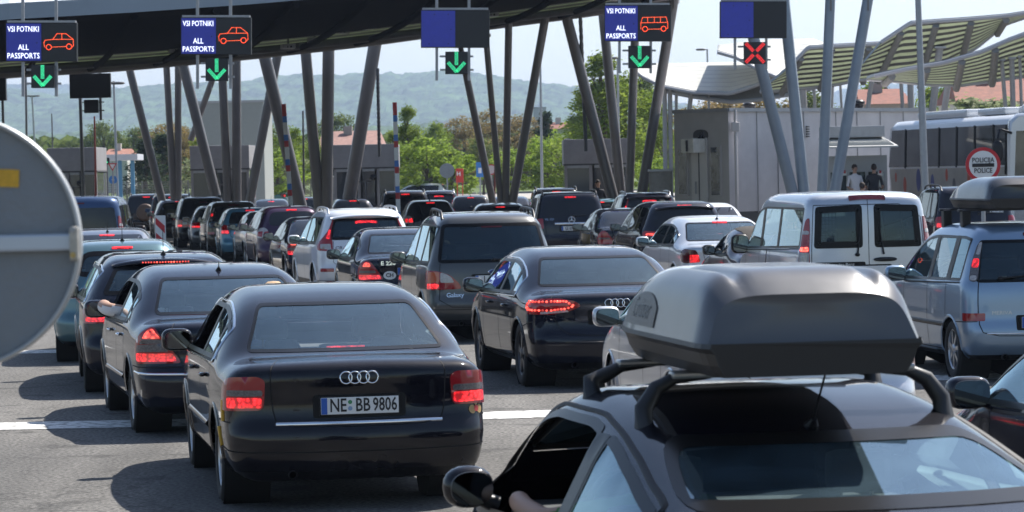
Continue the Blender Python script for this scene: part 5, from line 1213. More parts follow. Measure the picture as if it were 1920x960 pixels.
    for i in range(26000):
        px = rnd.uniform(-80, 2000); d = rnd.uniform(360, 430); top = P(px, 262-.012*px+10*noise.noise(Vector((px*.012, 1, 2)))+8*noise.noise(Vector((px*.05, 3, 2))), d); z = ground_h(0, d)+(top.z-ground_h(0, d))*rnd.random()**.6
        p = Vector((top.x, top.y, z)); s_ = .55*(.5+rnd.random()); n_ = Vector((rnd.gauss(0, 1), rnd.gauss(-.6, 1), rnd.gauss(.3, 1))).normalized(); a1 = n_.cross(Vector((.1, .3, 1))).normalized(); a2 = n_.cross(a1); b0 = len(V)
        V += [p-a1*s_, p-a2*s_*.6, p+a1*s_, p+a2*s_*.6]; Fs.append((b0, b0+1, b0+2, b0+3))
    mb = MB(); mb.add(V, Fs, leafmat('wood', (.07, .11, .03), (.14, .17, .05)), False); tag(mb.build('woodland'), kind='stuff', label='hazy line of far trees beyond the road', cat='woodland')

# ---- the big roof and its columns
M_steelb = mat('painted_steel_blue', (.25, .30, .36), rough=.35, coat=.3, var=.12, vscale=1.5)
M_steel = mat('painted_steel', (.165, .155, .155), rough=.38, metal=.0, coat=.25, var=.10, vscale=1.5)
M_steeld = mat('painted_steel_dark', (.10, .10, .105), rough=.5, var=.2, vscale=2)
M_fascia = mat('fascia_metal', (.24, .30, .36), rough=.4, var=.08, vscale=.5)
M_fascia2 = mat('fascia_pale', (.62, .68, .74), rough=.45, var=.05, vscale=.5)
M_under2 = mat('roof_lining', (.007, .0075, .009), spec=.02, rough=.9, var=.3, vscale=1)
def slatmat(name, c_light, c_dark, scale, ang=0, trl=.6, thr=.32):
    if name in MATS: return MATS[name]
    m = bpy.data.materials.new(name); m.use_nodes = True; N, Lk = nod(m); b = N['Principled BSDF']; b.inputs['Roughness'].default_value = .5
    tc = N.new('ShaderNodeTexCoord'); mp = N.new('ShaderNodeMapping'); mp.inputs['Rotation'].default_value = (0, 0, ang); Lk.new(tc.outputs['UV'], mp.inputs[0])
    wv = N.new('ShaderNodeTexWave'); wv.wave_type = 'BANDS'; wv.bands_direction = 'Y'; wv.inputs['Scale'].default_value = scale; Lk.new(mp.outputs[0], wv.inputs[0])
    cr_ = N.new('ShaderNodeValToRGB'); cr_.color_ramp.interpolation = 'CONSTANT'; cr_.color_ramp.elements[0].color = (0, 0, 0, 1); cr_.color_ramp.elements[1].position = thr; cr_.color_ramp.elements[1].color = (1, 1, 1, 1); Lk.new(wv.outputs[0], cr_.inputs[0])
    n = N.new('ShaderNodeTexNoise'); n.inputs['Scale'].default_value = 14; Lk.new(tc.outputs['UV'], n.inputs['Vector'])
    mx = N.new('ShaderNodeMix'); mx.data_type = 'RGBA'; mx.inputs[6].default_value = tuple(c_dark)+(1,); mx.inputs[7].default_value = tuple(c_light)+(1,); Lk.new(cr_.outputs[0], mx.inputs[0])
    m2 = N.new('ShaderNodeMix'); m2.data_type = 'RGBA'; m2.blend_type = 'MULTIPLY'; m2.inputs[0].default_value = .35; Lk.new(mx.outputs[2], m2.inputs[6]); Lk.new(n.outputs[0], m2.inputs[7]); Lk.new(m2.outputs[2], b.inputs['Base Color'])
    t = N.new('ShaderNodeBsdfTranslucent'); Lk.new(m2.outputs[2], t.inputs[0]); ml = N.new('ShaderNodeMath'); ml.operation = 'MULTIPLY'; ml.inputs[1].default_value = trl; Lk.new(cr_.outputs[0], ml.inputs[0])
    ms = N.new('ShaderNodeMixShader'); Lk.new(ml.outputs[0], ms.inputs[0]); Lk.new(b.outputs[0], ms.inputs[1]); Lk.new(t.outputs[0], ms.inputs[2]); out = [k for k in N if k.type == 'OUTPUT_MATERIAL'][0]; Lk.new(ms.outputs[0], out.inputs[0])
    MATS[name] = m; return m
def poly_at(pts, t):
    pts = [Vector(p) for p in pts]; L = [0]
    for a, b in zip(pts, pts[1:]): L.append(L[-1]+(b-a).length)
    s_ = t*L[-1]
    for i in range(len(pts)-1):
        if s_ <= L[i+1] or i == len(pts)-2:
            k = (s_-L[i])/max(L[i+1]-L[i], 1e-9); return pts[i].lerp(pts[i+1], k)
def loft(name, A, B, mt_low, mt_up, th=.3, n=40, m=12, sag=0.0, parent=None, up=Vector((0, 0, 1)), thread=None):
    """sheet between the 3-D polylines A and B, with a lower and an upper skin"""
    V = []; UV = []
    for off in (0, th):
        for i in range(n+1):
            a = poly_at(A, i/n); b = poly_at(B, i/n)
            for j in range(m+1):
                t = j/m; p = a.lerp(b, t); p = p+up*(off-sag*math.sin(math.pi*t)); V.append(p); UV.append((i/n, t))
    k = (n+1)*(m+1); fl = []; fu = []; fe = []
    for i in range(n):
        for j in range(m):
            q = (i*(m+1)+j, (i+1)*(m+1)+j, (i+1)*(m+1)+j+1, i*(m+1)+j+1); fl.append(q); fu.append(tuple(x+k for x in q)[::-1])
    for i in range(n):
        for j in (0, m): a, b = i*(m+1)+j, (i+1)*(m+1)+j; fe.append((a, b, b+k, a+k))
    for j in range(m):
        for i in (0, n): a, b = i*(m+1)+j, i*(m+1)+j+1; fe.append((a, b, b+k, a+k))
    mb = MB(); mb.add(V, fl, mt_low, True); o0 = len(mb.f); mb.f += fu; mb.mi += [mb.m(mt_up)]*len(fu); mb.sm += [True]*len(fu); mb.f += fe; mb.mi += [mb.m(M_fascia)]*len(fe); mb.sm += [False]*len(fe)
    me = mb.mesh(name); uv = me.uv_layers.new(name='UVMap')
    for lp in me.loops: uv.data[lp.index].uv = UV[lp.vertex_index]
    o = bpy.data.objects.new(name, me); COL.objects.link(o)
    if parent: o.parent = parent
    return o
def ribs(A, B, ts, size, mt, name, parent, across=True, sag=0.0, drop=.0, m=10):
    mb = MB()
    for t in ts:
        pts = []
        for j in range(m+1):
            u = j/m
            p = poly_at(A, t).lerp(poly_at(B, t), u) if across else poly_at(A, u).lerp(poly_at(B, u), t)
            s_ = math.sin(math.pi*(u if across else t)); pts.append(p+Vector((0, 0, -sag*s_-drop)))
        mb.tube(pts, size, mt, n=6)
    return mb.build(name, parent)

def big_roof():
    e = empty('canopy_roof', GX(500, 95, 6.0), 0, 'huge dark checkpoint canopy with a blue grey front edge over the booths', 'canopy')
    inv = Matrix.Translation(-e.location)
    def W(*q): return [P(*p)-e.location for p in q]
    # front edge (near) and rear edge (far)
    A = W((-700, 118, 74), (0, 36, 76), (250, 22, 78), (480, 6, 80), (800, -22, 83), (1100, -58, 86), (1420, -110, 90))
    B = W((-500, 190, 112), (0, 134, 112), (230, 120, 111), (480, 97, 110), (700, 72, 109), (900, 44, 108), (1100, 18, 107), (1272, -8, 106))
    A = [Vector(a) for a in A]; B = [Vector(b) for b in B]
    mid = [poly_at(A, i/14).lerp(poly_at(B, i/14), .74) for i in range(15)]
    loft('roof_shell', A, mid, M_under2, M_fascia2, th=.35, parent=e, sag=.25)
    sl = slatmat('roof_slats', (.42, .47, .33), (.02, .02, .02), 2.4, trl=.7, thr=.78)
    loft('slatted_panel', mid, B, sl, sl, th=.12, parent=e, sag=.15, n=40, m=14)
    # fascia
    mb = MB(); n = 40
    lo = [poly_at(A, i/n) for i in range(n+1)]
    for i in range(n):
        a, b = lo[i], lo[i+1]; u = Vector((0, 0, 1))
        mb.quad(a-u*.02-Vector((0, .03, 0)), b-u*.02-Vector((0, .03, 0)), b+u*.38-Vector((0, .03, 0)), a+u*.38-Vector((0, .03, 0)), M_fascia)
        mb.quad(a+u*.38-Vector((0, .03, 0)), b+u*.38-Vector((0, .03, 0)), b+u*1.6+Vector((0, 1.5, 0)), a+u*1.6+Vector((0, 1.5, 0)), M_fascia2)
    mb.build('fascia', e)
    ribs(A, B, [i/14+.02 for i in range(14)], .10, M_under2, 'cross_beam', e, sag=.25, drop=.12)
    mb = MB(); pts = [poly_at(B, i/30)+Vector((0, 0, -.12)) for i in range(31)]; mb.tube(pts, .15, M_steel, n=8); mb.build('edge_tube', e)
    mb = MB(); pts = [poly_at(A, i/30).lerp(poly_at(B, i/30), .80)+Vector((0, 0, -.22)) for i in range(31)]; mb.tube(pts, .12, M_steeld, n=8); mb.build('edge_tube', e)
    # light fittings under the roof
    lm_ = mat('fitting_grey', (.42, .43, .42), rough=.5)
    for px, py in ((765, 18), (738, 30), (690, 48), (668, 48), (640, 56), (1150, -6), (920, 24), (905, 16), (590, 72), (540, 84), (300, 34), (330, 90), (455, 30)):
        mb = MB(); c = P(px, py+3, 101)-e.location; mb.box(c, (.42, .5, .16), lm_, Matrix.Rotation(R(15), 3, 'Z'), bev=.02)
        for k in (-.12, 0, .12): mb.box(c+Vector((k, -.245, -.02)), (.05, .03, .06), M_plas)
        mb.box(c+Vector((0, .1, .35)), (.06, .06, .6), M_steeld); mb.build('lamp_fitting', e)

COLS = [  # top px,py bottom px,py width depth label
 (240, 118, 300, 360, 14, 117, 'leaning column left of the paired upright ones'), (312, 120, 325, 358, 12, 118, 'first of two upright columns beside the leaning one'), (334, 118, 334, 358, 12, 118, 'second of two upright columns beside the leaning one'),
 (333, 80, 408, 380, 18, 117, 'thick leaning column crossing in front of the second booth'), (398, 150, 358, 262, 11, 119.5, 'short thin strut leaning the other way behind the second booth'), (416, 120, 428, 385, 15, 116.6, 'upright column under the second lit sign, nearer its middle'), (443, 100, 444, 385, 16, 116.6, 'upright column under the end of the second lit sign'),
 (478, 30, 562, 378, 22, 113, 'thick pale column leaning towards the paired upright ones'), (527, 68, 468, 378, 16, 116, 'dark column crossing behind the thick pale one'), (567, 24, 598, 385, 19, 112, 'thick column just right of the first striped barrier arm'), (617, 20, 612, 385, 21, 112, 'thickest upright column left of the red roofed house'),
 (715, 12, 652, 390, 23, 114, 'thick column leaning over the middle booth'), (708, 128, 711, 272, 7, 112, 'ribbed dark drain pipe behind the middle booth'),
 (866, 100, 924, 380, 13, 110, 'column leaning right beneath the blank blue sign'), (912, 80, 938, 372, 11, 108, 'thin column nearly upright beside the leaning one'), (954, 36, 948, 372, 13, 108, 'upright thin column before the russet trees'), (1024, 24, 963, 368, 15, 108, 'column leaning left before the russet trees'),
 (1054, 0, 1150, 372, 19, 107, 'long column leaning right over the bus lane booth'), (1087, 6, 1098, 262, 8, 107, 'thin drain pipe beside the long leaning column'), (1128, 0, 1164, 362, 17, 108, 'column just left of the bus sign going down right'), (1193, 0, 1180, 360, 15, 107, 'upright column behind the bus sign'), (1264, -5, 1204, 360, 18, 106, 'column leaning left beside the bus sign'),
 (1405, 40, 1487, 366, 20, 90, 'bluish column below the red cross light leaning right'), (1470, 0, 1508, 366, 20, 90, 'second bluish column right of the red cross light'), (1557, -5, 1541, 366, 18, 90, 'upright bluish column before the kiosk'), (1628, -5, 1564, 366, 19, 90, 'bluish column leaning left before the kiosk'),
]
def columns():
    for i, (x0, y0, x1, y1, w_, d, lab) in enumerate(COLS):
        if 'drain' in lab:
            a = P(x0, y0, d); b = P(x1, y1, d); e = empty('drain_pipe', b, 0, lab, 'drain pipe', 'drain pipes of the canopy'); mb = MB(); r_ = w_/2*d/F_PX
            pts = [a.lerp(b, k/36)-b for k in range(37)]; mb.tube(pts, [r_*(1 if k % 2 else .82) for k in range(37)], M_steeld, n=8, smooth=False); mb.build('ribbed_pipe', e); mb = MB()
            mb.tube([Vector((0, 0, 0)), Vector((0, 0, -max(b.z-3.0, .1)))], r_*.8, M_steeld, n=8); mb.build('lower_pipe', e); continue
        a = P(x0, y0, d-(1 if y0 > 0 else 0)); b = P(x1, y1, d); u = (b-a); base = b+u*((b.z-.15)/(-u.z)) if b.z > .15 else b
        if 'strut' in lab: base = P(x1, y1, d)
        r_ = w_/2*1.06*d/F_PX; e = empty('canopy_column', base, 0, lab, 'column', 'steel columns carrying the canopy')
        mb = MB(); mt = M_steelb if 'bluish' in lab else M_steel
        mb.tube([a-base, (a-base)*.5, (0, 0, 0)], [r_, r_*1.02, r_*1.02], mt, n=20); mb.build('shaft', e)
        mb = MB(); k = (a-base).normalized(); mb.tube([a-base-k*.1, a-base+k*.28], [r_*.8, r_*.7], M_steeld, n=12); mb.box(a-base+k*.25, (r_*3.2, r_*3.2, .10), M_steeld, bev=.01)
        mb.box(a-base-k*.15+Vector((0, -r_*.9, 0)), (.05, .12, .5), M_steel, bev=.01); mb.build('head_plate', e)
        if 'strut' not in lab: mb = MB(); mb.tube([(0, 0, -.14), (0, 0, .05)], [r_*2.2, r_*2.1], mat('concrete', (.30, .29, .27), rough=.9, var=.2, vscale=3), n=16); mb.build('foot', e)
# ---------------------------------------------------------------- signs, booths, buildings
M_sblue = mat('sign_blue', (.04, .055, .50), rough=.35, var=.06, vscale=8)
M_sblack = mat('sign_black', (.008, .010, .013), rough=.45, var=.2, vscale=20)
M_ledw = mat('led_white', (1, 1, 1), emi=(.9, .95, 1), es=.9)
M_ledo = mat('led_orange', (1, .2, .05), emi=(1, .10, .03), es=.9)
M_ledg = mat('led_green', (.1, 1, .5), emi=(.04, .75, .30), es=.62)
M_ledr = mat('led_red', (1, .1, .1), emi=(1, .02, .02), es=.8)
M_galv = mat('galvanised', (.33, .34, .36), rough=.42, metal=.5, var=.12, vscale=5)
CARI = [[(-.48, -.13), (-.50, .02), (-.46, .10), (-.20, .13), (-.06, .32), (.24, .32), (.48, .13), (.49, -.08), (.44, -.13)], [(-.20, .13), (.46, .13)], [(.10, .32), (.10, .13)], [(-.22, -.13), (.24, -.11)], circ(-.34, -.13, .09, 12), circ(.34, -.11, .09, 12)]
BUSI = [[(-.48, -.18), (-.48, .05), (-.42, .24), (.42, .26), (.48, .05), (.48, -.14), (.42, -.16)], [(-.48, .05), (.48, .07)], [(-.24, .24), (-.24, .05)], [(0, .25), (0, .06)], [(.22, .25), (.22, .06)], [(-.22, -.18), (.22, -.17)], circ(-.33, -.17, .09, 12), circ(.33, -.16, .09, 12)]
def lane_sign(x0, x1, yt, yb, d, icon, text, arrow, lab, ay=(122, 165), ax=None, slope=-.042):
    c = P((x0+x1)/2, (yt+yb)/2, d); w_ = (x1-x0)*d/F_PX; h = (yb-yt-abs(slope)*(x1-x0))*d/F_PX; k = d/F_PX
    e = empty('lane_sign', c, 0, lab, 'lane sign', 'lit signs hanging over the lanes')
    M_ = Matrix.Rotation(R(14), 4, 'Z') @ Matrix.Rotation(-math.atan(slope)-ROLL*1.0, 4, 'Y') if False else Matrix.Rotation(-(math.atan(slope)+ROLL)*1.0, 4, 'Y')
    def bx(mb, cx, cz, sx, sz, sy, mt, y=0, bev=.0): mb.box(M_ @ Vector((cx, y, cz)), (sx, sy, sz), mt, M_.to_3x3(), bev)
    mb = MB(); bx(mb, 0, 0, w_, h, .22, M_sblack, .1, .01); bx(mb, w_*.0, h/2+.03, w_*.96, .05, .26, M_galv, .1); mb.build('sign_case', e)
    mb = MB(); bx(mb, -w_*.245, 0, w_*.49, h*.96, .02, M_sblue, -.02)
    for a, b in ((-.30, .38), (-.10, .38), (-.06, -.02), (-.10, -.40), (-.38, -.40)): bx(mb, w_*a, h*b, .025, .025, .01, M_sblack, -.033)
    mb.build('blue_panel', e)
    if text:
        for s_, zz, xx in (('VSI POTNIKI', .33, -.25), ('ALL', -.14, -.25), ('PASSPORTS', -.36, -.25)):
            me = textmesh(s_, .185, M_ledw, M_ @ Matrix.Translation((w_*xx, -.036, h*zz)), sx=.74 if len(s_) > 9 else .82, bold=.0); o = bpy.data.objects.new('lettering', me); COL.objects.link(o); o.parent = e
    if icon:
        mb = MB(); strokes(mb, CARI if icon == 'car' else BUSI, .011, M_ledo, M_, ox=w_*.25, oz=-h*.03, sc=w_*.42, y=-.035); mb.build('pictogram', e)
    # hangers
    mb = MB()
    for xx in (-.27, .20):
        bx(mb, w_*xx, h/2+1.2, .07, 2.4, .07, M_galv, .12); bx(mb, w_*xx, -h/2-.35, .07, .95, .07, M_galv, .12)
    mb.build('hanger', e)
    # arrow box
    s_ = (ay[1]-ay[0])*k; ac = P(ax, sum(ay)/2, d)-c; mb = MB(); mb.box(ac, (s_, .2, s_), M_sblack, M_.to_3x3(), .01)
    for zz in (-.3, .3): mb.box(ac+Vector((0, .12, zz*s_)), (s_*1.5, .05, .05), M_galv, M_.to_3x3())
    mb.build('signal_case', e)
    T2 = Matrix.Translation(ac+Vector((0, -.11, 0))) @ M_; mb = MB(); dot = .012
    def dots(x0_, z0_, x1_, z1_, n, wn=3):
        dx, dz = x1_-x0_, z1_-z0_; L = math.hypot(dx, dz); nx, nz = -dz/L, dx/L
        for i in range(n):
            for j in range(wn):
                t = i/(n-1); a = (x0_+dx*t+nx*(j-(wn-1)/2)*.055)*s_; b = (z0_+dz*t+nz*(j-(wn-1)/2)*.055)*s_
                mb.box(T2 @ Vector((a, -.003, b)), (dot*1.7, .01, dot*1.7), M_ledg if arrow == 'down' else M_ledr)
    if arrow == 'down': dots(0, .47, 0, -.08, 11); dots(-.36, .0, 0, -.40, 11); dots(.36, .0, .02, -.38, 11)
    else: dots(-.40, .42, -.09, .10, 8); dots(.40, .42, .09, .10, 8); dots(-.40, -.42, -.09, -.10, 8); dots(.40, -.42, .09, -.10, 8)
    mb.build('signal_light', e)
def signs():
    lane_sign(11, 144, 40, 118, 73, 'car', True, 'down', 'leftmost lane sign with orange car outline and green arrow', (122, 165), 81)
    lane_sign(339, 471, 30, 105, 75, 'car', True, 'down', 'lane sign with orange car outline, second along the canopy edge', (110, 152), 407)
    lane_sign(789, 918, 16, 92, 78, None, False, 'down', 'lane sign with blank blue and black panels and a green arrow', (97, 139), 856)
    lane_sign(1133, 1258, 7, 80, 80, 'bus', True, 'down', 'lane sign with an orange minibus outline', (86, 128), 1199)
    lane_sign(1350, 1475, 0, 74, 82, None, False, 'x', 'blank blue lane sign with a red cross light', (79, 120), 1415)
    # backs of the signs for the other direction
    for (x0, x1, y0, y1, xs, ys, lab) in ((131, 208, 138, 184, (158, 185), (187, 212), 'dark back of a lane sign for the other direction, small box below'), (-40, 12, 145, 189, None, None, 'dark sign back cut by the edge of the photo')):
        d = 112; c = P((x0+x1)/2, (y0+y1)/2, d); e = empty('sign_back', c, 0, lab, 'sign back', 'backs of signs'); mb = MB(); mb.box((0, 0, 0), ((x1-x0)*d/F_PX, .25, (y1-y0)*d/F_PX), M_sblack, bev=.02); mb.build('case', e)
        mb = MB(); mb.tube([(.33, .15, 1.0), (.33, .15, -1.25)], .05, M_steeld, n=8); mb.tube([(-.33, .15, 1.0), (-.33, .15, .2)], .05, M_steeld, n=8)
        if xs: cc = P(sum(xs)/2, sum(ys)/2, d)-c; mb.box(cc, (.52, .2, .48), M_sblack, bev=.02); mb.box(cc+Vector((.05, .1, .15)), (.8, .04, .04), M_steeld); mb.box(cc+Vector((.05, .1, -.15)), (.8, .04, .04), M_steeld)
        mb.build('bracket', e)
    # posts and masts
    def mast(pts, w_, d, lab, nm='lamp_mast', arms=None, mt=M_galv, cat='lamp post', grp=None):
        a, b = P(*pts[0], d), P(*pts[1], d); base = Vector((b.x+(b.x-a.x)/(a.z-b.z)*b.z, b.y, ground_h(0, d))); r_ = w_/2*d/F_PX
        e = empty(nm, base, 0, lab, cat, grp); mb = MB(); mb.tube([(0, 0, 0), a-base], [r_*1.15, r_*.8], mt, n=12); mb.tube([(0, 0, -.05), (0, 0, .12)], [r_*2.2, r_*2.2], mt, n=12); mb.build('pole', e)
        if arms:
            for i_, (ax, ay, bx_, by_) in enumerate(arms):
                p, q = P(ax, ay, d)-base, P(bx_, by_, d)-base; mb = MB(); mb.tube([p, q], r_*.6, mt, n=6); mb.build('arm', e); mb = MB(); mb.ellipsoid(q, (.32, .14, .07), M_steeld, p=.7, nu=10, nv=6); mb.build('lamp_head', e)
        return e
    mast(((1721, -12), (1735, 358)), 14, 74, 'tall bluish steel pole standing beside the silver van', nm='steel_pole', cat='pole')
    mast(((213, 152), (219, 330)), 5, 150, 'double lamp mast above the leftmost booth', arms=[(213, 158, 205, 156), (213, 158, 222, 156)])
    mast(((60, 178), (64, 262)), 4, 260, 'distant double lamp mast over the hill', arms=[(60, 182, 53, 180), (60, 182, 68, 180)])
    mast(((1468, 0), (1468, 1)), .1, 400, 'x') if False else None
    mast(((1326, 92), (1327, 135)), 4, 190, 'lamp post with a single flat head above the pale canopy', arms=[(1326, 93, 1314, 93)])
    mast(((1158, 110), (1160, 260)), 5, 170, 'thin lamp post in front of the poplar', arms=[(1158, 110, 1150, 109)])
    mast(((1013, 115), (1016, 325)), 5, 160, 'thin grey mast between two columns', nm='thin_mast', cat='mast')
    mast(((97, 213), (98, 262)), 3, 119, 'thin dark pole above the leftmost booth', nm='thin_mast', cat='mast', mt=M_steeld)
    mast(((148, 110), (155, 340)), 7, 113, 'thin upright post left of the sign back', nm='thin_mast', cat='mast', mt=M_steeld)
    mast(((48, 112), (50, 300)), 5, 113, 'thin grey post below the leftmost lane sign', nm='thin_mast', cat='mast')
    mast(((568, 208), (570, 372)), 4, 114, 'thin black post between two thick columns', nm='thin_mast', cat='mast', mt=M_steeld)
    for a, lab in ((((177, 218), (179, 345)), 'rust red raised barrier arm at the leftmost booth'), (((930, 240), (927, 372)), 'thin red and white raised arm beside the thin column')):
        mast(a, 4, 114, lab, nm='barrier_arm', cat='barrier', mt=mat('barrier_rust', (.30, .06, .045), rough=.5))
    # striped barrier arms
    for (x0, y0, x1, y1, d, lab) in ((532, 195, 546, 398, 103, 'raised barrier arm striped red white and blue between columns'), (740, 192, 747, 398, 92, 'raised barrier arm striped red white and blue in front of the middle booth')):
        a, b = P(x0, y0, d), P(x1, y1, d); u = b-a; base = b+u*(b.z/(-u.z)); e = empty('barrier_arm', base, 0, lab, 'barrier', 'striped barrier arms'); A_ = a-base; L = A_.length; r_ = 4*d/F_PX
        ms = [mat('stripe_red', (.55, .03, .03), rough=.4), mat('stripe_blue', (.06, .22, .65), rough=.4), mat('stripe_white', (.9, .9, .9), rough=.4)]
        mb = MB(); seq = [0, 0, 1, 2, 2, 1, 0, 2, 2, 1, 0, 2, 2, 1, 0, 2, 2, 1, 0, 2]; seg = len(seq)
        for k, si in enumerate(seq):
            p, q = A_*(1-k/seg*.86), A_*(1-(k+1)/seg*.86); c = (p+q)/2; Mx = Vector((0, 0, 1)).rotation_difference((p-q).normalized()).to_matrix(); mb.box(c, (r_*2, r_*1.2, (p-q).length), ms[si], Mx)
        mb.build('arm', e); mb = MB(); mb.box((0, 0, .5), (.35, .35, 1.0), mat('barrier_box', (.5, .3, .05), rough=.5), bev=.03); mb.build('barrier_post', e)
    # give way and blue signs, round backs
    def disc_sign(px, py, d, r_px, face, lab, tri=False, extra=None, back=False, nm='road_sign'):
        c = P(px, py, d); k = d/F_PX; rr = r_px*k; e = empty(nm, (c.x, c.y, ground_h(0, d)), 0, lab, 'road sign'); h = c.z-e.location.z
        mb = MB(); mb.tube([(0, .05, 0), (0, .05, h+rr*.8)], .035, M_galv, n=8); mb.build('post', e); mb = MB()
        n = 3 if tri else 32; ang = [math.pi*2*i/n-(math.pi/2) for i in range(n)]
        def fan(r__, y, mt): mb.add([(r__*math.cos(a), y, h+r__*math.sin(a)) for a in ang], [tuple(range(n))], mt)
        mb.lathe([(0, .02), (rr*.99, .02), (rr, .0), (rr, -.012)], M_galv, (0, 0, h), axis='y', n=n) if not tri else None
        for i_, (f_, mt) in enumerate(face): fan(rr*f_, -.014-i_*.004, mt)
        mb.build('sign_face', e); return e, rr, h
    Mw = mat('sign_white', (.78, .78, .78), rough=.4); Mr = mat('sign_red', (.55, .02, .03), rough=.4); Mb_ = mat('sign_mid_blue', (.04, .20, .55), rough=.4); Mgb = mat('sign_grey_back', (.33, .34, .35), rough=.55, var=.08, vscale=6)
    e, rr, h = disc_sign(1843, 309, 52, 33, [(1.0, Mr), (.80, Mw)], 'round white sign with a red ring reading POLICIJA POLICE')
    for s_, z_, sz in (('POLICIJA', .26, .115), ('POLICE', -.34, .115)):
        me = textmesh(s_, sz, M_platek, Matrix.Translation((0, -.026, h+z_*rr)), sx=.82, bold=.001); o = bpy.data.objects.new('lettering', me); COL.objects.link(o); o.parent = e
    mb = MB(); mb.box((0, -.028, h-.02*rr), (rr*1.25, .006, rr*.20), M_platek, bev=.002); mb.build('black_bar', e)
    disc_sign(211, 311, 122, 10, [(1.0, Mr), (.62, Mw)], 'small give way triangle beside the leftmost booth', tri=True)
    disc_sign(212, 337, 123, 8, [(1.0, Mb_), (.3, Mw)], 'small blue round sign beneath the give way triangle')
    disc_sign(838, 320, 150, 14, [(1.0, Mgb)], 'grey back of a round sign left of the red cabinet')
    disc_sign(1064, 270, 120, 11, [(1.0, Mgb)], 'grey back of a round sign on the corner of the bus lane booth')
    disc_sign(921, 318, 155, 10, [(1.0, Mr), (.8, mat('sign_pale', (.6, .5, .5)))], 'small round sign with red ring behind two columns')
    # blue parking plate, red cabinet
    e = empty('parking_sign', (P(900, 330, 160).x, 160, ground_h(0, 160)), 0, 'blue rectangular sign at the leaning column foot', 'road sign'); k = 160/F_PX; h = P(900, 318, 160).z-e.location.z
    mb = MB(); mb.tube([(0, .05, 0), (0, .05, h)], .04, M_galv, n=8); mb.build('post', e); mb = MB(); mb.box((0, 0, h), (14*k, .03, 28*k), Mb_, bev=.005); mb.box((0, -.02, h-.05), (6*k, .01, 10*k), Mw); mb.build('sign_face', e)
    e = empty('hydrant_cabinet', (P(862, 330, 165).x, 165, ground_h(0, 165)), 0, 'red hydrant cabinet with white H on two legs by the low wall', 'cabinet'); k = 165/F_PX; h = P(862, 329, 165).z-e.location.z
    mb = MB(); mb.box((0, 0, h), (14*k, .3, 26*k), mat('cabinet_red', (.5, .03, .02), rough=.5), bev=.02); mb.build('cabinet_body', e); mb = MB()
    for s_ in (-1, 1): mb.box((s_*5*k, 0, h/2-.2), (.05, .05, h-.3), mat('cabinet_red', (.5, .03, .02)))
    mb.build('leg', e); me = textmesh('H', .3, M_plate, Matrix.Translation((-.05, -.165, h+.08)), bold=.01); o = bpy.data.objects.new('lettering', me); COL.objects.link(o); o.parent = e
    # marker board
    d = 80; c = P(301, 440, d); e = empty('marker_board', (c.x, c.y, 0), 0, 'red and white slanted stripe marker board on the traffic island', 'marker board'); k = d/F_PX
    mb = MB(); mb.box((0, 0, c.z), (20*k, .04, 72*k), Mw, bev=.015); mb.build('board', e); mb = MB(); w_, hh = 17*k, 68*k
    for i_ in range(2):
        z_ = c.z+hh*(.30-.42*i_); sl = .16 if True else 0
        mb.quad((-w_/2, -.025, z_+.09+sl/2), (w_/2, -.025, z_+.09-sl*.9), (w_/2, -.025, z_-.13-sl*.9+.02), (-w_/2, -.025, z_-.09+sl/2), Mr)
    mb.build('stripe', e); mb = MB(); mb.box((0, .05, .45), (.06, .06, .9), M_galv); mb.build('post', e)
    # nearest round sign, seen from behind
    d = 7.3; k = d/F_PX; c = P(-86, 455, d); e = empty('round_sign', (c.x, c.y, 0), 0, 'back of a round grey metal sign very near the camera, yellow sticker on it', 'road sign'); h = c.z; rr = 240*k
    Mg = mat('sign_back_paint', (.23, .25, .27), rough=.55, bump=.25, bscale=45, var=.06, vscale=9)
    mb = MB(); mb.lathe([(0, -.004), (rr*.965, -.004)], Mg, (0, 0, h), axis='y', n=96); mb.build('sign_plate', e)
    mb = MB(); mb.lathe([(rr*.962, -.004), (rr*.965, -.020), (rr*.98, -.026), (rr, -.022), (rr*1.005, .0), (rr*.99, .012), (rr*.9, .012)], mat('sign_rim', (.46, .47, .47), rough=.4, metal=.3), (0, 0, h), axis='y', n=96); mb.build('rim', e)
    zb = P(60, 455, d).z-0; mb = MB(); mb.box((0, -.020, zb), (rr*1.93, .024, 32*k), mat('sign_rail', (.48, .53, .60), rough=.35, metal=.4), bev=.006); mb.build('mounting_rail', e)
    mb = MB(); xc = P(143, 452, d).x-c.x; mb.box((xc, -.03, zb-.004), (17*k, .03, 64*k), mat('clamp_metal', (.42, .40, .36), rough=.45, metal=.5, var=.3, vscale=30), bev=.006); mb.tube([(xc-.002, -.05, zb+.03), (xc-.002, -.03, zb+.03)], .007, M_galv, n=8); mb.tube([(xc-.002, -.05, zb-.03), (xc-.002, -.03, zb-.03)], .007, mat('brass_bolt', (.45, .32, .12), metal=.6, rough=.4), n=8); mb.build('clamp', e)
    ys = P(14, 334, d)-Vector((c.x, c.y, 0)); mb = MB(); mb.box((ys.x, -.006, ys.z), (46*k, .002, 33*k), mat('sticker_yellow', (.72, .40, .03), rough=.5, var=.15, vscale=60), Matrix.Rotation(.05, 3, 'Y')); mb.build('sticker', e)
    mb = MB(); mb.tube([(-.02, -.06, 0), (-.02, -.06, h+rr*.7)], .03, M_galv, n=12); mb.build('post', e)

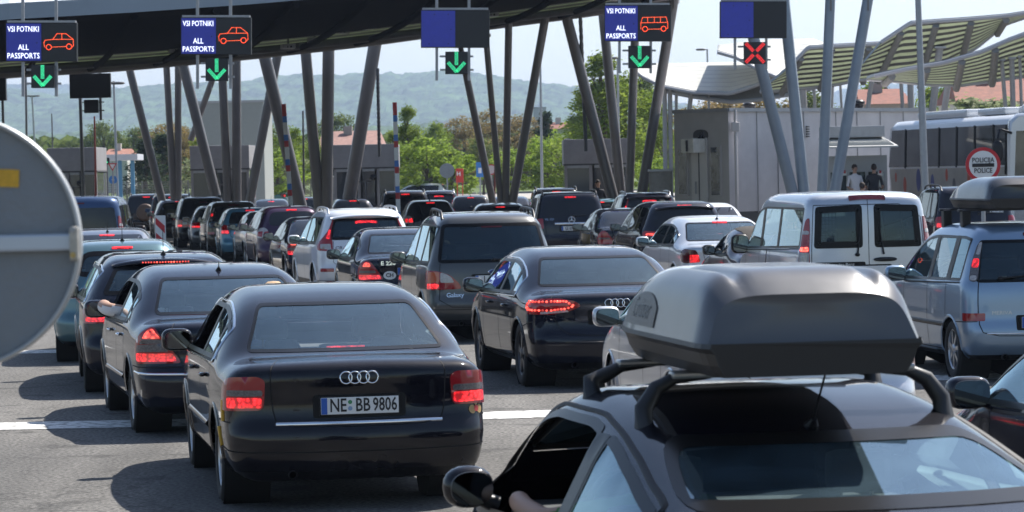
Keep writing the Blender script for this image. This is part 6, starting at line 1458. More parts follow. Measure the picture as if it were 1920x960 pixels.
def people():
    def person(loc, rz, pose, cloth, lab, grp=None, scale=1.0, skin=(.45, .27, .19), hair=(.03, .02, .015)):
        # skeleton as connected edges with radii
        J = pose['J']; E = pose['E']; bm = bmesh.new(); vs = [bm.verts.new(Vector(p)*scale) for p, r_ in J]
        for a, b in E: bm.edges.new((vs[a], vs[b]))
        me = bpy.data.meshes.new('sk'); bm.to_mesh(me); bm.free(); o = bpy.data.objects.new('sk', me); COL.objects.link(o)
        md = o.modifiers.new('s', 'SKIN'); 
        for i, (p, r_) in enumerate(J): me.skin_vertices[0].data[i].radius = (r_[0]*scale, r_[1]*scale) if isinstance(r_, tuple) else (r_*scale, r_*scale)
        me.skin_vertices[0].data[0].use_root = True; md.use_smooth_shade = True; sb = o.modifiers.new('u', 'SUBSURF'); sb.levels = 2; sb.render_levels = 2
        dg = bpy.context.evaluated_depsgraph_get(); m2 = bpy.data.meshes.new_from_object(o.evaluated_get(dg)); bpy.data.objects.remove(o)
        m2.materials.clear()
        for m_ in (mat('skin', skin, rough=.55), cloth[0], cloth[1], M_plas): m2.materials.append(m_)
        for p in m2.polygons:
            p.use_smooth = True; c = Vector(p.center)/scale; p.material_index = pose['mat'](c)
        e = empty('person', loc, rz, lab, 'person', grp); b = bpy.data.objects.new('body', m2); COL.objects.link(b); b.parent = e
        h = pose['head']; mb = MB(); hc = Vector(h)*scale
        mb.ellipsoid(hc+Vector((0, .02, .035))*scale, (.088*scale, .10*scale, .105*scale), mat('hair_dark', hair, rough=.8), nu=16, nv=12); mb.build('hair', e)
        mb = MB()
        for s_ in (-1, 1): mb.ellipsoid(hc+Vector((s_*.033, -.088, .0))*scale, (.012*scale, .008*scale, .008*scale), M_platek, nu=8, nv=6); mb.ellipsoid(hc+Vector((s_*.085, .0, -.01))*scale, (.012*scale, .02*scale, .03*scale), mat('skin', skin), nu=8, nv=6)
        mb.ellipsoid(hc+Vector((0, -.10, -.025))*scale, (.012*scale, .018*scale, .02*scale), mat('skin', skin), nu=8, nv=6); mb.ellipsoid(hc+Vector((0, -.088, -.06))*scale, (.022*scale, .008*scale, .006*scale), mat('lips', (.35, .12, .10), rough=.5), nu=8, nv=6); mb.build('face', e)
        return e
    def stand(armL, armR):
        J = [((0, 0, .95), (.15, .11)), ((0, 0, 1.15), (.135, .10)), ((0, .01, 1.36), (.17, .11)), ((0, .01, 1.46), (.07, .06)), ((0, 0, 1.56), (.055, .055)), ((0, -.01, 1.66), (.08, .095)), ((0, 0, 1.74), (.06, .07)),
             ((-.19, .01, 1.40), (.062, .062)), (armL[0], .045), (armL[1], .033), (armL[2], .04), ((.19, .01, 1.40), (.062, .062)), (armR[0], .045), (armR[1], .033), (armR[2], .04),
             ((-.09, 0, .88), (.095, .10)), ((-.10, -.01, .50), .065), ((-.11, .03, .10), .045), ((-.12, -.10, .04), (.04, .035)), ((.09, 0, .88), (.095, .10)), ((.10, -.01, .50), .065), ((.11, .03, .10), .045), ((.12, -.10, .04), (.04, .035))]
        E = [(0, 1), (1, 2), (2, 3), (3, 4), (4, 5), (5, 6), (2, 7), (7, 8), (8, 9), (9, 10), (2, 11), (11, 12), (12, 13), (13, 14), (0, 15), (15, 16), (16, 17), (17, 18), (0, 19), (19, 20), (20, 21), (21, 22)]
        def mt(c):
            if c.z > 1.50: return 0
            if c.z > .93: return 1 if not (abs(c.x) > .2 and c.z < 1.12) else 0
            return 2 if c.z > .10 else 3
        return dict(J=J, E=E, head=(0, 0, 1.66), mat=mt)
    navy = mat('uniform_navy', (.012, .014, .022), rough=.8); white = mat('shirt_white', (.7, .68, .68), rough=.8); jean = mat('jeans', (.03, .04, .07), rough=.85); lil = mat('shirt_lilac', (.5, .5, .72), rough=.8); beige = mat('shirt_beige', (.45, .28, .20), rough=.8)
    st1 = stand(((-.33, -.08, 1.18), (-.45, -.30, 1.22), (-.50, -.42, 1.25)), ((.28, 0, 1.12), (.26, -.15, .90), (.26, -.2, .80)))
    st2 = stand(((-.26, 0, 1.12), (-.24, -.22, 1.02), (-.12, -.32, 1.05)), ((.26, 0, 1.12), (.24, -.22, 1.02), (.10, -.32, 1.05)))
    g = GX(1122, 110.5, 1.0); person((g.x, g.y, .18), R(20), st1, (navy, navy), 'officer in dark uniform reaching out at the booth door', 'people at the checkpoint', scale=1.02)
    for px, d, cl, hr, sk, lab, rz in ((1604, 94.6, (white, jean), (.03, .02, .015), (.5, .3, .2), 'person in a white shirt standing inside the kiosk shelter', 20), (1640, 94.8, (navy, jean), (.02, .015, .01), (.4, .25, .18), 'person in dark clothes with back turned in the kiosk shelter', 170), (1618, 92.5, (lil, jean), (.12, .07, .04), (.45, .28, .2), 'person in a lilac top in front of the kiosk, mostly behind the van', 150)):
        g = GX(px, d, 1.0); person((g.x, g.y, .55 if d > 94 else .0), R(rz), st2, cl, lab, 'people at the checkpoint')
    # drivers seen through the glass
    def sit(arm_out, sleeve=False, ex=.0):
        J = [((0, 0, .50), (.16, .12)), ((0, .05, .72), (.14, .10)), ((0, .11, .93), (.18, .10)), ((0, .12, 1.03), (.07, .06)), ((0, .11, 1.10), (.055, .055)), ((0, .09, 1.18), (.08, .095)), ((0, .09, 1.25), (.06, .07)),
             ((-.19, .10, .96), .06), ((-.28, -.08, .78), .045), ((-.20, -.30, .86), .034), ((-.16, -.38, .90), .038), ((.19, .10, .96), .06)]
        J += [((.40+ex, -.02, .92+ex*.6), .052+ex*.1), ((.43+ex, -.26, .95+ex*.6), .044+ex*.15), ((.42+ex*.6, -.42, .97+ex*.3), .042)] if arm_out else [((.28, -.08, .78), .045), ((.20, -.30, .86), .034), ((.16, -.38, .90), .038)]
        J += [((-.10, -.12, .50), .09), ((-.13, -.48, .58), .065), ((-.13, -.62, .25), .045), ((.10, -.12, .50), .09), ((.13, -.48, .58), .065), ((.13, -.62, .25), .045)]
        E = [(0, 1), (1, 2), (2, 3), (3, 4), (4, 5), (5, 6), (2, 7), (7, 8), (8, 9), (9, 10), (2, 11), (11, 12), (12, 13), (13, 14), (0, 15), (15, 16), (16, 17), (0, 18), (18, 19), (19, 20)]
        def mt(c):
            if c.z > 1.05: return 0
            if sleeve and c.x > .25: return 1
            if (c.x > .30 and arm_out and c.y < .03) or (c.y < -.15 and c.z > .72): return 0
            return 1 if c.z > .52 else 2
        return dict(J=J, E=E, head=(0, .09, 1.18), mat=mt)
    grey = mat('shirt_grey', (.10, .10, .11), rough=.85); green = mat('shirt_green', (.08, .20, .06), rough=.85); blue = mat('shirt_blue', (.04, .07, .16), rough=.85)
    for lab_c, y_, arm, cl, lab in (('NE BB 9806', 2.62, False, (blue, jean), 'driver in a dark blue shirt inside the foremost black saloon'), ('red cloth', 2.67, 2, (white, jean), 'driver in a white sleeve, elbow out of the saloon with hats in its window'), ('nearest to the camera', 2.12, True, (green, jean), 'driver of the nearest coupe with a bare forearm on the open window sill'),
            ('dotted red light outline', 2.57, False, (grey, jean), 'driver in grey inside the black saloon with dotted red lights'), ('dark grey people carrier with roof rails', 2.57, False, (navy, jean), 'driver inside the dark grey people carrier'), ('silver van', 3.35, False, (navy, jean), 'driver silhouetted inside the silver van')):
        for o in list(COL.objects):
            if o.parent is None and lab_c in str(o.get('label', '')) and o.get('category') == 'car':
                M_ = Matrix.Translation(o.location) @ Matrix.Rotation(o.rotation_euler.z, 4, 'Z'); p = M_ @ Vector((-.36, y_, .0 if 'van' not in lab else .32)); person(p, o.rotation_euler.z+math.pi, sit(bool(arm), arm == 2,   .17 if arm == 2 else 0), cl, lab, 'drivers seen in the cars'); break
    return person

def booth(px0, px1, py_top, d, lab, dz=.15, door=True, leftw=0):
    a = P(px0, py_top, d); b = P(px1, py_top, d); w_ = b.x-a.x; h = a.z-dz; k = d/F_PX
    e = empty('booth', ((a.x+b.x)/2, d, dz), R(0), lab, 'booth', 'passport booths'); D = 3.0
    Mg = mat('booth_panel', (.27, .26, .265), rough=.5, var=.15, vscale=1.6); Md = mat('booth_trim', (.05, .05, .052), rough=.5)
    Mgl = mat('booth_glass', (.05, .06, .07), rough=.06, spec=.9, metal=.3)
    lw = leftw*k  # lit glazed flank at the left
    mb = MB(); mb.box((0, D/2, h-.45), (w_, D, .9), Mg, bev=.02); mb.build('roof_box', e)
    mb = MB(); mb.box((0, D/2, h-.92), (w_+.02, D+.02, .05), Md); mb.build('roof_joint', e)
    H2 = h-.95
    mb = MB(); mb.box((0, D/2, .45), (w_*.98, D*.98, .9), Mg, bev=.01)
    for x_, ww in ((-w_*.47, .10), (w_*.47, .10), (-w_*.10, .12), (w_*.2, .10)): mb.box((x_, .06, .9+(H2-.9)/2), (ww, .10, H2-.9), Mg)
    mb.box((0, D-.06, H2/2+.4), (w_*.98, .08, H2-.8), Mg); mb.build('wall', e)
    # front openings
    for x_, ww, nm in ((-w_*.285, w_*.33, 'window'), (w_*.05, w_*.19, 'window'), (w_*.335, w_*.23, 'window')):
        f = MB(); zc = .9+(H2-.9)/2; f.box((x_, .02, H2-.05), (ww, .08, .10), M_galv); f.box((x_, .02, .93), (ww, .08, .06), M_galv); o = f.build('window_sash', e); g = MB(); g.box((x_, .05, zc), (ww, .02, H2-.95), Mgl); q = g.build('pane', o)
    for s_ in (-1, 1): g = MB(); g.box((s_*w_*.485, D*.5, .9+(H2-.9)/2), (.02, D*.9, H2-.95), mat('booth_glass_clear', (.35, .38, .40), rough=.05, metal=.7)); g.build('side_window', e)
    mb = MB(); mb.box((0, D/2, -.07), (w_+.9, D+3, .16), mat('kerb_stone', (.4, .39, .37))); mb.build('plinth', e)
    if door: # camera bracket
        mb = MB(); mb.tube([(0, -.1, 1.0), (0, -.1, 2.0)], .04, M_steeld, n=6); mb.box((0, -.1, 1.95), (.55, .06, .06), M_steeld); mb.ellipsoid((-.3, -.12, 2.12), (.09, .12, .12), M_plas, p=.6, nu=10, nv=8); mb.ellipsoid((.3, -.12, 2.12), (.12, .14, .10), M_plas, p=.6, nu=10, nv=8); mb.build('camera_bracket', e)
    return e
def buildings():
    booth(88, 181, 278, 118.5, 'leftmost grey booth, partly behind the round sign', leftw=8); booth(356, 467, 274, 119.5, 'second grey booth behind the thick leaning column', leftw=18)
    booth(624, 744, 272, 120, 'middle grey booth behind the thick column and striped barrier arm', leftw=12); booth(1056, 1182, 262, 113, 'grey booth of the bus lane with an officer at its door', leftw=38, door=False)
    # big grey building
    d = 99; k = d/F_PX; a = P(1268, 208, d); b = P(1365, 205, d); c = P(1737, 194, d+7); ztop = a.z
    e = empty('office_building', (b.x, b.y, 0), 0, 'long grey panel building with a darker door front and stained air conditioner', 'building'); o_ = Vector((b.x, b.y, 0))
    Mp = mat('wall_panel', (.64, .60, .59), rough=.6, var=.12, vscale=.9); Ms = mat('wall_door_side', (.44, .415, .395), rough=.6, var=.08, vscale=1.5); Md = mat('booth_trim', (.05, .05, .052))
    A = Vector((a.x, a.y+1.5, 0))-o_; B = Vector((0, 0, 0)); C = Vector((c.x, c.y, 0))-o_
    def wall(mb, p, q, z0, z1, mt, off=0.0):
        n = (q-p).cross(Vector((0, 0, 1))).normalized(); u = n*off; mb.quad(p+u+Vector((0, 0, z0)), q+u+Vector((0, 0, z0)), q+u+Vector((0, 0, z1)), p+u+Vector((0, 0, z1)), mt)
    back = Vector((.5, 9, 0)); mb = MB(); H = ztop
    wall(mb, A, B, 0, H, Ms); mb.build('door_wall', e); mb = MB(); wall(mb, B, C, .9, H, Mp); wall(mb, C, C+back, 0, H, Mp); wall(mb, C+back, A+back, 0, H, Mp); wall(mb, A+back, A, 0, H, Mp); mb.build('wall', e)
    mb = MB(); wall(mb, B, C, 0, .9, Md, -.02); mb.build('plinth', e)
    mb = MB(); mb.add([v+Vector((0, 0, H-.02)) for v in (A, B, C, C+back, A+back)], [(0, 1, 2, 3, 4)], Mp)
    for p, q in ((A, B), (B, C)): n = (q-p).cross(Vector((0, 0, 1))).normalized(); mb.box((p+q)/2+Vector((0, 0, H))+n*.02, ((q-p).length+.05, .10, .12), M_galv, Matrix.Rotation(math.atan2((q-p).y, (q-p).x), 3, 'Z'))
    mb.build('parapet', e)
    # panel joints
    mb = MB(); n = (C-B).cross(Vector((0, 0, 1))).normalized(); 
    for px in (1415, 1452, 1500, 1560, 1600, 1645, 1690): t = (px-1365)/(1737-1365); p = B.lerp(C, t); mb.box(p+n*.012+Vector((0, 0, H/2+.4)), (.018, .03, H-.9), mat('joint', (.36, .345, .345), rough=.8), Matrix.Rotation(math.atan2(C.y, C.x), 3, 'Z'))
    mb.build('panel_joint', e)
    nA = (B-A).cross(Vector((0, 0, 1))).normalized(); rA = Matrix.Rotation(math.atan2((B-A).y, (B-A).x), 3, 'Z')
    for px0, px1, y0, y1 in ((1275, 1293, 280, 364), (1333, 1352, 276, 366)):
        t = ((px0+px1)/2-1268)/97; c_ = A.lerp(B, t)+nA*.03; z0, z1 = P(px0, y1, d).z, P(px0, y0, d).z; w_ = (px1-px0)*k; f = MB(); f.box(c_+Vector((0, 0, (z0+z1)/2)), (w_+.12, .06, z1-z0+.12), Ms, rA); o = f.build('window', e); g = MB(); g.box(c_+nA*.035+Vector((0, 0, (z0+z1)/2)), (w_, .02, z1-z0), mat('window_reflect', (.10, .105, .11), rough=.05, metal=.7, var=.6, vscale=2.2), rA); g.build('pane', o)
    t = (1314-1268)/97; c_ = A.lerp(B, t)+nA*.04; mb = MB(); mb.box(c_+Vector((0, 0, 1.75)), (38*k, .05, 3.1), mat('door_grey', (.56, .53, .50), rough=.5, var=.05, vscale=2), rA, .01); mb.box(c_+nA*.035+Vector((0, 0, 1.75)), (.025, .03, 3.1), Md, rA); dr = mb.build('door', e)
    mb = MB(); mb.box(c_+nA*.06+Vector((-.1, 0, 1.7)), (.03, .05, .4), M_galv, rA); mb.build('handle', dr)
    ac = c_+nA*.35+Vector((.02, 0, P(1305, 273, d).z)); mb = MB(); mb.box(ac, (.52, .6, .45), mat('ac_unit', (.66, .63, .56), rough=.6, var=.15, vscale=5), rA, .02); mb.box(ac+Vector((-.22, -.31, 0)), (.08, .02, .36), M_plas, rA); mb.tube([ac+Vector((.2, -.1, .25)), ac+Vector((.3, 0, .4)), ac+Vector((.36, .1, .1)), ac+Vector((.36, .2, -.3))], .05, M_plas, n=8); mb.build('air_conditioner', e)
    mb = MB(); stm = mat('soot_stain', (.08, .075, .07), rough=.95); cs = A.lerp(B, (1316-1268)/97)+nA*.012; zc = P(1316, 262, d).z
    mb.add([cs+(B-A).normalized()*(.28*math.cos(t_)*(1+.25*math.sin(3*t_)))+Vector((0, 0, zc+.42*math.sin(t_)*(1+.2*math.cos(2*t_)))) for t_ in np.linspace(0, 2*math.pi, 25)[:-1]], [tuple(range(24))], stm); mb.build('stain', e)
    # downpipe, vent
    mb = MB(); p = B+n*.09+Vector((.16, 0, 0)); mb.tube([p+Vector((0, 0, .2)), p+Vector((0, 0, P(1372, 240, d).z))], .05, Mp, n=8); mb.box(p+Vector((0, 0, P(1372, 238, d).z)), (.26, .2, .3), Mp, bev=.03); mb.tube([p+Vector((0, 0, P(1372, 236, d).z)), p+Vector((0, 0, H))], .05, Mp, n=8); mb.build('downpipe', e)
    mb = MB(); q = B.lerp(C, (1506-1365)/372)+n*.04; zc = P(1506, 245, d).z
    for i in range(5): mb.box(q+Vector((0, 0, zc+.16-.08*i)), (.12, .06, .035), Md, Matrix.Rotation(math.atan2(C.y, C.x), 3, 'Z'))
    mb.build('vent', e)
    # kiosk shelter at the building
    d2 = 95.3; k2 = d2/F_PX; e = empty('kiosk', (P(1610, 300, d2).x, d2, .0), R(3), 'glazed kiosk with a pale slatted awning built onto the grey building', 'kiosk'); o2 = e.location
    def L(px, py, dd=d2): return P(px, py, dd)-o2
    fr = mat('kiosk_frame', (.42, .43, .42), rough=.5)
    mb = MB(); zt = L(1600, 292).z; x0, x1 = L(1553, 300).x, L(1660, 300).x; mb.box(((x0+x1)/2, 1.3, zt/2), (x1-x0, .08, zt), mat('kiosk_dark', (.03, .032, .035), rough=.7))
    mb.build('back_wall', e); mb = MB()
    for x_ in (x0, (x0*2+x1)/3, (x0+2*x1)/3, x1): mb.box((x_, .0, zt/2), (.09, .09, zt), fr)
    mb.box(((x0+x1)/2, 0, zt-.25), (x1-x0, .10, .5), fr); mb.box(((x0+x1)/2, 0, .35), (x1-x0, .08, .7), Ms); mb.build('frame', e)
    mb = MB(); za, zb2 = L(1600, 262).z, L(1600, 278).z; mb.add([(x0-.1, 1.2, za), (x1+.15, 1.2, za), (x1+.25, -.9, zb2), (x0-.1, -.9, zb2), (x0-.1, 1.2, za+.08), (x1+.15, 1.2, za+.08), (x1+.25, -.9, zb2+.05), (x0-.1, -.9, zb2+.05)], [(0, 1, 2, 3), (7, 6, 5, 4), (3, 2, 6, 7), (2, 1, 5, 6), (0, 3, 7, 4)], mat('awning_pale', (.52, .52, .50), rough=.5)); 
    for i in range(8): mb.box(((x0+x1)/2, -.7+i*.25, zb2+.07+(za-zb2)*(i*.25+.2)/2.1), (x1-x0+.3, .04, .03), fr)
    mb.build('awning', e); mb = MB(); mb.box(((x0+x1)/2, .9, za+.25), (x1-x0+.2, .6, .35), M_galv, bev=.02); mb.build('awning_box', e)
    g = MB(); g.box(((x0+x1)/2, -.01, .7+(zt-1.2)/2), (x1-x0-.1, .02, zt-1.2), glassmat('kiosk_glass', (.55, .6, .6))); g.build('glazing', e)
    mb = MB()
    for px in (1583, 1650): c_ = L(px, 322); mb.box((c_.x, -.03, c_.z), (8*k2, .02, 14*k2), M_plate); mb.box((c_.x, -.045, c_.z), (4*k2, .01, 6*k2), mat('sign_red', (.55, .02, .03)))
    mb.build('notice', e)
    # mushroom vents on the roof
    for px, py, d_, lab in ((1405, 195, 108, 'dark mushroom vent on the grey building roof near the door end'), (1609, 190, 104, 'dark mushroom vent on the grey building roof near the columns')):
        c_ = P(px, py, d_); e = empty('roof_vent', (c_.x, c_.y, ztop-.05), 0, lab, 'roof vent'); h = c_.z-ztop; mb = MB(); mb.tube([(0, 0, 0), (0, 0, h)], .12, M_plas, n=12); mb.ellipsoid((0, 0, h), (.24, .24, .12), M_plas, nu=16, nv=8); mb.lathe([(.2, h-.08), (.17, h-.2)], M_plas, axis='z', n=16); mb.build('cowl', e)
    # pale block between booth and building
    c_ = P(1240, 330, 101); e = empty('utility_box', (c_.x, c_.y, 0), 0, 'pale concrete box at the corner of the grey building', 'utility box'); mb = MB(); mb.box((0, .5, 1.1), (.72, 1.0, 2.3), mat('concrete', (.30, .29, .27)), bev=.03); mb.build('box_body', e); mb = MB(); mb.box((.0, .5, 2.28), (.8, 1.1, .08), M_galv, bev=.01); mb.build('lid', e)
    # low wall and fence beyond
    mb = MB(); d3 = 304; x0 = P(745, 330, d3).x; x1 = P(1140, 330, d3).x; z0 = ground_h(0, d3); zt = P(850, 331, d3).z; mb.box(((x0+x1)/2, d3, (z0+zt)/2-.2), (x1-x0, .3, zt-z0+.4), mat('wall_brown', (.18, .165, .16), rough=.9, var=.3, vscale=1.2), bev=.0); tag(mb.build('garden_wall'), 'low brown grey wall behind the grass and the red cabinet', 'wall')
    e = empty('wire_fence', (P(400, 340, 200).x, 200, ground_h(0, 200)), 0, 'wire mesh fence with thin posts behind the booths on the grass', 'fence'); mb = MB(); x0 = P(180, 330, 200).x-e.location.x; x1 = P(640, 330, 200).x-e.location.x
    n = 16
    for i in range(n+1): q = MB(); q.tube([(x0+(x1-x0)*i/n, 0, 0), (x0+(x1-x0)*i/n, 0, 1.9)], .03, M_steeld, n=6); q.build('post', e)
    for j in range(12): mb.tube([(x0, 0, .15+j*.15), (x1, 0, .15+j*.15)], .010, M_steeld, n=4, cap=False)
    for i in range(180): x_ = x0+(x1-x0)*i/180; mb.tube([(x_, 0, .1), (x_, 0, 1.85)], .007, M_steeld, n=4, cap=False)
    mb.build('mesh_panel', e)
    # houses
    def house(px0, px1, py_e, py_r, py_b, d, lab, roofc, wallc, win=True, hip=.15):
        x0, x1 = P(px0, py_e, d).x, P(px1, py_e, d).x; ze, zr, zb = P(px0, py_e, d).z, P(px0, py_r, d+4).z, ground_h(0, d)-.5; e = empty('house', ((x0+x1)/2, d, zb), 0, lab, 'house', 'houses beyond the checkpoint'); w_ = (x1-x0)/2; D = 8; ze -= zb; zr -= zb
        mw = mat('render_'+'%d' % int(wallc[0]*1000), wallc, rough=.9, var=.06, vscale=.5); mr = mat('tiles_%d' % int(roofc[0]*1000), roofc, rough=.85, var=.3, vscale=3)
        mb = MB(); mb.box((0, D/2, ze/2), (2*w_-.4, D-.4, ze), mw); mb.build('wall', e)
        h = hip*w_; V = [(-w_, -.3, ze-.1), (w_, -.3, ze-.1), (w_, D+.3, ze-.1), (-w_, D+.3, ze-.1), (-w_+h, D/2, zr), (w_-h, D/2, zr)]; mb = MB(); mb.add(V, [(0, 1, 5, 4), (1, 2, 5), (2, 3, 4, 5), (3, 0, 4), (3, 2, 1, 0)], mr); 
        rf = mb.build('roof', e); mb = MB(); mb.box((-w_*.1, D*.40, zr*.6+ze*.4+.3), (.6, .6, .9), mw); mb.build('chimney', rf)
        if win:
            n = max(2, int(w_*2/3.2))
            for i in range(n):
                x_ = -w_+w_*2*(i+.5)/n; f = MB(); f.box((x_, .17, ze-1.5), (1.15, .06, 1.35), mat('window_frame', (.6, .6, .58), rough=.6)); o = f.build('window', e); g = MB(); g.box((x_, .13, ze-1.5), (.95, .02, 1.15), mat('pane_dark', (.03, .035, .04), rough=.1)); g.build('pane', o)
        return e
    house(592, 718, 274, 247, 330, 215, 'grey house with faded pink tiled roof behind the middle booth', (.27, .15, .125), (.30, .28, .26))
    house(1790, 1960, 189, 147, 230, 165, 'white house with a large brick red tiled roof behind the coach', (.24, .10, .072), (.55, .54, .50))
    house(1610, 1712, 193, 168, 215, 190, 'low brick red roofed house behind the canopy posts', (.22, .085, .06), (.30, .16, .10))
    house(192, 242, 290, 280, 310, 300, 'small far house with orange roof beside the leftmost booth', (.28, .12, .08), (.5, .5, .48), win=False); house(1028, 1072, 240, 230, 260, 330, 'far small red roof behind the dark conifer', (.22, .09, .07), (.5, .45, .4), win=False)
    # tall pale block and far silo
    for px0, px1, py0, d_, lab in ((372, 494, 192, 165, 'plain grey green block rising behind the second booth'), (1000, 1024, 202, 420, 'small white tower block far off between two columns')):
        a_ = P(px0, py0, d_); b_ = P(px1, py0, d_); zb = ground_h(0, d_); e = empty('block_building', ((a_.x+b_.x)/2, d_, zb), 0, lab, 'building'); mb = MB(); mb.box((0, 3, (a_.z-zb)/2), (b_.x-a_.x, 6, a_.z-zb), mat('block_wall_%d' % px0, (.24, .26, .25) if px0 < 900 else (.6, .6, .6), rough=.7, var=.05), bev=.05); mb.build('wall', e); mb = MB(); mb.box((0, 3, a_.z-zb), (b_.x-a_.x+.1, 6.1, .12), M_galv); mb.build('roof_edge', e)
    # traffic light and flat shelter at far left
    d5 = 180; a_ = P(182, 296, d5); b_ = P(260, 296, d5); e = empty('flat_shelter', ((a_.x+b_.x)/2, d5, ground_h(0, d5)), 0, 'flat roofed pale shelter on a blue post beyond the leftmost booth', 'shelter'); h = a_.z-e.location.z; mb = MB(); mb.box((0, 1, h), (b_.x-a_.x, 3, .35), mat('shelter_roof', (.40, .42, .46), rough=.6), bev=.02); mb.build('roof', e)
    for s_ in (-.35, .0, .3): mb = MB(); mb.box((s_*(b_.x-a_.x), 1, h/2), (.22, .22, h), mat('post_blue', (.05, .18, .32), rough=.5)); mb.build('post', e)
    d5 = 128; c_ = P(200, 302, d5); e = empty('traffic_light', (c_.x, c_.y, 0), 0, 'small green lit arrow signal beside the give way triangle', 'traffic light'); mb = MB(); mb.box((0, 0, c_.z), (.24, .12, .28), M_sblack, bev=.02); mb.build('case', e); mb = MB(); mb.box((0, -.065, c_.z+.03), (.03, .01, .13), M_ledg); mb.box((0, -.065, c_.z-.05), (.11, .01, .035), M_ledg); mb.build('arrow_light', e); mb = MB(); mb.tube([(0, .05, 0), (0, .05, c_.z)], .04, M_steeld, n=6); mb.build('post', e)
    # traffic island with kerb below the marker board
    c_ = GX(287, 76, 0); mb = MB(); mb.box((c_.x, 79, .07), (1.3, 10, .14), mat('kerb_stone', (.4, .39, .37)), Matrix.Rotation(R(9), 3, 'Z'), .03); tag(mb.build('traffic_island'), kind='structure')

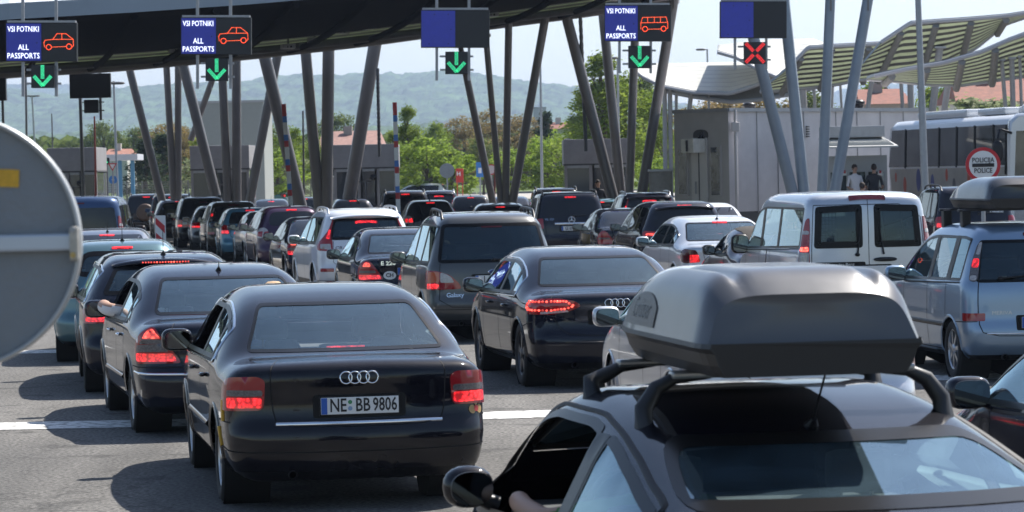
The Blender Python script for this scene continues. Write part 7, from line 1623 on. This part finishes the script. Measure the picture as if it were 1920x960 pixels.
def far_canopies():
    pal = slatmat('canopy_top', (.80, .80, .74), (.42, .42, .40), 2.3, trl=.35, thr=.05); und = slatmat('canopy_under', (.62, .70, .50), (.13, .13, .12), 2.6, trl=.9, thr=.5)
    Mbeam = mat('canopy_beam', (.20, .20, .19), rough=.6, var=.1); Med = mat('canopy_edge', (.38, .39, .42), rough=.45)
    def shell(low, high, dl, dh, mlow, mup, lab, beams, edge=True, m=14, sag=0, soff=None, low_panel=None):
        A = [P(x, y, dl) for x, y in low]; B = [P(x, y, dh) for x, y in high]; c = sum(A, Vector())/len(A); e = empty('wave_canopy', (c.x, c.y, c.z), 0, lab, 'canopy', 'wave shaped canopies of the far lanes'); A = [a-e.location for a in A]; B = [b-e.location for b in B]
        loft('shell', A, B, mlow, mup, th=.10, parent=e, n=36, m=m, sag=sag)
        if beams: ribs(A, B, beams, .14, Mbeam, 'beam', e, sag=sag, drop=.14)
        if edge:
            for Q in (A, B): mb = MB(); mb.tube([poly_at(Q, i/30)+Vector((0, 0, 0)) for i in range(31)], .075, Med, n=8); mb.build('edge_tube', e)
        return e
    # near sagging white shell, seen from above its near edge
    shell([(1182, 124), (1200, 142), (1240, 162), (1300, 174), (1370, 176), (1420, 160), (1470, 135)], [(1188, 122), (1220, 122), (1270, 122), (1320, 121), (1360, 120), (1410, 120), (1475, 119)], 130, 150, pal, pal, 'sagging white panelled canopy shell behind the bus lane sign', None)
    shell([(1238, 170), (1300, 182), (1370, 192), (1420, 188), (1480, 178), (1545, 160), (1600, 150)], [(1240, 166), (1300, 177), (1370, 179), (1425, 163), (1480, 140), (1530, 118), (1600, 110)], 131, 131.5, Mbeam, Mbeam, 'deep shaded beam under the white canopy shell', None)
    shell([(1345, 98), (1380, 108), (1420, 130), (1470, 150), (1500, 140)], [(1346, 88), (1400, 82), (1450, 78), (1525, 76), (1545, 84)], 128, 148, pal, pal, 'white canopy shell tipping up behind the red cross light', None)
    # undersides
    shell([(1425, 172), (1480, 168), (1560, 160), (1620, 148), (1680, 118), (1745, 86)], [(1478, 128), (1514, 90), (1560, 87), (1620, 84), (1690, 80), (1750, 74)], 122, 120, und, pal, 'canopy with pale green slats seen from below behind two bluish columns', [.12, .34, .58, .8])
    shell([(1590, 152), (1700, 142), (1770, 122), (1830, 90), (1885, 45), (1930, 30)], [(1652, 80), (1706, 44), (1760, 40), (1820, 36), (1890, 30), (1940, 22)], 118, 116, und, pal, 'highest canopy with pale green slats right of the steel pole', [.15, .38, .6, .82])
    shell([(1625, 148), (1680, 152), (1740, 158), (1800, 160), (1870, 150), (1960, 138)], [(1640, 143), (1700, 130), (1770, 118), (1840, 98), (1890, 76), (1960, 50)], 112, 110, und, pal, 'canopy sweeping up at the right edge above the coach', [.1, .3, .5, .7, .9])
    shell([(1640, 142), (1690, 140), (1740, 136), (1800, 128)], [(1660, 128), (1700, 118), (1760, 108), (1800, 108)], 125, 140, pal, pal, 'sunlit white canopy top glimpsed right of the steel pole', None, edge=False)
    for x0, y0, x1, y1, w_, d, lab in ((1246, 170, 1248, 330, 9, 131, 'pale post below the sagging white shell, outermost'), (1256, 172, 1258, 325, 9, 131, 'pale post below the sagging white shell, second'), (1268, 176, 1268, 215, 6, 131, 'thin pale post right beside the building corner'), (1296, 180, 1292, 210, 9, 131, 'leaning pale post above the dark building front'), (1329, 182, 1330, 210, 4, 131, 'thin post above the building door'), (1505, 165, 1508, 205, 12, 124, 'grey post pair under the slatted canopy, thicker one'), (1526, 160, 1528, 203, 6, 124, 'thin grey post under the slatted canopy'), (1560, 160, 1558, 200, 9, 124, 'grey post behind the upright bluish column'), (1575, 155, 1578, 200, 5, 124, 'slim grey post between bluish columns'),
        (1636, 145, 1628, 196, 9, 120, 'short post leaning left above the roof line'), (1686, 112, 1692, 195, 7, 119, 'slim post left of the steel pole'), (1705, 100, 1708, 195, 12, 119, 'thick post just left of the steel pole'), (1762, 95, 1746, 228, 14, 117, 'leaning post just right of the steel pole'), (1778, 160, 1768, 225, 12, 114, 'leaning post before the green tree'), (1878, 118, 1886, 210, 8, 111, 'slim post before the white house'), (1897, 115, 1900, 220, 10, 111, 'thick post before the white house'), (1912, 112, 1916, 222, 6, 111, 'post at the right edge before the white house')):
        a, b = P(x0, y0-6, d), P(x1, y1, d); u = b-a; base = b+u*(b.z/(-u.z)); r_ = w_/2*d/F_PX; e = empty('canopy_post', base, 0, lab, 'post', 'posts of the far canopies'); mb = MB(); mb.tube([a-base, (0, 0, 0)], r_, mat('post_pale', (.34, .33, .32), rough=.5, var=.08), n=12); mb.build('shaft', e); mb = MB(); mb.box(a-base, (r_*3, r_*3, .08), M_galv); mb.build('head_plate', e)

def buses():
    # coach: local axes, +y forward, built as a rounded body with window band
    def coach(loc, rz, lab, paint_, Lb=11.5, H=3.55, dots=True):
        e = empty('coach', loc, rz, lab, 'coach', 'coaches waiting by the kiosk'); W = 2.5
        sec = [(-W/2, .35), (-W/2, 1.8), (-W/2*.985, 2.8), (-W/2*.95, 3.2), (-W/2*.80, 3.38), (0, 3.45)]; sec = sec+[(-x, z) for x, z in sec[::-1][1:]]
        mb = MB(); ys = [0, .05, .2, .6, Lb-.9, Lb-.35, Lb-.1, Lb]; sc = [.93, .97, .99, 1, 1, .985, .95, .90]; V = []
        for y, s_ in zip(ys, sc):
            for x, z in sec: V.append((x*s_, y, .35+(z-.35)*(1-(1-s_)*.35)))
        n = len(sec); fs = [(i*n+j, i*n+j+1, (i+1)*n+j+1, (i+1)*n+j) for i in range(len(ys)-1) for j in range(n-1)]; mb.add(V, [f[::-1] for f in fs], paint_, True); mb.add([V[j] for j in range(n)], [tuple(range(n))], paint_); mb.add([V[-n+j] for j in range(n)], [tuple(range(n))[::-1]], paint_); mb.build('body', e)
        for sg in (-1, 1):
            mb = MB(); x = sg*(W/2+.012); mb.quad((x, .25, 1.92), (x, Lb-.25, 1.92), (x*.97, Lb-.5, 3.1), (x*.97, .35, 3.1), mat('coach_glass', (.10, .105, .11), rough=.05, metal=.75, spec=.9, var=.5, vscale=.8)); f = mb.build('window_band', e); mb = MB()
            for y in np.arange(1.5, Lb-.8, 1.45): mb.box((sg*(W/2+.004), y, 2.5), (.04, .05, 1.25), M_plas, Matrix.Rotation(-sg*.03, 3, 'Y'))
            mb.build('window_mullion', f)
            mb = MB(); mb.quad((x*1.003, .4, .55), (x*1.003, Lb-.6, .55), (x*1.003, Lb-.35, 1.86), (x*1.003, .4, 1.86), mat('coach_skirt', (.36, .34, .31), rough=.4, var=.15, vscale=1.5)); mb.build('lower_panel', e)
            if dots:
                mb = MB(); rn = random.Random(3)
                for y, z, r_, c in ((2.2, 1.0, .22, 0), (3.4, 1.25, .18, 0), (4.6, .95, .20, 1), (5.2, 1.3, .15, 0), (6.4, 1.05, .22, 2), (7.6, 1.15, .28, 2), (8.8, 1.0, .2, 0), (9.6, 1.25, .12, 0)):
                    z += .35; mt = [mat('dot_red', (.5, .09, .05), rough=.5), mat('dot_grey', (.10, .11, .12), rough=.5), mat('dot_blue', (.05, .07, .25), rough=.5)][c]
                    mb.add([(x*1.006, y+r_*.7*math.cos(t), z+r_*math.sin(t)*1.3) for t in np.linspace(0, 2*math.pi, 17)[:-1]], [tuple(range(16))], mt)
                mb.build('livery_print', e)
            for yw in (2.6, Lb-2.6):
                mb = MB(); mb.lathe([(.28, sg*(W/2-.02)), (.46, sg*(W/2-.0)), (.5, sg*(W/2-.03)), (.5, sg*(W/2-.3))], M_tyre, (0, yw, .5), n=24); w_ = mb.build('wheel', e); mb = MB(); mb.lathe([(.0, sg*(W/2-.06)), (.28, sg*(W/2-.02))], M_rim, (0, yw, .5), n=20); mb.build('rim', w_)
        mb = MB(); mb.box((0, Lb*.25, 3.52), (1.7, 2.2, .22), P_white, bev=.09); mb.box((0, Lb*.62, 3.52), (1.8, 4.2, .26), P_white, bev=.1); mb.build('roof_unit', e)
        mb = MB(); mb.quad((-W/2*.86, -.012, 1.5), (W/2*.86, -.012, 1.5), (W/2*.80, -.012, 2.95), (-W/2*.80, -.012, 2.95), mat('coach_glass', (.05, .055, .06))); mb.build('end_window', e)
        for sg in (-1, 1):
            mb = MB(); mb.tube([(sg*W/2*.9, -.1, 2.9), (sg*(W/2+.15), -.45, 3.0), (sg*(W/2+.2), -.5, 2.75)], .035, M_plas, n=8); mb.ellipsoid((sg*(W/2+.2), -.5, 2.45), (.13, .08, .27), M_plas, p=.7); mb.build('side_mirror', e)
        for sg in (-1, 1): mb = MB(); mb.box((sg*.95, -.02, .85), (.25, .05, .3), M_clr, bev=.03); mb.build('headlight', e)
        mb = MB(); mb.box((0, Lb/2, .45), (2.3, Lb-.6, .3), M_under); mb.build('underframe', e)
    coach((15.85, 90.3, .3), R(13.5), 'white coach with dark windows and coloured dots parked by the kiosk', P_white, Lb=10.5)
    g = GX(1890, 76, 1.0); coach((g.x+1.25, g.y, .1), R(-9), 'second coach at the right edge, only its hanging mirror and corner in view', P_silver2, Lb=11, H=3.6, dots=False)
ground(); hills(); haze(); big_roof(); columns(); buildings(); far_canopies(); trees(); buses(); signs()
cars_near(); cars_far(); people()
